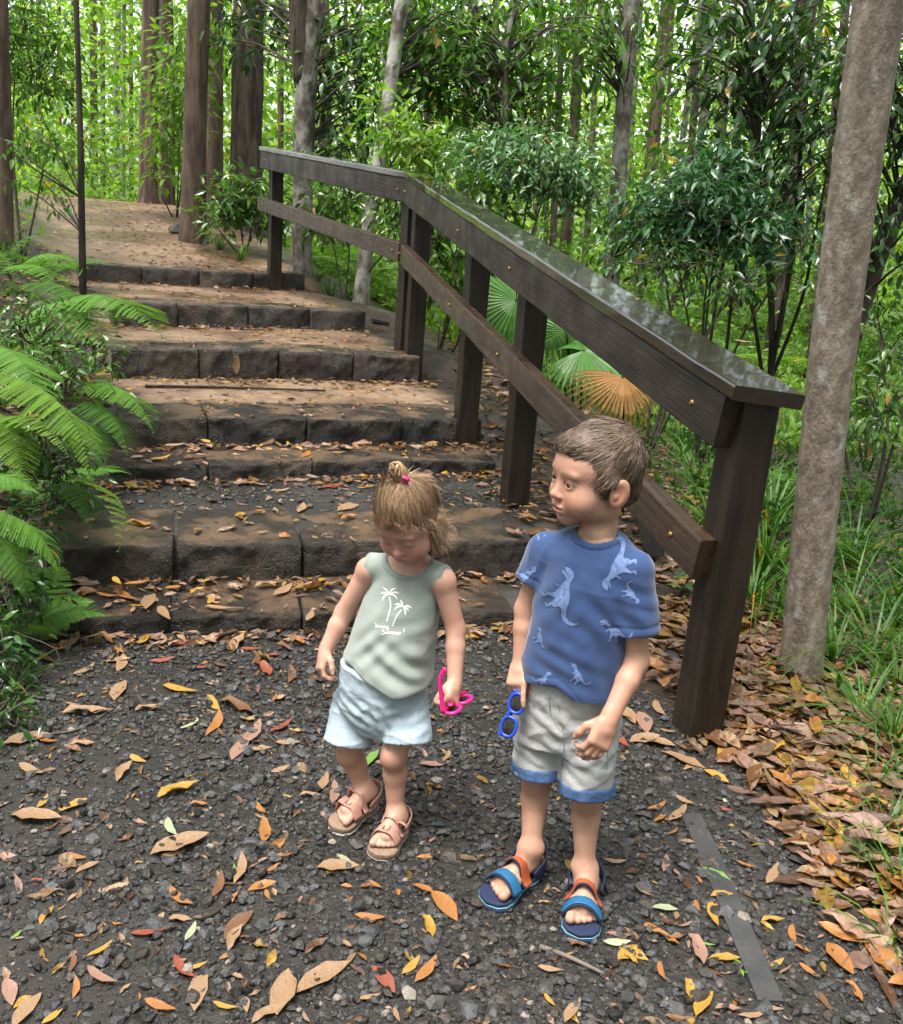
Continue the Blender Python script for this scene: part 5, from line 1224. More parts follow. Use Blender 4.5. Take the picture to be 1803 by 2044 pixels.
def strands(roots, dirs, normals, length, width, seg=5, lift=0.25, droop=0.0, wave=0.0, rg=None, flow=None, sink=0.0):
    """flat tapering hair ribbons; vectorised"""
    n = len(roots); P = roots - normals * sink; d = dirs; out = [P]; length = np.broadcast_to(length, (n,))
    ph = rg.uniform(0, 6.28, n); sd = np.cross(normals, d); sd /= np.linalg.norm(sd, axis=1)[:, None] + 1e-9
    for k in range(seg):
        u = (k + 1) / seg
        dd = d + normals * (lift * (1 - 1.55 * u)) + np.array([0, 0, -droop * u]) + sd * (wave * np.cos(ph + u * 7))[:, None]
        dd /= np.linalg.norm(dd, axis=1)[:, None]; P = P + dd * (length / seg)[:, None]; out.append(P)
    O = np.stack(out, 1); w = width * np.array([0.8, 1, 1, 0.85, 0.6, 0.25, .1])[:seg + 1] if seg + 1 <= 7 else width * np.linspace(1, .2, seg + 1)
    tw = sd[:, None] * np.cos(rg.uniform(-.6, .6, n))[:, None, None] + normals[:, None] * np.sin(rg.uniform(-.6, .6, n))[:, None, None]
    A = O + tw * w[None, :, None] * 0.5; B = O - tw * w[None, :, None] * 0.5
    V = np.stack([A, B], 2).reshape(-1, 3); m = 2 * (seg + 1)
    q = np.array([(2 * k, 2 * k + 1, 2 * k + 3, 2 * k + 2) for k in range(seg)])
    F = (q[None] + (np.arange(n) * m)[:, None, None]).reshape(-1, 4)
    return V, F, m
# ------------------------------------------------------------------ the boy
def wave_folds(V, items):
    """sum of soft cloth folds: (centre, across-direction, wavelength, amplitude, radius)"""
    d = np.zeros(len(V))
    for c, a, wl, am, rad in items:
        q = V - np.asarray(c); t = q @ unit(a); d += am * np.cos(t / wl * 2 * math.pi + 0.6 * np.sin(t * 30)) * np.exp(-(np.linalg.norm(q, axis=1) / rad) ** 2)
    return d

def build_boy():
    tm = lambda px, py, Y: at(px, py, Y)
    heelR, toeR = onz(1070, 1728, 0.022), onz(975, 1796, 0.022); heelL, toeL = onz(1170, 1762, 0.022), onz(1157, 1862, 0.022)
    ankR, ankL = tm(1060, 1692, heelR[1] - 0.035), tm(1167, 1730, heelL[1] - 0.025)
    knR, knL = tm(1072, 1556, 1.865), tm(1172, 1592, 1.80)
    hipR, hipL = tm(1085, 1420, 1.875), tm(1180, 1436, 1.825)
    root = empty('person', (float((heelR[0] + heelL[0]) / 2), float((heelR[1] + heelL[1]) / 2), 0.0))
    tag(root, 'child in blue dinosaur print T-shirt and grey shorts, looking aside, holding blue sunglasses', 'person')
    bpy.context.view_layer.update()
    sideB = unit(tm(1285, 1130, 1.78) - tm(1065, 1090, 1.88)); sideB[2] = 0; sideB = unit(sideB)       # towards his own left
    front = np.array([sideB[1], -sideB[0], 0.0])
    shR, shL = tm(1092, 1100, 1.875), tm(1266, 1138, 1.785)
    elR, elL = tm(1050, 1216, 1.885), tm(1272, 1318, 1.77)
    wrR, wrL = tm(1040, 1322, 1.85), tm(1216, 1436, 1.70)
    pel = (hipR + hipL) / 2; neckb = tm(1192, 1072, 1.835)
    hc = tm(1191, 945, 1.845); H = head_frame(67, 4, 2); sc = 1.045
    lo = np.array([0.02, 1.52, -0.0]); hi = np.array([0.62, 2.06, 1.12])
    S = Sculpt(lo, hi, 0.0030, zfine=0.80, hf=0.0023)
    L = sculpt_head(S, hc, H, sc, neckb + np.array([0, 0, 0.01]))
    # trunk under the clothes
    def st(p, a, b): return (*p, a, b)
    zs = lambda t: pel + (neckb - pel) * t
    S.loft([st(zs(-0.12), 0.085, 0.070), st(zs(0.1), 0.090, 0.072), st(zs(0.45), 0.085, 0.068), st(zs(0.75), 0.095, 0.068), st(zs(0.93), 0.075, 0.050), st(zs(1.02), 0.040, 0.035)], sideB, front, 0.0)
    S.cone(neckb - sideB * 0.02 - [0, 0, 0.030], shR - [0, 0, 0.004], 0.026, 0.030, 0.015); S.cone(neckb + sideB * 0.02 - [0, 0, 0.030], shL - [0, 0, 0.004], 0.026, 0.030, 0.015)
    # arms
    for sh, el, wr in ((shR, elR, wrR), (shL, elL, wrL)):
        S.cone(sh, el, 0.030, 0.0235, 0.012); md = el + (wr - el) * 0.35
        S.cone(el, md, 0.0236, 0.0232, 0.012); S.cone(md, wr, 0.0232, 0.0175, 0.008)
    # legs
    for hp, kn, an in ((hipR, knR, ankR), (hipL, knL, ankL)):
        S.cone(hp, kn, 0.052, 0.0325, 0.02); cf = kn + (an - kn) * 0.32 + np.array([0.0, 0.010, 0])
        S.cone(kn, cf, 0.0300, 0.0300, 0.015); S.cone(cf, an, 0.0300, 0.0205, 0.012)
        S.ell(kn + front * 0.012, (0.0235, 0.0235, 0.028), None, 0.014)
        S.ell(an + np.array([0.016, 0, 0.0]), (0.014, 0.014, 0.014), None, 0.012); S.ell(an - np.array([0.016, 0, 0.0]), (0.014, 0.014, 0.014), None, 0.012)
    fw = 0.070
    oR = unit(np.cross(toeR - heelR, [0, 0, 1.0])) * -1; oL = unit(np.cross(toeL - heelL, [0, 0, 1.0]))
    oR, oL = (oR if oR[0] < 0 else -oR), (oL if oL[0] > 0 else -oL)
    toeRi = heelR + (toeR - heelR) * 0.94; toeLi = heelL + (toeL - heelL) * 0.93
    PR = foot(S, heelR + (toeR - heelR) * 0.03, toeRi, ankR, fw, oR); PL = foot(S, heelL + (toeL - heelL) * 0.03, toeLi, ankL, fw, oL)
    # hands
    KR = hand(S, wrR, tm(1028, 1385, 1.80) - wrR, np.array([0.35, 0.75, 0.0]), np.array([0.6, -0.8, 0]), 1.02,
         ((8, 12, 12), (45, 70, 40), (52, 75, 40), (55, 75, 40)), ((0.75, 0.45, 0.25), (0.9, 0.1, 0.35), (0.9, -0.05, 0.4)))
    hand(S, wrL, tm(1192, 1490, 1.675) - wrL, np.array([-0.15, 0.95, 0.15]), np.array([-1, -0.1, 0]), 1.14,
         ((34, 48, 20), (26, 38, 22), (22, 34, 20), (20, 34, 20)), ((0.65, 0.6, 0.3), (0.8, 0.15, 0.45), (0.7, -0.1, 0.6)))
    V, Q = S.mesh(); del S
    C = skin_colors(V, (0.445, 0.248, 0.176), hc, H, sc, blush=0.55)
    for kn in (knR, knL): 
        w = np.exp(-(np.linalg.norm(V - kn - front * 0.03, axis=1) / 0.04) ** 2)[:, None] * 0.35; C = C * (1 - w) + np.array((0.30, 0.14, 0.09)) * w
    for (h_, t_, P_) in ((heelR, toeRi, PR), (heelL, toeLi, PL)):      # toenails a little lighter, toes pinker
        w = np.exp(-(np.linalg.norm(V - P_(0.95, -0.2, 0.012), axis=1) / 0.03) ** 2)[:, None] * 0.3; C = C * (1 - w) + np.array((0.40, 0.20, 0.14)) * w
    body = person_part(root, 'body', V, [Q], M_SKIN, C)
    bv = bvh_of(V[:], Q)
    for sx in (-1, 1): eyeball(root, L, H, sc, sx, (-0.12, -0.02))

    # ---- T-shirt
    m_sh = mat('blue jersey', rough=0.85, spec=0.2, sheen=0.3, col=True, bump=0.05, bump_scale=300)
    S = Sculpt(lo + [0, 0, 0.5], hi, 0.0032)
    zt = lambda t: pel + (neckb - pel) * t
    S.loft([st(zt(0.02) + front * 0.012, 0.122, 0.094), st(zt(0.2) + front * 0.012, 0.116, 0.090), st(zt(0.5) + front * 0.006, 0.108, 0.082), st(zt(0.75), 0.108, 0.080), st(zt(0.9), 0.098, 0.068), st(zt(0.985), 0.074, 0.056), st(zt(1.02), 0.060, 0.050)], sideB, front, 0.0)
    for sh, el, ex in ((shR, elR, 0.50), (shL, elL, 0.66)):
        e = sh + (el - sh) * ex; d = unit(el - sh)
        S.cone(zt(0.925) + (sh - zt(0.925)) * 0.25, sh, 0.042, 0.037, 0.02)
        S.cone(sh, e + d * 0.03, 0.0385, 0.0475, 0.014, end=(e, d))
    # neck opening
    ncut = (neckb + front * 0.012 + np.array([0, 0, 0.022]), np.array((0.0475, 0.0475, 0.036)))
    S.ell(ncut[0], ncut[1], None, 0.004, True)
    # hem: lower on his left, hitched up at the button
    hp_ = [tm(x, y, Yv) for x, y, Yv in ((1040, 1358, 1.82), (1070, 1366, 1.79), (1108, 1372, 1.755), (1140, 1398, 1.74), (1172, 1436, 1.735), (1200, 1450, 1.73), (1245, 1430, 1.73))]
    S.hem(sideB, hp_, 0.004)
    V, Q = S.mesh(); del S
    N = vnormals(V, Q)
    uu = np.array(hp_) @ sideB; hemz = -(V[:, 2] - np.interp(V @ sideB, uu, np.array(hp_)[:, 2]))
    low = np.exp(hemz / 0.16)
    d = 0.0020 * vnoise(V * [1, 1, 0.5], 16, 21, 3) + 0.0030 * ridged(V, (1.3, 1.3, 0.4), 11, 23) * np.clip(0.35 + low, 0, 1) + 0.0016 * ridged(V, (0.7, 0.7, 1.3), 14, 27) + 0.45 * wave_folds(V, [
        (tm(1110, 1330, 1.76), (0.3, 0, 1), 0.042, 0.0050, 0.075), (tm(1230, 1240, 1.75), (0.75, 0, 0.65), 0.045, 0.0042, 0.08),
        (tm(1085, 1190, 1.80), (0.85, 0, -0.5), 0.040, 0.0042, 0.07), (tm(1200, 1390, 1.72), (0.9, 0, 0.35), 0.05, 0.0045, 0.07),
        (tm(1150, 1230, 1.74), (0.5, 0, 1), 0.07, 0.0028, 0.09), (tm(1275, 1200, 1.74), (0.2, 0, 1), 0.035, 0.0024, 0.06)])
    V = V + N * d[:, None]
    # hem seam lines
    for sh, el, ex in ((shR, elR, 0.50), (shL, elL, 0.66)):
        e_ = sh + (el - sh) * ex; q_ = (V - e_) @ unit(el - sh); w_ = np.linalg.norm(V - e_, axis=1) < 0.075
        V = V - N * (0.0022 * np.exp(-((q_ + 0.017) / 0.003) ** 2) * w_)[:, None]
    V = V - N * (0.0016 * np.exp(-((hemz + 0.018) / 0.0035) ** 2))[:, None]
    nd = (np.linalg.norm((V - ncut[0]) / ncut[1], axis=1) - 1) * 0.045
    band = (nd < 0.013) & (V[:, 2] > zt(0.8)[2])
    C = np.tile(np.array((0.031, 0.061, 0.160)), (len(V), 1)); C[band] = (0.024, 0.046, 0.122)
    C *= (1 + 0.06 * vnoise(V, 30, 2, 3))[:, None]
    V = V + N * (0.0016 * band - 0.001 * np.exp(-((nd - 0.0145) / 0.002) ** 2) * (V[:, 2] > zt(0.8)[2]))[:, None]
    person_part(root, 't_shirt', V, [Q], m_sh, C)
    sv = bvh_of(V, Q)
    # dinosaur prints
    m_pr = mat('pale blue print', (0.150, 0.215, 0.39), 0.85, 0.2, var=(0.095, 0.150, 0.30), var_scale=120, var_sharp=(0.45, 0.6))
    dino = [(-.92, .52), (-.85, .62), (-.70, .70), (-.55, .71), (-.45, .64), (-.36, .52), (-.25, .43), (-.05, .36), (.15, .32), (.32, .24), (.5, .12), (.7, .0), (.9, -.06), (1.06, .0), (1.16, .14), (1.18, .32), (1.24, .30), (1.26, .10), (1.16, -.10), (.98, -.22), (.78, -.22), (.60, -.16), (.48, -.14), (.43, -.24), (.44, -.36), (.36, -.46), (.42, -.62), (.40, -.70), (.22, -.70), (.26, -.64), (.32, -.60), (.24, -.46), (.22, -.36), (.12, -.24),
            (.04, -.34), (-.04, -.46), (.0, -.62), (-.02, -.70), (-.20, -.70), (-.16, -.64), (-.09, -.60), (-.14, -.46), (-.10, -.30), (-.12, -.14), (-.2, -.02), (-.26, .06), (-.34, -.04), (-.42, -.08), (-.40, .0), (-.34, .06), (-.32, .14), (-.38, .22), (-.44, .34), (-.52, .40), (-.66, .36), (-.80, .32), (-.84, .36), (-.72, .44), (-.62, .48), (-.78, .47), (-.92, .46)]
    dino = np.array(dino)
    def put(px, py, Y, size, ang, flip=1):
        a = math.radians(ang); R2 = np.array([[math.cos(a), -math.sin(a)], [math.sin(a), math.cos(a)]])
        pl = (dino * [flip, 1] * size * 0.74) @ R2.T
        nn = unit(CAMP - tm(px, py, Y)); nn = unit(np.array([nn[0], nn[1], nn[2] * 0.3])); ux = unit(np.cross([0, 0, 1.0], nn)); uy = np.cross(nn, ux)
        decal(root, 'dinosaur_print', m_pr, [[tuple(p) for p in pl]], tm(px, py, Y), ux, uy, nn, sv, grid=0.010)
    put(1118, 1196, 1.74, 0.074, -66, 1); put(1236, 1140, 1.74, 0.064, 97, 1); put(1222, 1268, 1.72, 0.042, -4, 1)
    put(1068, 1068, 1.80, 0.045, 30, 1); put(1050, 1152, 1.82, 0.034, -100, 1); put(1258, 1190, 1.73, 0.030, -75, -1); put(1085, 1372, 1.72, 0.028, 20, -1); put(1150, 1356, 1.72, 0.034, -30, 1); put(1075, 1285, 1.75, 0.028, -50, 1); 

    # ---- shorts
    m_so = mat('light grey cotton', (0.355, 0.355, 0.36), 0.9, 0.15, var=(0.41, 0.41, 0.41), var_scale=14, bump=0.25, bump_scale=55)
    m_cu = mat('blue chambray cuff', (0.055, 0.105, 0.23), 0.9, 0.15, var=(0.095, 0.155, 0.30), var_scale=60, bump=0.3, bump_scale=80)
    def pant(S, which):
        ends = {'R': (tm(1076, 1540, 1.85), knR), 'L': (tm(1172, 1580, 1.79), knL)}
        if which == 'pants':
            S.loft([st(pel + [0, 0, -0.055], 0.098, 0.084), st(pel + [0, 0, 0.0], 0.104, 0.086), st(pel + [0, 0, 0.10] + front * 0.004, 0.104, 0.081)], sideB, front, 0.0)
            for hp, (e, kn) in ((hipR, ends['R']), (hipL, ends['L'])):
                S.cone(hp + [0, 0, -0.01], e, 0.066, 0.060, 0.022, flat=(sideB, 0.92))
            for hp, (e, kn) in ((hipR, ends['R']), (hipL, ends['L'])):
                d = unit(e - hp); S.plane(e, d, 0.003, (e - 0.085, e + 0.085))
        return ends
    S = Sculpt(lo + [0, 0, 0.2], np.array([hi[0], hi[1], 0.75]), 0.0035)
    ends = pant(S, 'pants'); V, Q = S.mesh(); N = vnormals(V, Q)
    d = 0.0016 * vnoise(V, 22, 31, 4) + 0.0034 * ridged(V, (0.55, 0.55, 1.5), 15, 36) + 0.0016 * ridged(V, (1, 1, 1), 26, 38) + 0.55 * wave_folds(V, [(tm(1100, 1450, 1.78), (0.5, 0, 1), 0.035, 0.0042, 0.06), (tm(1180, 1500, 1.73), (-0.4, 0, 1), 0.040, 0.0042, 0.08),
        (tm(1075, 1500, 1.79), (0.3, 0, 1), 0.030, 0.0030, 0.06), (tm(1135, 1460, 1.75), (1, 0, 0.5), 0.03, 0.0035, 0.05), (tm(1160, 1560, 1.73), (0.6, 0, 1), 0.03, 0.0028, 0.05)])
    V = V + N * d[:, None]; 
    shorts = person_part(root, 'shorts', V, [Q], m_so); pv = bvh_of(V, Q)
    for hp, key in ((hipR, 'R'), (hipL, 'L')):
        e, kn = ends[key]; d = unit(e - hp); S = Sculpt(e - 0.09, e + 0.09, 0.003)
        S.cone(hp, e + d * 0.05, 0.069, 0.064, 0.0, flat=(sideB, 0.92)); S.plane(e + d * 0.004, d, 0.004); S.plane(e - d * 0.024, -d, 0.004)
        V, Q = S.mesh(); N = vnormals(V, Q); V = V + N * (0.0022 * vnoise(V, 40, 5, 3))[:, None]
        person_part(root, 'cuff', V, [Q], m_cu)
    # button and fly seam
    m_bt = mat('brown metal button', (0.10, 0.075, 0.05), 0.35, 0.5, metallic=0.8)
    o_ = tm(1110, 1368, 1.70); dv = unit(o_ - CAMP); h = pv.ray_cast(Vector(CAMP), Vector(dv))
    if h[0] is not None:
        Vd, Fd = dome(np.array(h[0]), np.array(h[1]), 0.0085, 0.004); person_part(root, 'button', Vd, Fd, m_bt)
    m_st = mat('seam thread', (0.22, 0.22, 0.23), 0.9, 0.1)
    nn = front
    def seam(pxs):
        pts = []
        for px, py in pxs:
            dv = unit(tm(px, py, 1.7) - CAMP); h = pv.ray_cast(Vector(CAMP), Vector(dv))
            if h[0] is not None: pts.append(np.array(h[0]) + np.array(h[1]) * 0.0004)
        if len(pts) > 2:
            Vt, Ft = tube(spline(pts, 24), 0.0009, 4); person_part(root, 'seam', Vt, Ft, m_st)
    seam([(1112, 1385), (1118, 1420), (1124, 1460), (1126, 1500), (1122, 1530)])
    seam([(1096, 1390), (1100, 1425), (1112, 1450), (1122, 1462)]); seam([(1070, 1385), (1066, 1410), (1058, 1425)])
    seam([(1210, 1480), (1212, 1520), (1208, 1560)])

    # ---- sandals
    m_sole = mat('navy foam sole', (0.016, 0.024, 0.060), 0.75, 0.3, bump=0.2, bump_scale=200)
    m_mid = mat('pale blue midsole', (0.13, 0.30, 0.36), 0.7, 0.3)
    m_or = mat('orange strap', (0.36, 0.080, 0.028), 0.6, 0.35, bump=0.1, bump_scale=200)
    m_bl = mat('blue strap', (0.018, 0.11, 0.24), 0.55, 0.35, bump=0.1, bump_scale=200)
    for hl, to, out, P, an in ((heelR, toeR, oR, PR, ankR), (heelL, toeL, oL, PL, ankL)):
        z0 = np.array([0, 0, 0.022])
        sd = empty('sandal', tuple(hl - z0)); sd.parent = root; sd.matrix_parent_inverse = root.matrix_world.inverted(); bpy.context.view_layer.update()
        W = sd.matrix_world.inverted()
        def sp(nm, V, F, m):
            o = link(nm, np_mesh(nm, V, F, True), m); o.parent = sd; o.matrix_parent_inverse = W; return o
        f = unit(to - hl)
        V, F = sole_mesh(hl - z0 - f * 0.006, to - z0 + f * 0.010, out, 0.086, 0.0105, 0); sp('sole', V, F, m_sole)
        V, F = sole_mesh(hl - z0 - f * 0.004 + [0, 0, 0.0106], to - z0 + f * 0.008 + [0, 0, 0.0106], out, 0.083, 0.0045, 0); sp('midsole', V, F, m_mid)
        V, F = sole_mesh(hl - z0 - f * 0.003 + [0, 0, 0.0152], to - z0 + f * 0.008 + [0, 0, 0.0152], out, 0.081, 0.0075, 0); sp('footbed', V, F, m_sole)
        Pn = lambda a, s_, u: hl + f * (a * np.linalg.norm(to - hl)) + out * s_ + np.array([0, 0, u])
        for a, wd, half, m, nm in ((0.70, 0.028, 0.040, m_bl, 'front_strap'), (0.45, 0.030, 0.037, m_or, 'ankle_strap')):
            under = strap_over(bv, Pn, a, fw, half, wd, 0.003, 0.0015, zmax=0.044 if a > 0.6 else 0.058)
            V, F = ribbon(under, f + np.array([0, 0, 0.35 if a < 0.5 else 0.1]), wd + 0.007, 0.003, 22); sp('strap_lining', V, F, m_sole)
            V, F = ribbon([p + (unit(p - Pn(a, 0, -0.03))) * 0.0035 for p in under], f + np.array([0, 0, 0.35 if a < 0.5 else 0.1]), wd, 0.003, 22); sp(nm, V, F, m)
        # heel counter
        pts = [Pn(0.30, -0.036, 0.016), Pn(0.12, -0.037, 0.034), Pn(-0.03, -0.018, 0.046), Pn(-0.055, 0, 0.048), Pn(-0.03, 0.018, 0.046), Pn(0.12, 0.037, 0.034), Pn(0.30, 0.036, 0.016)]
        V, F = ribbon(pts, np.array([0, 0, 1.0]), 0.030, 0.004, 26); sp('heel_strap', V, F, m_sole)

    # ---- hair
    rg = np.random.default_rng(3)
    m_ha = mat('brown hair', rough=0.5, spec=0.35, col=True)
    S = Sculpt(hc - 0.16, hc + 0.16, 0.0026)
    E = lambda c, r, k=0.012, sub=False: S.ell(L(*c), np.array(r) * sc, H, k * sc, sub)
    E((0, 0.010, 0.031), (0.0735, 0.0855, 0.0760), 0)
    E((0, 0.044, -0.020), (0.056, 0.048, 0.052), 0.02)
    E((0, -0.050, 0.060), (0.043, 0.028, 0.027), 0.02)
    for sx in (-1, 1): E((sx * 0.055, -0.012, 0.000), (0.022, 0.026, 0.034), 0.012)
    # hairline: keep face, ears and nape free
    def keep_cut(p, n, k=0.006): S.plane(L(*p), H @ np.array(n, float), k)
    E((0, -0.098, -0.026), (0.070, 0.054, 0.072), 0.016, True)
    for sx in (-1, 1):
        E((sx * 0.082, 0.002, -0.032), (0.022, 0.024, 0.036), 0.008, True); E((sx * 0.066, -0.052, -0.045), (0.030, 0.034, 0.040), 0.01, True)
    keep_cut((0, 0, -0.062), (0, 0, -1)); S.plane(L(0, -0.02, -0.034), H @ np.array([0, -0.75, -0.66]), 0.01)
    V, Q = S.mesh(); N = vnormals(V, Q)
    V = V + N * (0.0016 * vnoise(((V - hc) @ H) * [1, 0.25, 1], 60, 8, 2))[:, None]
    C = np.array((0.105, 0.070, 0.049)) * (1 + 0.3 * vnoise(((V - hc) @ H) * [1, 0.15, 1], 80, 4, 2))[:, None]
    hair = person_part(root, 'hair', V, [Q], m_ha, C)
    q = ((V - hc) @ H) / sc; N = vnormals(V, Q)
    ok = np.nonzero((q[:, 1] > -0.12))[0]; pick = rg.choice(ok, 12000)
    Vr, Nr, qr = V[pick], N[pick], q[pick]
    crown = np.array([0.010, 0.066, 0.075]); fl = qr - crown; nf = np.linalg.norm(fl, axis=1)[:, None]; fl = fl / (nf + 1e-9) + rg.normal(0, 1, fl.shape) * np.exp(-(nf / 0.02) ** 2)
    fl[:, 0] -= 0.25 * (qr[:, 1] < 0.03); lk = vnoise(qr, 42, 91, 2); lk2 = vnoise(qr, 42, 92, 2); fl += np.stack([0.20 * lk, 0.08 * lk2, 0.15 * lk2], -1) + rg.normal(0, 0.09, fl.shape)
    D = fl @ H.T; D = D - (D * Nr).sum(1)[:, None] * Nr; D /= np.linalg.norm(D, axis=1)[:, None] + 1e-9
    fr = (qr[:, 1] < -0.035) & (qr[:, 2] > 0.02)
    ln = rg.uniform(0.014, 0.032, len(pick)) * np.where(qr[:, 2] < 0.0, 0.55, 1.0) * np.where(fr, 0.65, 1)
    Vs, Fs, m = strands(Vr, D, Nr, ln * np.clip(1 + 0.25 * lk2, .6, 1.4), 0.0012, 4, 0.20, 0.10, 0.10, rg, sink=0.0006)
    base = np.array((0.115, 0.077, 0.054)) * (rg.uniform(0.5, 1.7, len(pick)) * np.clip(1 + 0.55 * vnoise(qr, 60, 95, 2), 0.35, 2))[:, None]
    Cs = np.repeat(base, m, 0)
    o = link('hair_strands', np_mesh('hair_strands', Vs, [Fs], True, Cs), m_ha); o.parent = root; o.matrix_parent_inverse = root.matrix_world.inverted(); o['kind'] = 'stuff'
    # brows and lashes stay on the skin
    return dict(root=root, bvh=bv, wrR=wrR, KR=KR)
BOY = build_boy()
# ------------------------------------------------------------------ the girl
def build_girl():
    tm = lambda px, py, Y: at(px, py, Y)
    zs0 = 0.020
    heelR, toeR = onz(748, 1592, zs0 + 0.012), onz(670, 1648, zs0); heelL, toeL = onz(797, 1646, zs0), onz(754, 1702, zs0)
    def fix(h, t, Lf): d = t - h; return t - d / np.linalg.norm(d) * Lf
    heelR, heelL = fix(heelR, toeR, 0.140), fix(heelL, toeL, 0.135)
    ankR, ankL = tm(727, 1578, heelR[1] - 0.02), tm(790, 1622, heelL[1] - 0.022)
    knR, knL = tm(698, 1502, 2.015), tm(787, 1508, 1.955)
    hipR, hipL = tm(712, 1398, 2.035), tm(808, 1404, 1.995)
    root = empty('person', (float((heelR[0] + heelL[0]) / 2), float((heelR[1] + heelL[1]) / 2), 0.0))
    tag(root, 'toddler in sage green tank top and pale shorts, head bowed, hair in topknot', 'person')
    bpy.context.view_layer.update()
    sideB = unit((tm(895, 1150, 1.99) - tm(725, 1135, 2.05)) * [1, 1, 0]); front = np.array([sideB[1], -sideB[0], 0.0])
    shR, shL = tm(737, 1138, 2.05), tm(884, 1160, 2.00)
    elR, elL = tm(688, 1222, 2.06), tm(910, 1256, 1.99)
    wrR, wrL = tm(650, 1298, 2.02), tm(908, 1362, 1.93)
    pel = (hipR + hipL) / 2; neckb = tm(823, 1118, 2.055)
    hc = tm(815, 1036, 1.985); H = head_frame(20, 31, -4); sc = 0.90
    lo = np.array([-0.36, 1.72, 0.0]); hi = np.array([0.08, 2.24, 0.98])
    S = Sculpt(lo, hi, 0.0028, zfine=0.66, hf=0.0022)
    L = sculpt_head(S, hc, H, sc, neckb + np.array([0, 0, 0.0]), closed=True)
    def st(p, a, b): return (*p, a, b)
    zt = lambda t: pel + (neckb - pel) * t
    S.loft([st(zt(-0.10), 0.050, 0.050), st(zt(0.1), 0.082, 0.074), st(zt(0.45), 0.080, 0.074), st(zt(0.75), 0.082, 0.066), st(zt(0.93), 0.066, 0.048), st(zt(1.02), 0.036, 0.032)], sideB, front, 0.0)
    S.cone(neckb - sideB * 0.02 - [0, 0, 0.012], shR, 0.028, 0.030, 0.02); S.cone(neckb + sideB * 0.02 - [0, 0, 0.012], shL, 0.028, 0.030, 0.02)
    for sh, el, wr in ((shR, elR, wrR), (shL, elL, wrL)):
        S.cone(sh, el, 0.0268, 0.0225, 0.012); md = el + (wr - el) * 0.35
        S.cone(el, md, 0.0222, 0.0220, 0.010); S.cone(md, wr, 0.0220, 0.0165, 0.008)
    for hp, kn, an in ((hipR, knR, ankR), (hipL, knL, ankL)):
        S.cone(hp, kn, 0.048, 0.0300, 0.02); cf = kn + (an - kn) * 0.35 + np.array([0.0, 0.008, 0])
        S.cone(kn, cf, 0.0275, 0.0270, 0.015); S.cone(cf, an, 0.0270, 0.0192, 0.012)
        S.ell(kn + front * 0.014, (0.0235, 0.022, 0.028), None, 0.012)
    fw = 0.060
    def outv(t, h, sg): o = unit(np.cross(t - h, [0, 0, 1.0])); return o if o[0] * sg > 0 else -o
    oR, oL = outv(toeR, heelR, -1), outv(toeL, heelL, 1)
    PR = foot(S, heelR + (toeR - heelR) * 0.03, heelR + (toeR - heelR) * 0.95, ankR, fw, oR); PL = foot(S, heelL + (toeL - heelL) * 0.03, heelL + (toeL - heelL) * 0.95, ankL, fw, oL)
    hand(S, wrR, tm(637, 1345, 1.99) - wrR, np.array([0.85, 0.45, 0.0]), np.array([0.45, -0.9, 0]), 0.92,
         ((30, 42, 25), (38, 50, 30), (42, 52, 30), (45, 52, 30)), ((0.6, 0.6, 0.3), (0.85, 0.2, 0.3), (0.85, 0.0, 0.4)))
    KL = hand(S, wrL, tm(900, 1408, 1.885) - wrL, np.array([-0.6, 0.75, 0.0]), np.array([-0.75, -0.6, 0]), 0.95,
         ((40, 65, 40), (48, 72, 40), (50, 72, 40), (52, 70, 40)), ((0.8, 0.45, 0.3), (0.85, -0.05, 0.45), (0.7, -0.2, 0.6)))
    V, Q = S.mesh(); del S
    C = skin_colors(V, (0.475, 0.268, 0.198), hc, H, sc, lips=(0.45, 0.18, 0.16), blush=0.5, closed=True)
    for kn in (knR, knL):
        w = np.exp(-(np.linalg.norm(V - kn - front * 0.03, axis=1) / 0.035) ** 2)[:, None] * 0.4; C = C * (1 - w) + np.array((0.34, 0.155, 0.10)) * w
    person_part(root, 'body', V, [Q], M_SKIN, C); bv = bvh_of(V, Q)

    # ---- tank top
    m_tk = mat('sage jersey', rough=0.85, spec=0.2, sheen=0.25, col=True, bump=0.05, bump_scale=300)
    S = Sculpt(lo + [0, 0, 0.38], hi, 0.0030)
    S.loft([st(zt(-0.18) + front * 0.014, 0.108, 0.094), st(zt(0.12) + front * 0.018, 0.116, 0.098), st(zt(0.4) + front * 0.012, 0.102, 0.090), st(zt(0.7) + front * 0.006, 0.090, 0.078), st(zt(0.88), 0.080, 0.062), st(zt(0.985), 0.062, 0.050)], sideB, front, 0.0)
    for sh in (shR, shL): S.cone(zt(0.95), zt(0.95) + (sh - zt(0.95)) * 0.90 + [0, 0, 0.006], 0.034, 0.033, 0.015)
    # arm holes and neck opening
    holes = []
    for sh, el in ((shR, elR), (shL, elL)):
        d = unit(el - sh); o = sh + unit((sh - zt(0.93)) * [1, 1, 0]) * 0.034
        holes.append((o + np.array([0, 0, 0.03]), o + d * 0.050)); S.cone(*holes[-1], 0.029, 0.033, 0.005, sub=True)
    ncut = (neckb + front * 0.034 + np.array([0, 0, 0.026]), np.array((0.056, 0.060, 0.052)))
    S.ell(ncut[0], ncut[1], None, 0.004, True)
    hp_ = [tm(x, y, Yv) for x, y, Yv in ((680, 1318, 1.98), (704, 1334, 1.95), (738, 1366, 1.925), (785, 1394, 1.91), (832, 1394, 1.905), (864, 1380, 1.91), (885, 1345, 1.92))]
    S.hem(sideB, hp_, 0.004)
    V, Q = S.mesh(); del S; N = vnormals(V, Q)
    low = np.clip((zt(0.45)[2] - V[:, 2]) / 0.12, 0, 1)
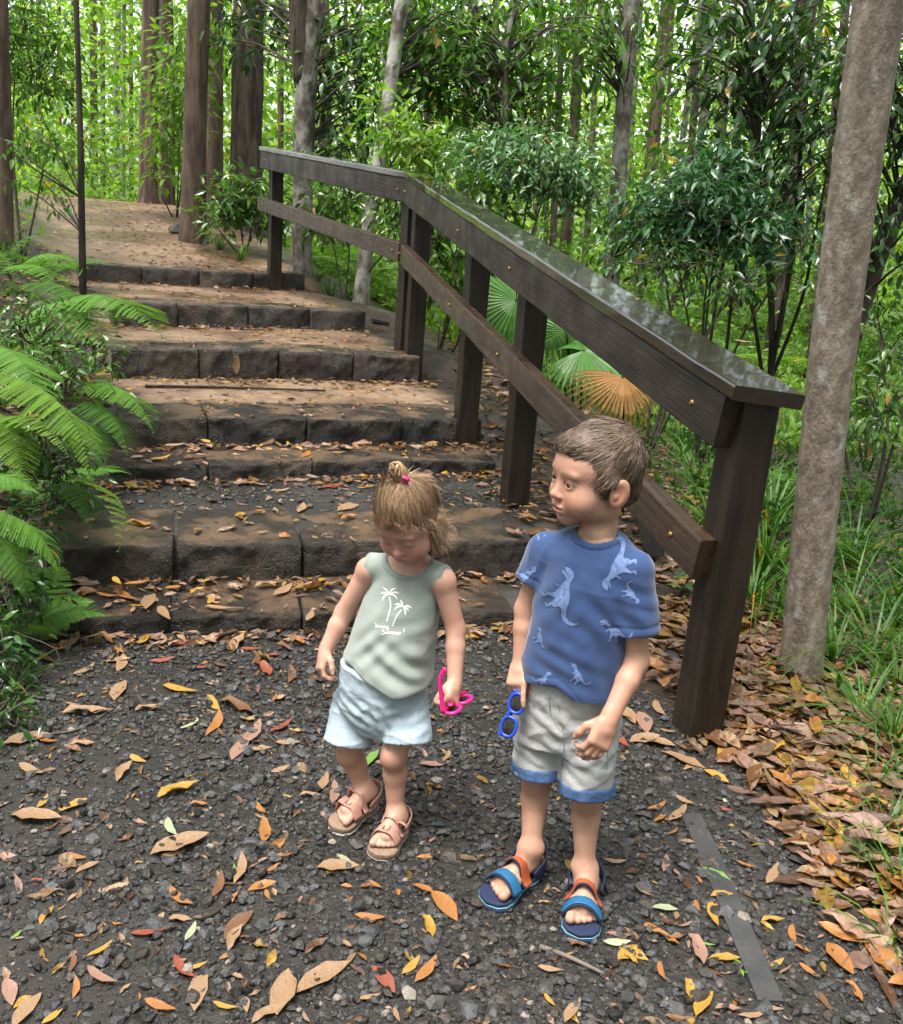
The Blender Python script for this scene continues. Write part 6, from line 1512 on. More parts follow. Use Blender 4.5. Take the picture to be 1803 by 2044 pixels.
    ctr = tm(800, 1330, 1.90)
    d = 0.0018 * vnoise(V * [1, 1, 0.6], 16, 61, 3) + 0.0028 * ridged(V, (0.8, 0.8, 0.9), 11, 66) + 0.010 * low * np.clip(np.sin((V[:, 2] - pel[2]) * 26), -0.3, 1) * 0.5
    d = d + wave_folds(V, [(tm(790, 1345, 1.90), (0.55, 0, 0.85), 0.050, 0.0055, 0.075), (tm(730, 1290, 1.95), (0.75, 0, -0.7), 0.036, 0.0035, 0.05),
        (tm(835, 1280, 1.90), (-0.3, 0, 1), 0.055, 0.0035, 0.07), (tm(745, 1190, 1.96), (0.9, 0, -0.4), 0.04, 0.0025, 0.05), (tm(850, 1370, 1.90), (0.3, 0, 1), 0.04, 0.004, 0.05)])
    V = V + N * d[:, None]
    nd = (np.linalg.norm((V - ncut[0]) / ncut[1], axis=1) - 1) * 0.052
    C = np.tile(np.array((0.255, 0.288, 0.265)), (len(V), 1)); band = (nd < 0.008) & (V[:, 2] > zt(0.5)[2])
    for o_, e_ in holes:
        ba = e_ - o_; h_ = np.clip(((V - o_) @ ba) / (ba @ ba), 0, 1); hd = np.linalg.norm(V - o_ - h_[:, None] * ba, axis=1) - 0.0325
        band |= (hd < 0.007) & (V[:, 2] > zt(0.4)[2])
    C[band] = (0.22, 0.25, 0.23); C *= (1 + 0.05 * vnoise(V, 30, 2, 3))[:, None]
    V = V + N * (0.0010 * band)[:, None]
    person_part(root, 'tank_top', V, [Q], m_tk, C); sv = bvh_of(V, Q)
    # palms and hand lettering
    m_pr = mat('white print', (0.72, 0.74, 0.70), 0.8, 0.2)
    o = tm(786, 1225, 1.90); nn = unit((CAMP - o) * [1, 1, 0.55]); ux = unit(np.cross([0, 0, 1.0], nn)); uy = np.cross(nn, ux)
    px2m = 1.0 / 905.0
    tilt = math.radians(4)
    def pp(x, y):   # crop pixels of the print -> metres around o
        X_, Y_ = ((x - 790) / 3.65 * 0.939), (-(y - 1290) / 3.65 * 0.939); return (X_ * px2m, Y_ * px2m)
    def pst(pts, w): return stroke([pp(*p) for p in pts], w)
    polys = {'palm_print': [], 'lettering_print': []}
    fr = lambda wm: (lambda t: wm * np.sin(np.clip(t, 0.03, 0.97) * math.pi) ** 0.7)
    for tip in (((745, 1190), (725, 1160), (690, 1138)), ((745, 1190), (765, 1150), (800, 1132)), ((745, 1190), (790, 1165), (828, 1175)), ((745, 1190), (790, 1190), (812, 1220)), ((745, 1190), (705, 1180), (676, 1195)), ((745, 1190), (710, 1205), (692, 1248))):
        polys['palm_print'] += pst(tip, fr(0.0040))
    for tip in (((862, 1270), (850, 1240), (838, 1218)), ((862, 1270), (825, 1255), (792, 1262)), ((862, 1270), (820, 1275), (792, 1305)), ((862, 1270), (880, 1300), (884, 1335)), ((862, 1270), (900, 1262), (932, 1278)), ((862, 1270), (890, 1280), (910, 1300))):
        polys['palm_print'] += pst(tip, fr(0.0040))
    tr1 = spline([(750, 1205, 0), (762, 1270, 0), (755, 1330, 0), (738, 1400, 0)], 12); tr2 = spline([(850, 1295, 0), (820, 1340, 0), (800, 1385, 0), (788, 1432, 0)], 10)
    for tr in (tr1, tr2):
        for k in range(len(tr) - 1):
            a, b = tr[k], tr[k] + (tr[k + 1] - tr[k]) * 0.78; polys['palm_print'] += pst([a[:2], b[:2]], 0.0036)
    T = []
    T += [[(652, 1418), (660, 1440), (650, 1450), (668, 1448)], [(680, 1436), (670, 1440), (672, 1450), (682, 1446), (680, 1436)], [(690, 1436), (697, 1450), (704, 1436)], [(712, 1436), (712, 1450)], [(720, 1450), (720, 1437), (730, 1438), (732, 1450)], [(752, 1438), (742, 1438), (742, 1450), (752, 1448), (752, 1438), (754, 1462), (742, 1466)]]
    T += [[(728, 1464), (712, 1462), (712, 1476), (726, 1482), (722, 1500), (702, 1500)], [(738, 1476), (738, 1492), (748, 1492), (750, 1476), (752, 1492)], [(762, 1492), (762, 1476), (770, 1478), (772, 1492), (774, 1477), (782, 1478), (784, 1492)], [(794, 1492), (794, 1476), (802, 1478), (804, 1492), (806, 1477), (814, 1478), (816, 1490)], [(824, 1484), (838, 1482), (832, 1474), (824, 1482), (828, 1492), (842, 1490)], [(850, 1490), (850, 1474), (862, 1476)], [(882, 1438), (880, 1470)], [(879, 1482), (879, 1486)]]
    for t in T: polys['lettering_print'] += pst(t, 0.0019)
    for nm, pl in polys.items():
        d_ = decal(root, nm, m_pr, pl, o, ux, uy, nn, sv, grid=0.006)
        if d_ is not None: d_['kind'] = 'stuff'

    # ---- shorts
    m_so = mat('pale blue seersucker', (0.33, 0.41, 0.475), 0.9, 0.15, var=(0.40, 0.47, 0.52), var_scale=90, bump=0.2, bump_scale=160)
    ends = (tm(697, 1470, 2.005), tm(812, 1470, 1.955))
    S = Sculpt(lo + [0, 0, 0.2], np.array([hi[0], hi[1], 0.62]), 0.0032)
    S.loft([st(pel + [0, 0, -0.062], 0.066, 0.066), st(pel + [0, 0, -0.03], 0.092, 0.082), st(pel + [0, 0, 0.005], 0.098, 0.088), st(pel + [0, 0, 0.105], 0.098, 0.088)], sideB, front, 0.0)
    for hp, e in ((hipR, ends[0]), (hipL, ends[1])):
        d = unit(e - hp); S.cone(hp + [0, 0, -0.005], e + d * 0.03, 0.058, 0.059, 0.009, flat=(front, 0.88), end=(e + d * 0.012, unit(d + np.array([0, 0, -0.5]))))
    V, Q = S.mesh(); N = vnormals(V, Q)
    V = V + N * (0.0010 * vnoise(V, 34, 33, 3) + 0.0028 * ridged(V, (0.8, 0.8, 1.3), 18, 37) + 0.8 * wave_folds(V, [(tm(720, 1425, 1.95), (0.5, 0, 1), 0.028, 0.0035, 0.05), (tm(820, 1430, 1.90), (-0.25, 0, 1), 0.030, 0.0035, 0.06), (tm(755, 1440, 1.93), (1, 0, 0.4), 0.028, 0.004, 0.04)]))[:, None]
    person_part(root, 'shorts', V, [Q], m_so)

    # ---- sandals
    m_pk = mat('dusty pink leather', (0.40, 0.205, 0.160), 0.7, 0.3, bump=0.15, bump_scale=150)
    m_ck = mat('cork sole', (0.27, 0.185, 0.13), 0.85, 0.2, var=(0.19, 0.125, 0.085), var_scale=180, bump=0.3, bump_scale=200)
    m_rb = mat('pale rubber sole', (0.27, 0.25, 0.22), 0.8, 0.25)
    m_bk = mat('buckle', (0.30, 0.20, 0.16), 0.35, 0.5, metallic=0.8)
    for hl, to, out in ((heelR, toeR, oR), (heelL, toeL, oL)):
        z0 = np.array([0, 0, zs0]); f = unit(to - hl); Lf = np.linalg.norm(to - hl)
        sd = empty('sandal', tuple(hl - z0)); sd.parent = root; sd.matrix_parent_inverse = root.matrix_world.inverted(); bpy.context.view_layer.update(); W = sd.matrix_world.inverted()
        def sp(nm, V, F, m):
            o = link(nm, np_mesh(nm, V, F, True), m); o.parent = sd; o.matrix_parent_inverse = W; return o
        V, F = sole_mesh(hl - z0 - f * 0.006, to - z0 + f * 0.008, out, 0.074, 0.006, 0); sp('sole', V, F, m_rb)
        V, F = sole_mesh(hl - z0 - f * 0.005 + [0, 0, 0.0062], to - z0 + f * 0.007 + [0, 0, 0.0062], out, 0.072, 0.0135, 0); sp('footbed', V, F, m_ck)
        Pn = lambda a, s_, u: hl + f * (a * Lf) + out * s_ + np.array([0, 0, u])
        up_ = strap_over(bv, Pn, 0.68, fw, 0.034, 0.03, 0.003, 0.0015, zmax=0.034); V, F = ribbon(up_, f, 0.027, 0.003, 22); st_ = sp('front_strap', V, F, m_pk)
        q = up_[4] + np.array([0, 0, 0.003]); sd_ = out
        bk = np.array([q + f * a + sd_ * b for a, b in ((-.008, -.007), (.008, -.007), (.008, .007), (-.008, .007), (-.008, -.007), (.008, -.007))]); V, F = tube(bk, 0.0012, 6, False); sp('buckle', V, F, m_bk)
        up_ = strap_over(bv, Pn, 0.46, fw, 0.032, 0.016, 0.003, 0.0015, zmax=0.046)
        up_ = [up_[0]] + up_[1:-1] + [up_[-1]]; V, F = ribbon(up_, f + np.array([0, 0, 0.4]), 0.017, 0.003, 22); sp('ankle_strap', V, F, m_pk)
        e = up_[-3]; V, F = ribbon([e, e + out * 0.010 + [0, 0, 0.003], e + out * 0.022 + [0, 0, -0.002]], f + np.array([0, 0, 0.5]), 0.016, 0.003, 8); sp('strap_end', V, F, m_pk)
        pts = [Pn(0.36, -0.031, 0.014), Pn(0.12, -0.031, 0.030), Pn(-0.02, -0.016, 0.036), Pn(-0.045, 0, 0.037), Pn(-0.02, 0.016, 0.036), Pn(0.12, 0.031, 0.030), Pn(0.36, 0.031, 0.014)]
        V, F = ribbon(pts, np.array([0, 0, 1.0]), 0.016, 0.003, 26); sp('heel_strap', V, F, m_pk)

    # ---- hair
    rg = np.random.default_rng(8); m_ha = mat('light brown hair', rough=0.48, spec=0.35, col=True)
    S = Sculpt(hc - 0.16, hc + 0.17, 0.0026); E = lambda c, r, k=0.012, sub=False: S.ell(L(*c), np.array(r) * sc, H, k * sc, sub)
    E((0, 0.012, 0.031), (0.0750, 0.0890, 0.0770), 0); E((0, 0.050, -0.030), (0.066, 0.052, 0.062), 0.02)
    for sx in (-1, 1): E((sx * 0.062, 0.004, -0.028), (0.017, 0.034, 0.048), 0.015)
    E((0, -0.104, -0.030), (0.064, 0.056, 0.074), 0.016, True)
    KN = np.array([0.004, 0.018, 0.112])
    V, Q = S.mesh(); N = vnormals(V, Q); q = ((V - hc) @ H) / sc
    V = V + N * (0.0018 * vnoise(q, 55, 8, 2))[:, None]
    C = np.array((0.18, 0.108, 0.062)) * (1 + 0.3 * vnoise(q * [1, 1, 0.3], 90, 4, 2))[:, None]
    person_part(root, 'hair', V, [Q], m_ha, C)
    N = vnormals(V, Q); pick = rg.choice(len(V), 9000); Vr, Nr, qr = V[pick], N[pick], q[pick]
    front_top = (qr[:, 2] > 0.005) & (qr[:, 1] < 0.06)
    fl = np.where(front_top[:, None], KN - qr, np.array([0, 0.1, -1.0]) + 0 * qr); fl /= np.linalg.norm(fl, axis=1)[:, None]; lk = vnoise(qr, 40, 91, 2); lk2 = vnoise(qr, 40, 92, 2); fl += np.stack([0.22 * lk, 0.1 * lk2, 0.15 * lk2], -1) + rg.normal(0, 0.09, fl.shape)
    D = fl @ H.T; D = D - (D * Nr).sum(1)[:, None] * Nr; D /= np.linalg.norm(D, axis=1)[:, None] + 1e-9
    ln = np.where(front_top, np.minimum(rg.uniform(0.03, 0.05, len(pick)), 0.75 * np.linalg.norm(KN - qr, axis=1)), rg.uniform(0.025, 0.055, len(pick)))
    VV, FF, CC = [], [], []; n0 = 0
    def addst(Vs, Fs, m, cnt, lo_=0.4, hi_=1.9):
        nonlocal n0
        VV.append(Vs); FF.append(Fs + n0); CC.append(np.repeat(np.array((0.29, 0.19, 0.118)) * rg.uniform(lo_, hi_, cnt)[:, None] * np.array([1, 1, 1]), m, 0)); n0 += len(Vs)
    Vs, Fs, m = strands(Vr, D, Nr, ln, 0.0011, 4, 0.10, 0.0, 0.10, rg, sink=0.0006); addst(Vs, Fs, m, len(pick))
    # curly fringe over brow and temples, loose wisps at the sides
    k = 750; ang = rg.uniform(-1.3, 1.3, k); r0 = np.stack([0.066 * np.sin(ang), 0.010 - 0.088 * np.cos(ang), 0.044 + rg.normal(0, 0.011, k)], -1)
    rt = hc + (r0 * sc) @ H.T; nr = unit(np.array([0, -1, 0.2])); nr = np.stack([np.sin(ang), -np.cos(ang), 0.15 + 0 * ang], -1) @ H.T; nr /= np.linalg.norm(nr, axis=1)[:, None]
    dd = np.stack([0.35 * np.sin(ang) + rg.normal(0, .45, k), -0.15 * np.cos(ang), -1 + 0 * ang], -1) @ H.T; dd /= np.linalg.norm(dd, axis=1)[:, None]
    Vs, Fs, m = strands(rt, dd, nr, rg.uniform(0.018, 0.044, k) * np.where(np.abs(ang) < 0.6, 0.8, 1.25), 0.0009, 6, 0.30, 0.05, 0.75, rg); addst(Vs, Fs, m, k)
    k = 650; sg = np.where(rg.uniform(size=k) < 0.4, -1, 1); r0 = np.stack([sg * rg.uniform(0.062, 0.078, k), rg.uniform(-0.015, 0.05, k), rg.uniform(-0.07, 0.02, k)], -1)
    rt = hc + (r0 * sc) @ H.T; nr = np.stack([sg, 0 * sg, 0 * sg], -1) @ H.T; dd = np.stack([0.3 * sg + rg.normal(0, .3, k), rg.normal(0, .4, k), -1 + 0 * sg], -1) @ H.T; dd /= np.linalg.norm(dd, axis=1)[:, None]
    Vs, Fs, m = strands(rt, dd, nr, rg.uniform(0.03, 0.055, k), 0.0010, 6, 0.35, 0.0, 0.8, rg); addst(Vs, Fs, m, k)
    # topknot loop: arched strands above the tie
    kb = L(*KN); upv = H @ unit(np.array([0.10, 0.10, 0.95])); sdv = H @ np.array([1.0, 0, 0]); bkv = np.cross(upv, sdv)
    tubes = MB()
    for k in range(26):
        a = rg.uniform(0, 6.28); w = 0.010 + rg.uniform(0, 0.005); hgt = rg.uniform(0.034, 0.046); off = sdv * math.cos(a) * 0.004 + bkv * math.sin(a) * 0.004; le = -sdv * 0.012
        pts = [kb + off - upv * 0.006, kb + off + upv * 0.014 + (sdv * math.cos(a) + bkv * math.sin(a)) * w + le * .4, kb + upv * hgt + (sdv * math.cos(a + .9) + bkv * math.sin(a + .9)) * w * .8 + le, kb + upv * (hgt * .62) + (sdv * math.cos(a + 2.6) + bkv * math.sin(a + 2.6)) * w + le, kb + upv * 0.008 + off * .5]
        Vt, Ft = tube(spline(pts, 12), 0.0030 + rg.uniform(-.001, .001), 5); tubes.add(Vt, Ft, np.array((0.25, 0.155, 0.09)) * rg.uniform(0.6, 1.5))
    o_ = tubes.build('topknot', m_ha, None, True); o_.parent = root; o_.matrix_parent_inverse = root.matrix_world.inverted(); o_['kind'] = 'stuff'
    Vh, Fh, Ch = np.concatenate(VV), np.concatenate(FF), np.concatenate(CC)
    o_ = link('hair_strands', np_mesh('hair_strands', Vh, [Fh], True, Ch), m_ha); o_.parent = root; o_.matrix_parent_inverse = root.matrix_world.inverted(); o_['kind'] = 'stuff'
    m_ti = mat('pink hair tie', (0.75, 0.07, 0.22), 0.7, 0.3)
    for dz in (0.002, 0.008):
        ring = np.array([kb + upv * dz + (sdv * math.cos(a) + bkv * math.sin(a)) * 0.0125 for a in np.linspace(0, 2 * math.pi, 25)]); Vt, Ft = tube(ring, 0.0042, 8, False); person_part(root, 'hair_tie', Vt, Ft, m_ti)
    Vt, Ft = tube(spline([kb + upv * 0.004 + sdv * 0.012 - bkv * 0.004, kb + upv * 0.014 + sdv * 0.016 - bkv * 0.01, kb + upv * 0.022 + sdv * 0.008 - bkv * 0.012], 8), 0.0042, 8); person_part(root, 'hair_tie', Vt, Ft, m_ti)
    return dict(root=root, KL=KL, wrL=wrL)
GIRL = build_girl()

# ------------------------------------------------------------------ sunglasses held in the children's hands
def sunglasses(label, colr, lens_c, O, ux, uy, uz, size, fold):
    """O = middle of the bridge; ux along the lenses, uy upwards on the face, uz to the wearer's ears"""
    root = empty('sunglasses', tuple(O)); tag(root, label, 'sunglasses'); bpy.context.view_layer.update(); W = root.matrix_world.inverted()
    m_f = mat('coloured plastic', colr, 0.3, 0.5); m_l = mat('dark lens', lens_c, 0.10, 0.5, coat=0.0)
    def sp(nm, V, F, m, smooth=True):
        o = link(nm, np_mesh(nm, V, F, smooth), m); o.parent = root; o.matrix_parent_inverse = W
    for sx in (-1, 1):
        c = O + ux * (sx * 0.030 * size); an = np.linspace(0, 2 * math.pi, 33)
        ring = np.array([c + ux * (0.0235 * size * np.sign(math.cos(a)) * abs(math.cos(a)) ** 0.8) + uy * (0.0185 * size * np.sign(math.sin(a)) * abs(math.sin(a)) ** 0.8 - 0.002) for a in an])
        V, F = tube(ring, 0.0040, 8, False); sp('rim', V, F, m_f)
        Vl = np.vstack([ring[:-1], (c - uz * 0.003)[None]]); k = np.arange(32); sp('lens', Vl, [np.stack([k, (k + 1) % 32, np.full(32, 32)], -1)], m_l)
        h = c + ux * (sx * 0.0255 * size) + uy * 0.010
        if fold == 'open' and sx < 0: pts = [h, h + uz * 0.03 - ux * sx * 0.001, h + uz * 0.075 - uy * 0.002, h + uz * 0.095 - uy * 0.010, h + uz * 0.108 - uy * 0.020]
        else: pts = [h, h + uz * 0.008, h + uz * 0.010 - ux * sx * 0.03, h + uz * 0.012 - ux * sx * 0.065 - uy * 0.004, h + uz * 0.012 - ux * sx * 0.080 - uy * 0.012]
        V, F = ribbon(pts, uy, np.interp(np.linspace(0, 1, 16), [0, .15, .6, .85, 1], [.014, .011, .009, .011, .010]), 0.0042, 16); sp('temple', V, F, m_f)
    V, F = tube(spline([O - ux * 0.008 * size + uy * 0.004, O + uy * 0.008 - uz * 0.002, O + ux * 0.008 * size + uy * 0.004], 8), 0.0032, 8); sp('bridge', V, F, m_f)
    return root
_w = lambda px, py, Y: at(px, py, Y)
# pink pair: one temple stands up in front of her fist, lenses hang below it
_O = _w(890, 1432, 1.86); _uz = unit(_w(881, 1328, 1.865) - _w(893, 1428, 1.86)); _ux = unit(np.array([0.50, 0.80, -0.32])); _ux = unit(_ux - _uz * (_ux @ _uz)); _uy = np.cross(_uz, _ux)
sunglasses('pink plastic sunglasses hanging from the toddler\'s fist', (0.80, 0.020, 0.22), (0.02, 0.02, 0.02), _w(893, 1424, 1.86) + _ux * 0.047, _ux, _uy, _uz, 0.86, 'open')
# blue pair hangs by its bridge end below his hand
_a, _b = _w(1032, 1398, 1.80), _w(1012, 1455, 1.785); _ux = unit(_b - _a); _uz = unit(np.array([0.45, 0.85, 0.1])); _uz = unit(_uz - _ux * (_uz @ _ux)); _uy = np.cross(_uz, _ux)
sunglasses('blue plastic sunglasses with dark lenses dangling beside the grey shorts', (0.012, 0.055, 0.42), (0.015, 0.012, 0.010), (_a + _b) / 2, _ux, _uy, _uz, 0.88, 'closed')
# ------------------------------------------------------------------ loose gravel
def surf_z(x, y):
    z = ground_z(x, y)
    for s in STEPS:
        d = (x - s['c'][0]) * s['n'][0] + (y - s['c'][1]) * s['n'][1]; t = (x - s['c'][0]) * s['d'][0] + (y - s['c'][1]) * s['d'][1]
        e = (s['P'][:, :2] - s['c']) @ s['d']; inn = (d > 0.01) & (d < s['depth']) & (t > e.min()) & (t < e.max())
        z = np.where(inn, np.maximum(z, s['z'] + 0.011), z)
    return z
def ico():
    g = (1 + 5 ** .5) / 2; V = np.array([(-1, g, 0), (1, g, 0), (-1, -g, 0), (1, -g, 0), (0, -1, g), (0, 1, g), (0, -1, -g), (0, 1, -g), (g, 0, -1), (g, 0, 1), (-g, 0, -1), (-g, 0, 1)], float); V /= np.linalg.norm(V[0])
    F = np.array([(0, 11, 5), (0, 5, 1), (0, 1, 7), (0, 7, 10), (0, 10, 11), (1, 5, 9), (5, 11, 4), (11, 10, 2), (10, 7, 6), (7, 1, 8), (3, 9, 4), (3, 4, 2), (3, 2, 6), (3, 6, 8), (3, 8, 9), (4, 9, 5), (2, 4, 11), (6, 2, 10), (8, 6, 7), (9, 8, 1)])
    return V, F
def build_gravel():
    rg = np.random.default_rng(51); V0, F0 = ico(); mb = MB()
    def lay(n, y0, y1, rmu, rsd, seed):
        y = y0 + (y1 - y0) * rg.uniform(0, 1, n) ** 1.0; x = rg.uniform(-0.62, 0.62, n) * (y + 0.4); g, s_, l_ = surf_masks(x, y)
        den = 0.75 + 0.6 * vnoise(np.stack([x, y, 0 * x], -1), 1.3, 15, 3)
        inb = np.zeros(n, bool)
        for s in STEPS:
            d = (x - s['c'][0]) * s['n'][0] + (y - s['c'][1]) * s['n'][1]; inb |= (d > -0.01) & (d < s['depth'])
        k = (rg.uniform(size=n) < np.clip(den, 0.25, 1)) & (g + 0.25 * l_ > rg.uniform(0.25, 0.8, n)) & ~inb
        x, y = x[k], y[k]; n = len(x); r = np.clip(np.exp(rg.normal(math.log(rmu), rsd, n)), 0.002, 0.020)
        tv = V0[None] * (1 + rg.uniform(-0.28, 0.28, (8, 12, 1))) * rg.uniform(0.6, 1.15, (8, 1, 3))
        z = ground_z(x, y) + r * rg.uniform(0.0, 0.5, n)
        ty = rg.integers(0, 8, n); a = rg.uniform(0, 6.283, n); fl = rg.uniform(0.45, 0.8, n)
        c = np.array([(0.014, 0.013, 0.012), (0.030, 0.028, 0.026), (0.060, 0.057, 0.054), (0.026, 0.022, 0.018), (0.056, 0.056, 0.060), (0.046, 0.037, 0.029)])[rg.integers(0, 6, n)] * rg.uniform(0.5, 1.25, (n, 1))
        w = rg.uniform(size=n) < 0.012; c[w] = np.array((0.22, 0.19, 0.16))
        for q in range(8):
            m = ty == q; k = m.sum(); 
            if not k: continue
            R = np.zeros((k, 3, 3)); R[:, 0, 0] = np.cos(a[m]); R[:, 0, 1] = -np.sin(a[m]); R[:, 1, 0] = np.sin(a[m]); R[:, 1, 1] = np.cos(a[m]); R[:, 2, 2] = 1
            S3 = np.stack([r[m], r[m], r[m] * fl[m]], -1); mb.add(*scatter(tv[q], [F0], np.stack([x[m], y[m], z[m]], -1), R, S3, c[m]))
    # grit between the stones
    n = 26000; y = rg.uniform(1.25, 3.3, n); x = rg.uniform(-0.62, 0.62, n) * (y + 0.4); g, s_, l_ = surf_masks(x, y); k = g > 0.4; x, y = x[k], y[k]; n = len(x); r = rg.uniform(0.0018, 0.0040, n)
    O = np.array([(1, 0, 0), (-1, 0, 0), (0, 1, 0), (0, -1, 0), (0, 0, 1), (0, 0, -.6)], float); OF = np.array([(0, 2, 4), (2, 1, 4), (1, 3, 4), (3, 0, 4)])
    a = rg.uniform(0, 6.283, n); R = np.zeros((n, 3, 3)); R[:, 0, 0] = np.cos(a); R[:, 0, 1] = -np.sin(a); R[:, 1, 0] = np.sin(a); R[:, 1, 1] = np.cos(a); R[:, 2, 2] = 1
    mb.add(*scatter(O[:5], [OF], np.stack([x, y, ground_z(x, y) + r * .3], -1), R, np.stack([r * rg.uniform(.7, 1.4, n), r, r * .7], -1), np.array((0.040, 0.035, 0.029)) * rg.uniform(0.3, 1.6, (n, 1))))
    lay(22000, 1.25, 2.5, 0.0062, 0.45, 1); lay(18500, 2.3, 3.6, 0.0074, 0.40, 2); lay(12000, 3.4, 4.95, 0.0068, 0.4, 3); lay(700, 1.3, 3.6, 0.014, 0.2, 4)
    o = mb.build('gravel', mat('wet gravel', rough=0.26, spec=0.5, col=True, bump=0.4, bump_scale=250, rough_var=0.16, rough_scale=60)); tag(o, 'loose dark wet gravel spread over the lower path', 'gravel', kind='stuff')
build_gravel()

# ------------------------------------------------------------------ fallen leaves
LCOL = {'tan': (0.31, 0.195, 0.108), 'pinkish': (0.31, 0.18, 0.13), 'orange': (0.34, 0.145, 0.038), 'yellow': (0.40, 0.235, 0.038), 'red': (0.26, 0.070, 0.038), 'brown': (0.16, 0.075, 0.034), 'green': (0.15, 0.29, 0.055), 'pale green': (0.34, 0.40, 0.24)}
M_FL = {k: mat(f'{k} fallen leaf', c, 0.36, 0.45, var=tuple(np.array(c) * (0.5, 0.42, 0.42)), var_scale=34, var_sharp=(0.44, 0.72), translucent=0.12, bump=0.3, bump_scale=60, rough_var=0.12, rough_scale=40) for k, c in LCOL.items()}
def fallen_template(seed, W, curl, bendx, wav):
    rg = np.random.default_rng(seed); n = 6; V = [(0, 0, 0)]
    for k in range(1, n):
        u = k / n; w = W * .5 * math.sin(math.pi * u ** 0.85) ** 0.85; cx = bendx * math.sin(math.pi * u); z = curl * 4 * (u - .5) ** 2 * 0.10
        V += [(cx - w * (1 + rg.uniform(-.15, .15)), u, z + wav * w * (1.0 + rg.uniform(-.8, .8))), (cx, u, z + rg.uniform(-.004, .004)), (cx + w * (1 + rg.uniform(-.15, .15)), u, z + wav * w * (1.0 + rg.uniform(-.8, .8)))]
    V.append((0, 1, curl * 0.10)); tri = [(0, 2, 1), (0, 3, 2)]; q = []
    for k in range(n - 2): a = 1 + 3 * k; q += [(a, a + 1, a + 4, a + 3), (a + 1, a + 2, a + 5, a + 4)]
    a = 1 + 3 * (n - 2); e = 3 * (n - 1) + 1; tri += [(a, a + 1, e), (a + 1, a + 2, e)]
    V = np.array(V); V[:, 2] *= 0.6; V[:, 1] -= 0.5; V[:, 2] -= V[:, 2].min()
    return V, [np.array(tri), np.array(q)]
FT = [fallen_template(1, .26, .6, .05, .25), fallen_template(2, .34, .3, -.04, .45), fallen_template(3, .22, 1.2, .09, .35), fallen_template(4, .42, .8, .02, .55), fallen_template(5, .30, 1.6, -.08, .9)]
SHAPE = ['narrow', 'oval', 'curved', 'broad', 'curled']
FM = {}
def fmesh(sh, c):
    if (sh, c) not in FM: me = np_mesh('fallen_leaf', FT[sh][0], FT[sh][1], True); me.materials.append(M_FL[c]); FM[(sh, c)] = me
    return FM[(sh, c)]
NLEAF = 0
def fallen(p, d, L, c, sh, place, up=(0, 0, 1.0), tilt=0.12, lift=0.004):
    global NLEAF; NLEAF += 1
    r = np.random.default_rng(NLEAF); up = unit(np.asarray(up) + r.normal(0, tilt, 3)); R = rot_from(np.array([d]), np.array([up]))[0] * L
    o = link('fallen_leaf', fmesh(sh, c)); o.matrix_world = Matrix(((R[0, 0], R[0, 1], R[0, 2], p[0]), (R[1, 0], R[1, 1], R[1, 2], p[1]), (R[2, 0], R[2, 1], R[2, 2], p[2] + lift), (0, 0, 0, 1)))
    size = 'large' if L > 0.105 else ('small' if L < 0.055 else 'mid-sized')
    lab = f'{size} {SHAPE[sh]} {c} fallen leaf lying on {place}'; return tag(o, lab, 'leaf', f'{size} {SHAPE[sh]} {c} leaves on {place}')
CODE = {'t': 'tan', 'p': 'pinkish', 'o': 'orange', 'y': 'yellow', 'r': 'red', 'b': 'brown', 'g': 'green', 'w': 'pale green'}
_e0, _e1 = hit(1378, 1636)[:2], hit(1540, 2010)[:2]; EDG = (_e0, _e1, np.array([-(_e1 - _e0)[1], (_e1 - _e0)[0]]) / np.linalg.norm(_e1 - _e0))
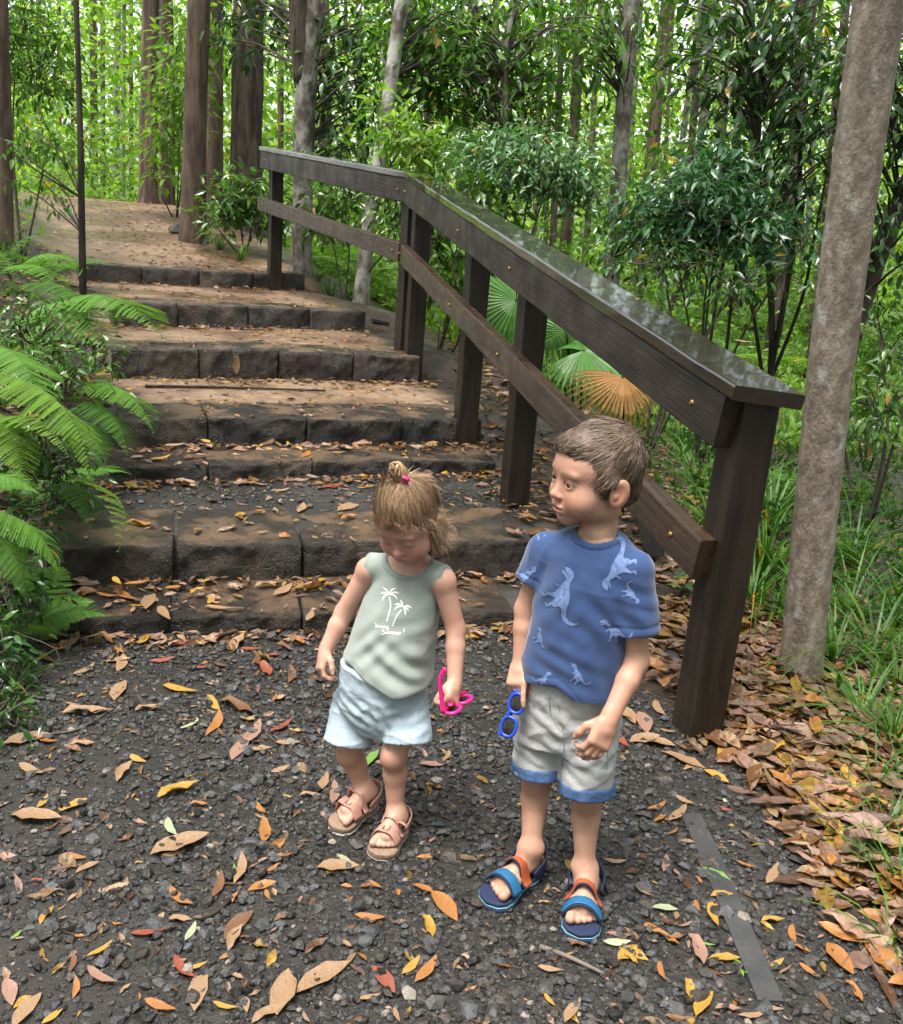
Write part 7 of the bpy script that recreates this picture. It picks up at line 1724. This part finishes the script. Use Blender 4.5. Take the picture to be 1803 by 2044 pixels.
def listed(rows, ox, oy, f, shapes=True):
    for k, (x, y, ln, an, c) in enumerate(rows):
        px, py = ox + x * f, oy + y * f; l = ln * f; a = math.radians(an); dx, dy = math.cos(a) * l / 2, -math.sin(a) * l / 2
        c0 = hit(px, py); z = float(surf_z(np.array([c0[0]]), np.array([c0[1]]))[0]); z += 0.003
        p0, p1 = onz(px - dx, py - dy, z), onz(px + dx, py + dy, z); d = p1 - p0; L = float(np.clip(np.linalg.norm(d), 0.03, 0.145)); c0 = onz(px, py, z)
        lat = lateral(np.array([c0[0]]), np.array([c0[1]]))[0][0]
        g, s_, l_ = surf_masks(np.array([c0[0]]), np.array([c0[1]])); zz = gz(c0[0], c0[1])
        place = 'the brown leaf litter' if l_[0] > 0.5 else 'the open dark gravel'
        if z > zz + 0.012 or any(True for s9 in STEPS[1:] if 0.02 < (c0[:2] - s9['c']) @ s9['n']):
            ds = [(c0[:2] - s9['c']) @ s9['n'] for s9 in STEPS]; j = max([q for q, v in enumerate(ds) if v > -0.02], default=0); nm = ('bottom', 'second', 'third', 'fourth', 'fifth', 'sixth', 'top')[j]
            place = f'the {nm} stone step' if z > zz + 0.012 else f'the landing behind the {nm} stone step'
        elif l_[0] <= 0.5:
            near = [(np.hypot(c0[0] - 0.29, c0[1] - 1.80), 0.34, "the gravel beside the boy's sandals"), (np.hypot(c0[0] + 0.12, c0[1] - 1.97), 0.32, "the gravel beside the toddler's sandals"), (abs((c0[:2] - EDG[0]) @ EDG[2]), 0.12, 'the gravel along the edging board'), (abs((c0[:2] - STEPS[0]['c']) @ STEPS[0]['n']), 0.30, 'the gravel below the bottom step'), (np.hypot(c0[0] - 0.83, c0[1] - 2.58), 0.45, 'the gravel by the near post')]
            near = [(d_ / m_, t_) for d_, m_, t_ in near if d_ < m_]; place = min(near)[1] if near else place
        big = ln > 150; r = random.Random(k * 7 + int(ox)); sh = r.choice([1, 3, 4]) if big else r.choice([0, 0, 1, 2, 4, 2])
        fallen(c0, d, L * 0.98, CODE[c], sh, place)
listed([(145, 450, 210, -5, 't'), (300, 400, 120, 25, 'y'), (170, 385, 70, 50, 'y'), (125, 255, 110, -25, 't'), (550, 215, 80, -25, 'y'), (497, 270, 100, 50, 't'), (715, 345, 190, 18, 'y'), (700, 322, 90, 10, 'g'), (795, 400, 80, -5, 'o'), (1045, 412, 70, -50, 'o'), (1050, 500, 110, 90, 'o'), (720, 560, 330, 18, 't'), (690, 592, 90, 10, 't'), (300, 605, 100, -10, 'o'), (350, 650, 110, 25, 't'), (150, 705, 60, 0, 'r'), (385, 760, 60, 60, 't'), (290, 770, 40, 40, 't'), (190, 845, 95, 50, 'y'), (400, 975, 130, 30, 'y'), (590, 908, 150, 5, 'r'), (720, 862, 100, -5, 't'), (955, 880, 170, 45, 'b'), (940, 935, 120, 60, 't'), (862, 720, 120, 70, 'b'), (950, 655, 130, 75, 't'), (928, 668, 60, 80, 'g'), (725, 765, 130, -40, 'o'), (1150, 588, 120, 20, 'o'), (1090, 650, 60, 35, 'o'), (1350, 650, 175, 0, 't'), (1372, 622, 80, -40, 'w'), (1500, 718, 65, -30, 'o'), (1478, 845, 130, -6, 'o'), (1690, 735, 95, -20, 'o'), (1772, 805, 170, -50, 'o'), (1705, 890, 110, -70, 'y'), (1640, 1040, 105, 45, 'y'), (1700, 1055, 140, 50, 'o'), (1290, 1090, 260, 30, 't'), (1130, 1150, 190, 75, 't'), (1075, 1240, 160, 25, 't'), (800, 1140, 180, 75, 't'), (740, 1050, 140, -50, 'r'), (790, 1042, 85, 20, 'y'), (410, 1080, 150, -32, 'p'), (285, 1030, 85, 80, 'b'), (295, 1130, 95, 85, 'o'), (110, 1222, 190, 50, 't'), (212, 1240, 120, 38, 'y'), (35, 1150, 120, -75, 'p'), (640, 1198, 140, -20, 'o'), (905, 1000, 75, 30, 'o'), (1530, 1100, 150, -50, 'r'), (1120, 255, 85, 20, 't'), (1285, 310, 95, 62, 't'), (1240, 365, 95, -5, 't'), (1330, 350, 95, 85, 'p'), (755, 80, 95, 25, 'w'), (850, 75, 115, 60, 'o'), (875, 105, 60, -40, 'b'), (1005, 110, 140, 55, 'p'), (960, 180, 110, 50, 'p'), (1150, 150, 110, 0, 't'), (1030, 180, 120, 8, 't'), (335, 32, 180, 0, 't'), (590, 15, 105, 10, 't'), (110, 140, 200, 10, 't'), (190, 140, 100, -12, 'o'), (330, 160, 110, 0, 't'), (690, 490, 95, -65, 'w'), (1490, 212, 75, 55, 'g'), (1120, 85, 110, 28, 'r'), (760, 905, 90, 60, 'w'), (1380, 955, 55, -30, 't'), (940, 770, 50, 60, 'o'), (1070, 760, 50, -70, 'o'), (945, 1085, 60, -20, 't'), (65, 920, 40, 40, 'g'), (140, 205, 60, 10, 'y'), (540, 108, 45, -10, 't'), (735, 60, 55, 0, 'o'), (1720, 240, 100, -5, 'p'), (1780, 205, 60, 60, 't'), (1710, 600, 105, 10, 'o'), (980, 1200, 70, -80, 't'), (900, 1200, 110, -15, 'y'), (1455, 1170, 60, 0, 'y'), (1480, 1165, 90, 12, 'p'), (1585, 1240, 70, -70, 't'), (1225, 1250, 60, -60, 'p')], 0, 1408.5, 0.5)
listed([(330, 932, 75, 15, 'o'), (350, 785, 130, -5, 't'), (500, 945, 105, -30, 't'), (560, 508, 105, 20, 'o'), (575, 562, 90, 45, 'o'), (665, 545, 120, 42, 't'), (700, 480, 110, -25, 't'), (715, 692, 80, -5, 't'), (850, 862, 205, -22, 'g'), (888, 965, 120, 0, 'y'), (850, 1055, 140, -75, 'y'), (880, 1040, 90, -60, 'y'), (1085, 385, 195, -36, 'g'), (1010, 805, 125, -20, 'o'), (600, 1180, 170, -30, 'o'), (755, 1240, 195, -68, 'p'), (820, 1208, 65, -10, 'g'), (900, 1282, 170, 2, 'y'), (590, 1345, 115, -75, 'o'), (715, 1440, 125, -80, 'y'), (800, 1510, 155, 55, 'y'), (920, 1540, 140, -5, 'p'), (1040, 1560, 150, 5, 't'), (360, 1195, 145, 0, 'w'), (432, 1288, 85, -40, 'y'), (20, 1490, 95, -50, 'y'), (135, 1550, 135, 55, 't'), (690, 280, 270, -22, 't'), (560, 190, 200, -15, 't'), (500, 175, 160, 10, 't'), (860, 362, 150, -28, 'y'), (872, 215, 80, 80, 'y'), (960, 270, 115, -30, 'o'), (1120, 320, 135, -75, 'r'), (1220, 645, 290, -25, 't'), (1180, 530, 135, -35, 'o'), (1480, 1285, 225, -52, 'o'), (1540, 1130, 240, -50, 't'), (1550, 1450, 155, -55, 'o'), (1380, 865, 115, -5, 't'), (1145, 1092, 125, 0, 'y'), (1255, 1160, 115, -80, 'o'), (1410, 1500, 130, -60, 'b'), (1150, 1530, 110, -8, 't'), (1165, 1300, 80, 30, 'y'), (890, 522, 110, -15, 'r'), (910, 490, 50, -50, 'w'), (600, 800, 90, 80, 'p'), (655, 845, 60, -40, 'p'), (640, 640, 60, 30, 'o'), (385, 45, 120, -40, 't'), (410, 50, 130, -50, 't'), (490, 90, 130, -70, 'p'), (615, 130, 90, -10, 't'), (580, 20, 110, -60, 't'), (385, 175, 110, -50, 'r'), (1330, 1340, 140, -35, 'o'), (1290, 1230, 110, -25, 'o'), (1420, 1010, 60, 0, 'w'), (1660, 880, 140, -5, 'y'), (1720, 940, 120, -30, 'y'), (1450, 700, 110, -60, 'y'), (1360, 780, 120, -40, 'y'), (765, 1015, 70, -70, 'o'), (600, 1030, 140, -5, 'w'), (1140, 850, 120, 60, 't'), (170, 1215, 100, -5, 'b'), (20, 1330, 130, -10, 't'), (150, 640, 1, 0, 't')], 1089.3, 1408.5, 0.3959)
listed([(550, 730, 75, 0, 'y'), (600, 715, 85, 60, 't'), (880, 738, 135, -5, 't'), (840, 705, 45, 60, 'y'), (660, 762, 85, -60, 't'), (560, 410, 130, -8, 'o'), (430, 688, 100, -10, 'o'), (505, 690, 85, -30, 'o'), (790, 672, 65, 20, 'y'), (860, 312, 95, -5, 'r'), (1330, 250, 120, 10, 'r'), (480, 1070, 95, 60, 't'), (335, 985, 105, 25, 't'), (480, 960, 75, 70, 't'), (850, 865, 115, 25, 'p'), (955, 885, 95, 55, 't'), (950, 837, 80, 0, 'y'), (725, 882, 105, 10, 'r'), (1050, 990, 85, -50, 'r'), (1155, 1005, 70, 85, 'b'), (855, 1120, 85, -55, 'y'), (940, 1140, 155, -25, 'b'), (720, 1062, 150, -12, 'y'), (590, 1145, 110, 0, 't'), (350, 1162, 200, 0, 't'), (280, 870, 120, 45, 't'), (190, 935, 140, -45, 'b'), (650, 945, 110, 8, 'r'), (800, 975, 85, 0, 'r'), (885, 968, 70, -15, 'b'), (1020, 940, 60, 60, 'b'), (1085, 930, 80, 8, 'r'), (1000, 902, 90, 0, 'r'), (1200, 860, 120, -10, 'p'), (1160, 870, 100, 15, 't'), (480, 905, 50, -50, 'o'), (620, 858, 60, 30, 't'), (520, 870, 60, 40, 't'), (450, 850, 120, 18, 't'), (1040, 350, 50, 0, 'o'), (1390, 340, 110, 15, 't'), (1395, 378, 70, 10, 'o'), (1200, 340, 60, 60, 't'), (600, 240, 70, 10, 'y'), (440, 290, 120, 12, 'o'), (1040, 245, 80, -8, 't'), (1120, 268, 80, 5, 't'), (640, 140, 90, 10, 'y'), (960, 105, 60, -40, 't'), (1070, 80, 70, 30, 'b'), (820, 75, 45, -20, 'y'), (700, 88, 90, 5, 't'), (1220, 125, 60, 40, 'o'), (1440, 85, 70, 10, 'p'), (700, 655, 90, 8, 'o'), (950, 650, 110, 8, 'b'), (1070, 650, 110, 5, 't'), (1130, 665, 90, 30, 't'), (1210, 645, 100, 10, 'p'), (1320, 640, 60, 10, 'o'), (470, 632, 45, -50, 'y'), (550, 638, 110, 8, 'o'), (310, 790, 100, 20, 't'), (1235, 770, 50, 60, 't')], 0, 845.0, 0.5)
# one leaf stuck upright on a riser, a few on the wet rail cap
pL = at(473, 727, 1); dL = ray(473, 727); sL = STEPS[4]; tt = ((sL['c'] - CAMP[:2]) @ sL['n']) / (dL[:2] @ sL['n']); pL = CAMP + dL * tt - np.array([*sL['n'], 0]) * 0.012
o = fallen(pL, np.array([0.05, 0, 1.0]), 0.13, 'tan', 1, 'the face of a stone step, upright', up=(-sL['n'][0], -sL['n'][1], 0.1), lift=0)
def on_cap(px, py, L, c, sh, an):
    d = ray(px, py); t = ((A4 - CAMP) @ uN) / (d @ uN); p = CAMP + d * t; a = math.radians(an); fallen(p, dN * math.cos(a) + sN * math.sin(a), L, c, sh, 'the wet rail cap', up=uN, tilt=.08, lift=0.003)
for r in ((1256, 569, 0.045, 'tan', 4, 70), (1272, 598, 0.03, 'yellow', 0, 40), (1380, 652, 0.02, 'red', 1, 20), (1484, 683, 0.065, 'tan', 0, 100), (1500, 694, 0.03, 'pale green', 0, 80), (1592, 722, 0.04, 'orange', 1, 60), (1010, 443, 0.04, 'tan', 0, 30)): on_cap(*r)

# ---- the rest of the litter, as one mass
def build_litter():
    rg = np.random.default_rng(91); mb = MB(); cols = np.array([LCOL[k] for k in ('tan', 'pinkish', 'orange', 'brown', 'tan', 'yellow', 'brown', 'pinkish')])
    def lay(x, y, L, piles=0.0, pc=None, tilt=0.20):
        n = len(x); z = surf_z(x, y) + 0.004 + np.abs(rg.normal(0, piles, n)) if piles else surf_z(x, y) + 0.004
        e = 0.05; gx_ = (ground_z(x + e, y) - ground_z(x - e, y)) / (2 * e); gy_ = (ground_z(x, y + e) - ground_z(x, y - e)) / (2 * e); on = z > ground_z(x, y) + 0.012
        up = np.stack([np.where(on, 0, -gx_), np.where(on, 0, -gy_), 1 + 0 * x], -1); up[:, :2] = np.clip(up[:, :2], -0.6, 0.6); up += rg.normal(0, tilt, (n, 3)); a = rg.uniform(0, 6.283, n); fw = np.stack([np.cos(a), np.sin(a), rg.normal(0, .1, n)], -1)
        R = rot_from(fw, up); ty = rg.integers(0, 5, n); c = cols[rg.integers(0, 8, n)] * rg.uniform(0.38, 1.05, (n, 1)); Ls = L * rg.uniform(0.5, 1.25, n)
        for q in range(5):
            m = ty == q
            if m.sum(): mb.add(*scatter(FT[q][0], FT[q][1], np.stack([x, y, z], -1)[m], R[m], Ls[m][:, None], c[m]))
    # right-hand bank under and beyond the rail
    n = 11000; y = rg.uniform(1.3, 10, n) ** 1.0; x = rg.uniform(0.0, 0.75, n) * y + rg.normal(0, .1, n); lat, run = lateral(x, y)
    w = sstep(0.92, 1.12, lat + 0.14 * sstep(3.2, 4.0, y) + 0.10 * vnoise(np.stack([x, y, 0 * x], -1), 4, 3, 2)) * (1 - 0.8 * sstep(2.0, 3.4, lat)); k = rg.uniform(size=n) < w
    near = y[k] < 4.0; lay(x[k], y[k], np.where(near, 0.105, 0.085), 0.012)
    n = 3600; y = rg.uniform(1.35, 3.6, n); lat = None; x = rg.uniform(0.55, 1.9, n); la = lateral(x, y)[0]; k = rg.uniform(size=n) < sstep(0.95, 1.25, la + 0.08 * vnoise(np.stack([x, y, 0 * x], -1), 4, 4, 2)) * (1 - .7 * sstep(2.0, 2.8, la)); lay(x[k], y[k], 0.115, 0.014)
    # left edge
    n = 5000; y = rg.uniform(2.0, 9, n); x = rg.uniform(-0.65, -0.2, n) * y; la = lateral(x, y)[0]; k = rg.uniform(size=n) < sstep(0.95, 1.15, -la) * (1 - .75 * sstep(1.35, 2.0, -la)); lay(x[k], y[k], 0.075, 0.012)
    # on treads, heaped at the riser feet
    for si, s in enumerate(STEPS):
        e = (s['P'][:, :2] - s['c']) @ s['d']; Ls = 0.07 if si < 4 else 0.06
        n = 170; t = rg.uniform(e.min() - .05, e.max() + .1, n); d = -np.abs(rg.normal(0, 0.07, n)) - 0.015; p = s['c'] + t[:, None] * s['d'] + d[:, None] * s['n']; lay(p[:, 0], p[:, 1], Ls, 0.008, tilt=.4)
        n = 60; t = rg.uniform(e.min(), e.max(), n); d = rg.uniform(0.03, s['depth'], n); p = s['c'] + t[:, None] * s['d'] + d[:, None] * s['n']; lay(p[:, 0], p[:, 1], Ls * .8)
    for a, b, n in ((1, 2, 110), (3, 4, 150), (4, 5, 120), (5, 6, 120)):
        s, s2 = STEPS[a], STEPS[b]; u = rg.uniform(0, 1, n); t = rg.uniform(-1, 1, n); p = (s['c'] + s['n'] * s['depth']) * (1 - u[:, None]) + s2['c'] * u[:, None] + s['d'] * t[:, None]; lay(p[:, 0], p[:, 1], 0.06)
    # flecks on the sandy path and small scraps on the gravel
    n = 1500; y = rg.uniform(9.0, 16, n); x = CL[-5, 0] * 0 + np.interp(y, CL[8:14, 1], CL[8:14, 0]) + rg.normal(0, 0.7, n); lay(x, y, 0.055)
    n = 950; y = rg.uniform(1.35, 3.2, n); x = rg.uniform(-.6, .55, n) * y; lay(x, y, 0.026)
    n = 240; y = rg.uniform(1.35, 3.2, n); x = rg.uniform(-.6, .5, n) * y; lay(x, y, 0.055)
    o = mb.build('leaf_litter', mat('mixed leaf litter', rough=0.30, spec=0.45, col=True, var=(0.5, 0.45, 0.42), var_scale=40, var_sharp=(.45, .7), translucent=0.1, bump=0.3, bump_scale=60)); tag(o, 'brown and orange leaf litter heaped along the path edges', 'leaf litter', kind='stuff')
build_litter()

# ------------------------------------------------------------------ edging boards, twigs, bark strips
M_EDGE = mat('black plastic edging', (0.030, 0.031, 0.034), 0.5, 0.4, var=(0.055, 0.053, 0.05), var_scale=9, bump=0.25, bump_scale=90)
def edging(label, a, b, w, th, lift):
    a, b = np.asarray(a, float), np.asarray(b, float); side = unit(np.cross(b - a, [0, 0, 1.0])); up = unit(np.cross(side, b - a)); V, F = beam(a + [0, 0, lift - th / 2], b + [0, 0, lift - th / 2], side, up, w, th, 0.003); o = link('edging_board', np_mesh('edging_board', V, F, False), M_EDGE); return tag(o, label, 'edging')
edging('half-buried black edging board in the gravel beside the leaf litter', hit(1378, 1636), hit(1540, 2010), 0.054, 0.05, 0.011)
edging('short black edging piece poking out behind the boy\'s elbow', hit(1318, 1290), hit(1345, 1330), 0.06, 0.03, 0.018)
q = hit(1288, 1090); edging('black box-like edging end behind the boy\'s neck', q + [0.0, 0.18, 0.02], q + [0.02, -0.16, 0.0], 0.07, 0.10, 0.10)
edging('dark flat edging strip at the rail end of the upper steps', hit(742, 640), hit(775, 650), 0.05, 0.03, 0.02)
M_STICK = mat('grey weathered wood', (0.07, 0.055, 0.045), 0.8, 0.3, var=(0.16, 0.13, 0.11), var_scale=20)
def stick(label, pxs, r, m=M_STICK, name='twig'):
    P = [hit(x, y) for x, y in pxs]; P = [p + [0, 0, r * .8 + 0.003] for p in P]; V, F = tube(spline(P, 14), np.linspace(r, r * .6, 14), 7); o = link(name, np_mesh(name, V, F, True), m); tag(o, label, 'twig')
stick('black twig lying among the leaves on the gravel', [(460, 1803), (430, 1828), (398, 1852)], 0.005, BARK['black'])
stick('thin curved twig on the gravel below the grassy edge', [(100, 1476), (160, 1458), (228, 1418)], 0.003)
stick('dark twig beside the red leaf behind the toddler', [(510, 1450), (535, 1470), (552, 1488)], 0.004, BARK['dark'])
stick('grey strip of bark in front of the boy\'s sandals', [(1075, 1905), (1130, 1925), (1205, 1955)], 0.006)
stick('thin dark root lying along a sandy landing', [(290, 775), (400, 776), (520, 780), (650, 784)], 0.010, BARK['black'])
stick('short dark root on the landing beside the upper ferns', [(300, 693), (350, 692), (410, 691)], 0.010, BARK['black'])
# grey rock by the top step
V0, F0 = ico(); rp = hit(604, 538); V = V0 * [0.11, 0.07, 0.06]; V = V * (1 + 0.2 * vnoise(V0, 2, 5, 2))[:, None] + rp + [0, 0, .02]
tag(link('rock', np_mesh('rock', V, [F0], False), M_EDGE), 'small dark slaty rock by the foot of the far post', 'rock')
rp = hit(360, 468); V = V0 * [0.16, 0.12, 0.10]; V = V * (1 + 0.2 * vnoise(V0, 2, 6, 2))[:, None] + rp + [0, 0, .02]
tag(link('rock', np_mesh('rock', V, [F0], False), M_STONE), 'mossy brown rock at the foot of the reddish trunk', 'rock')
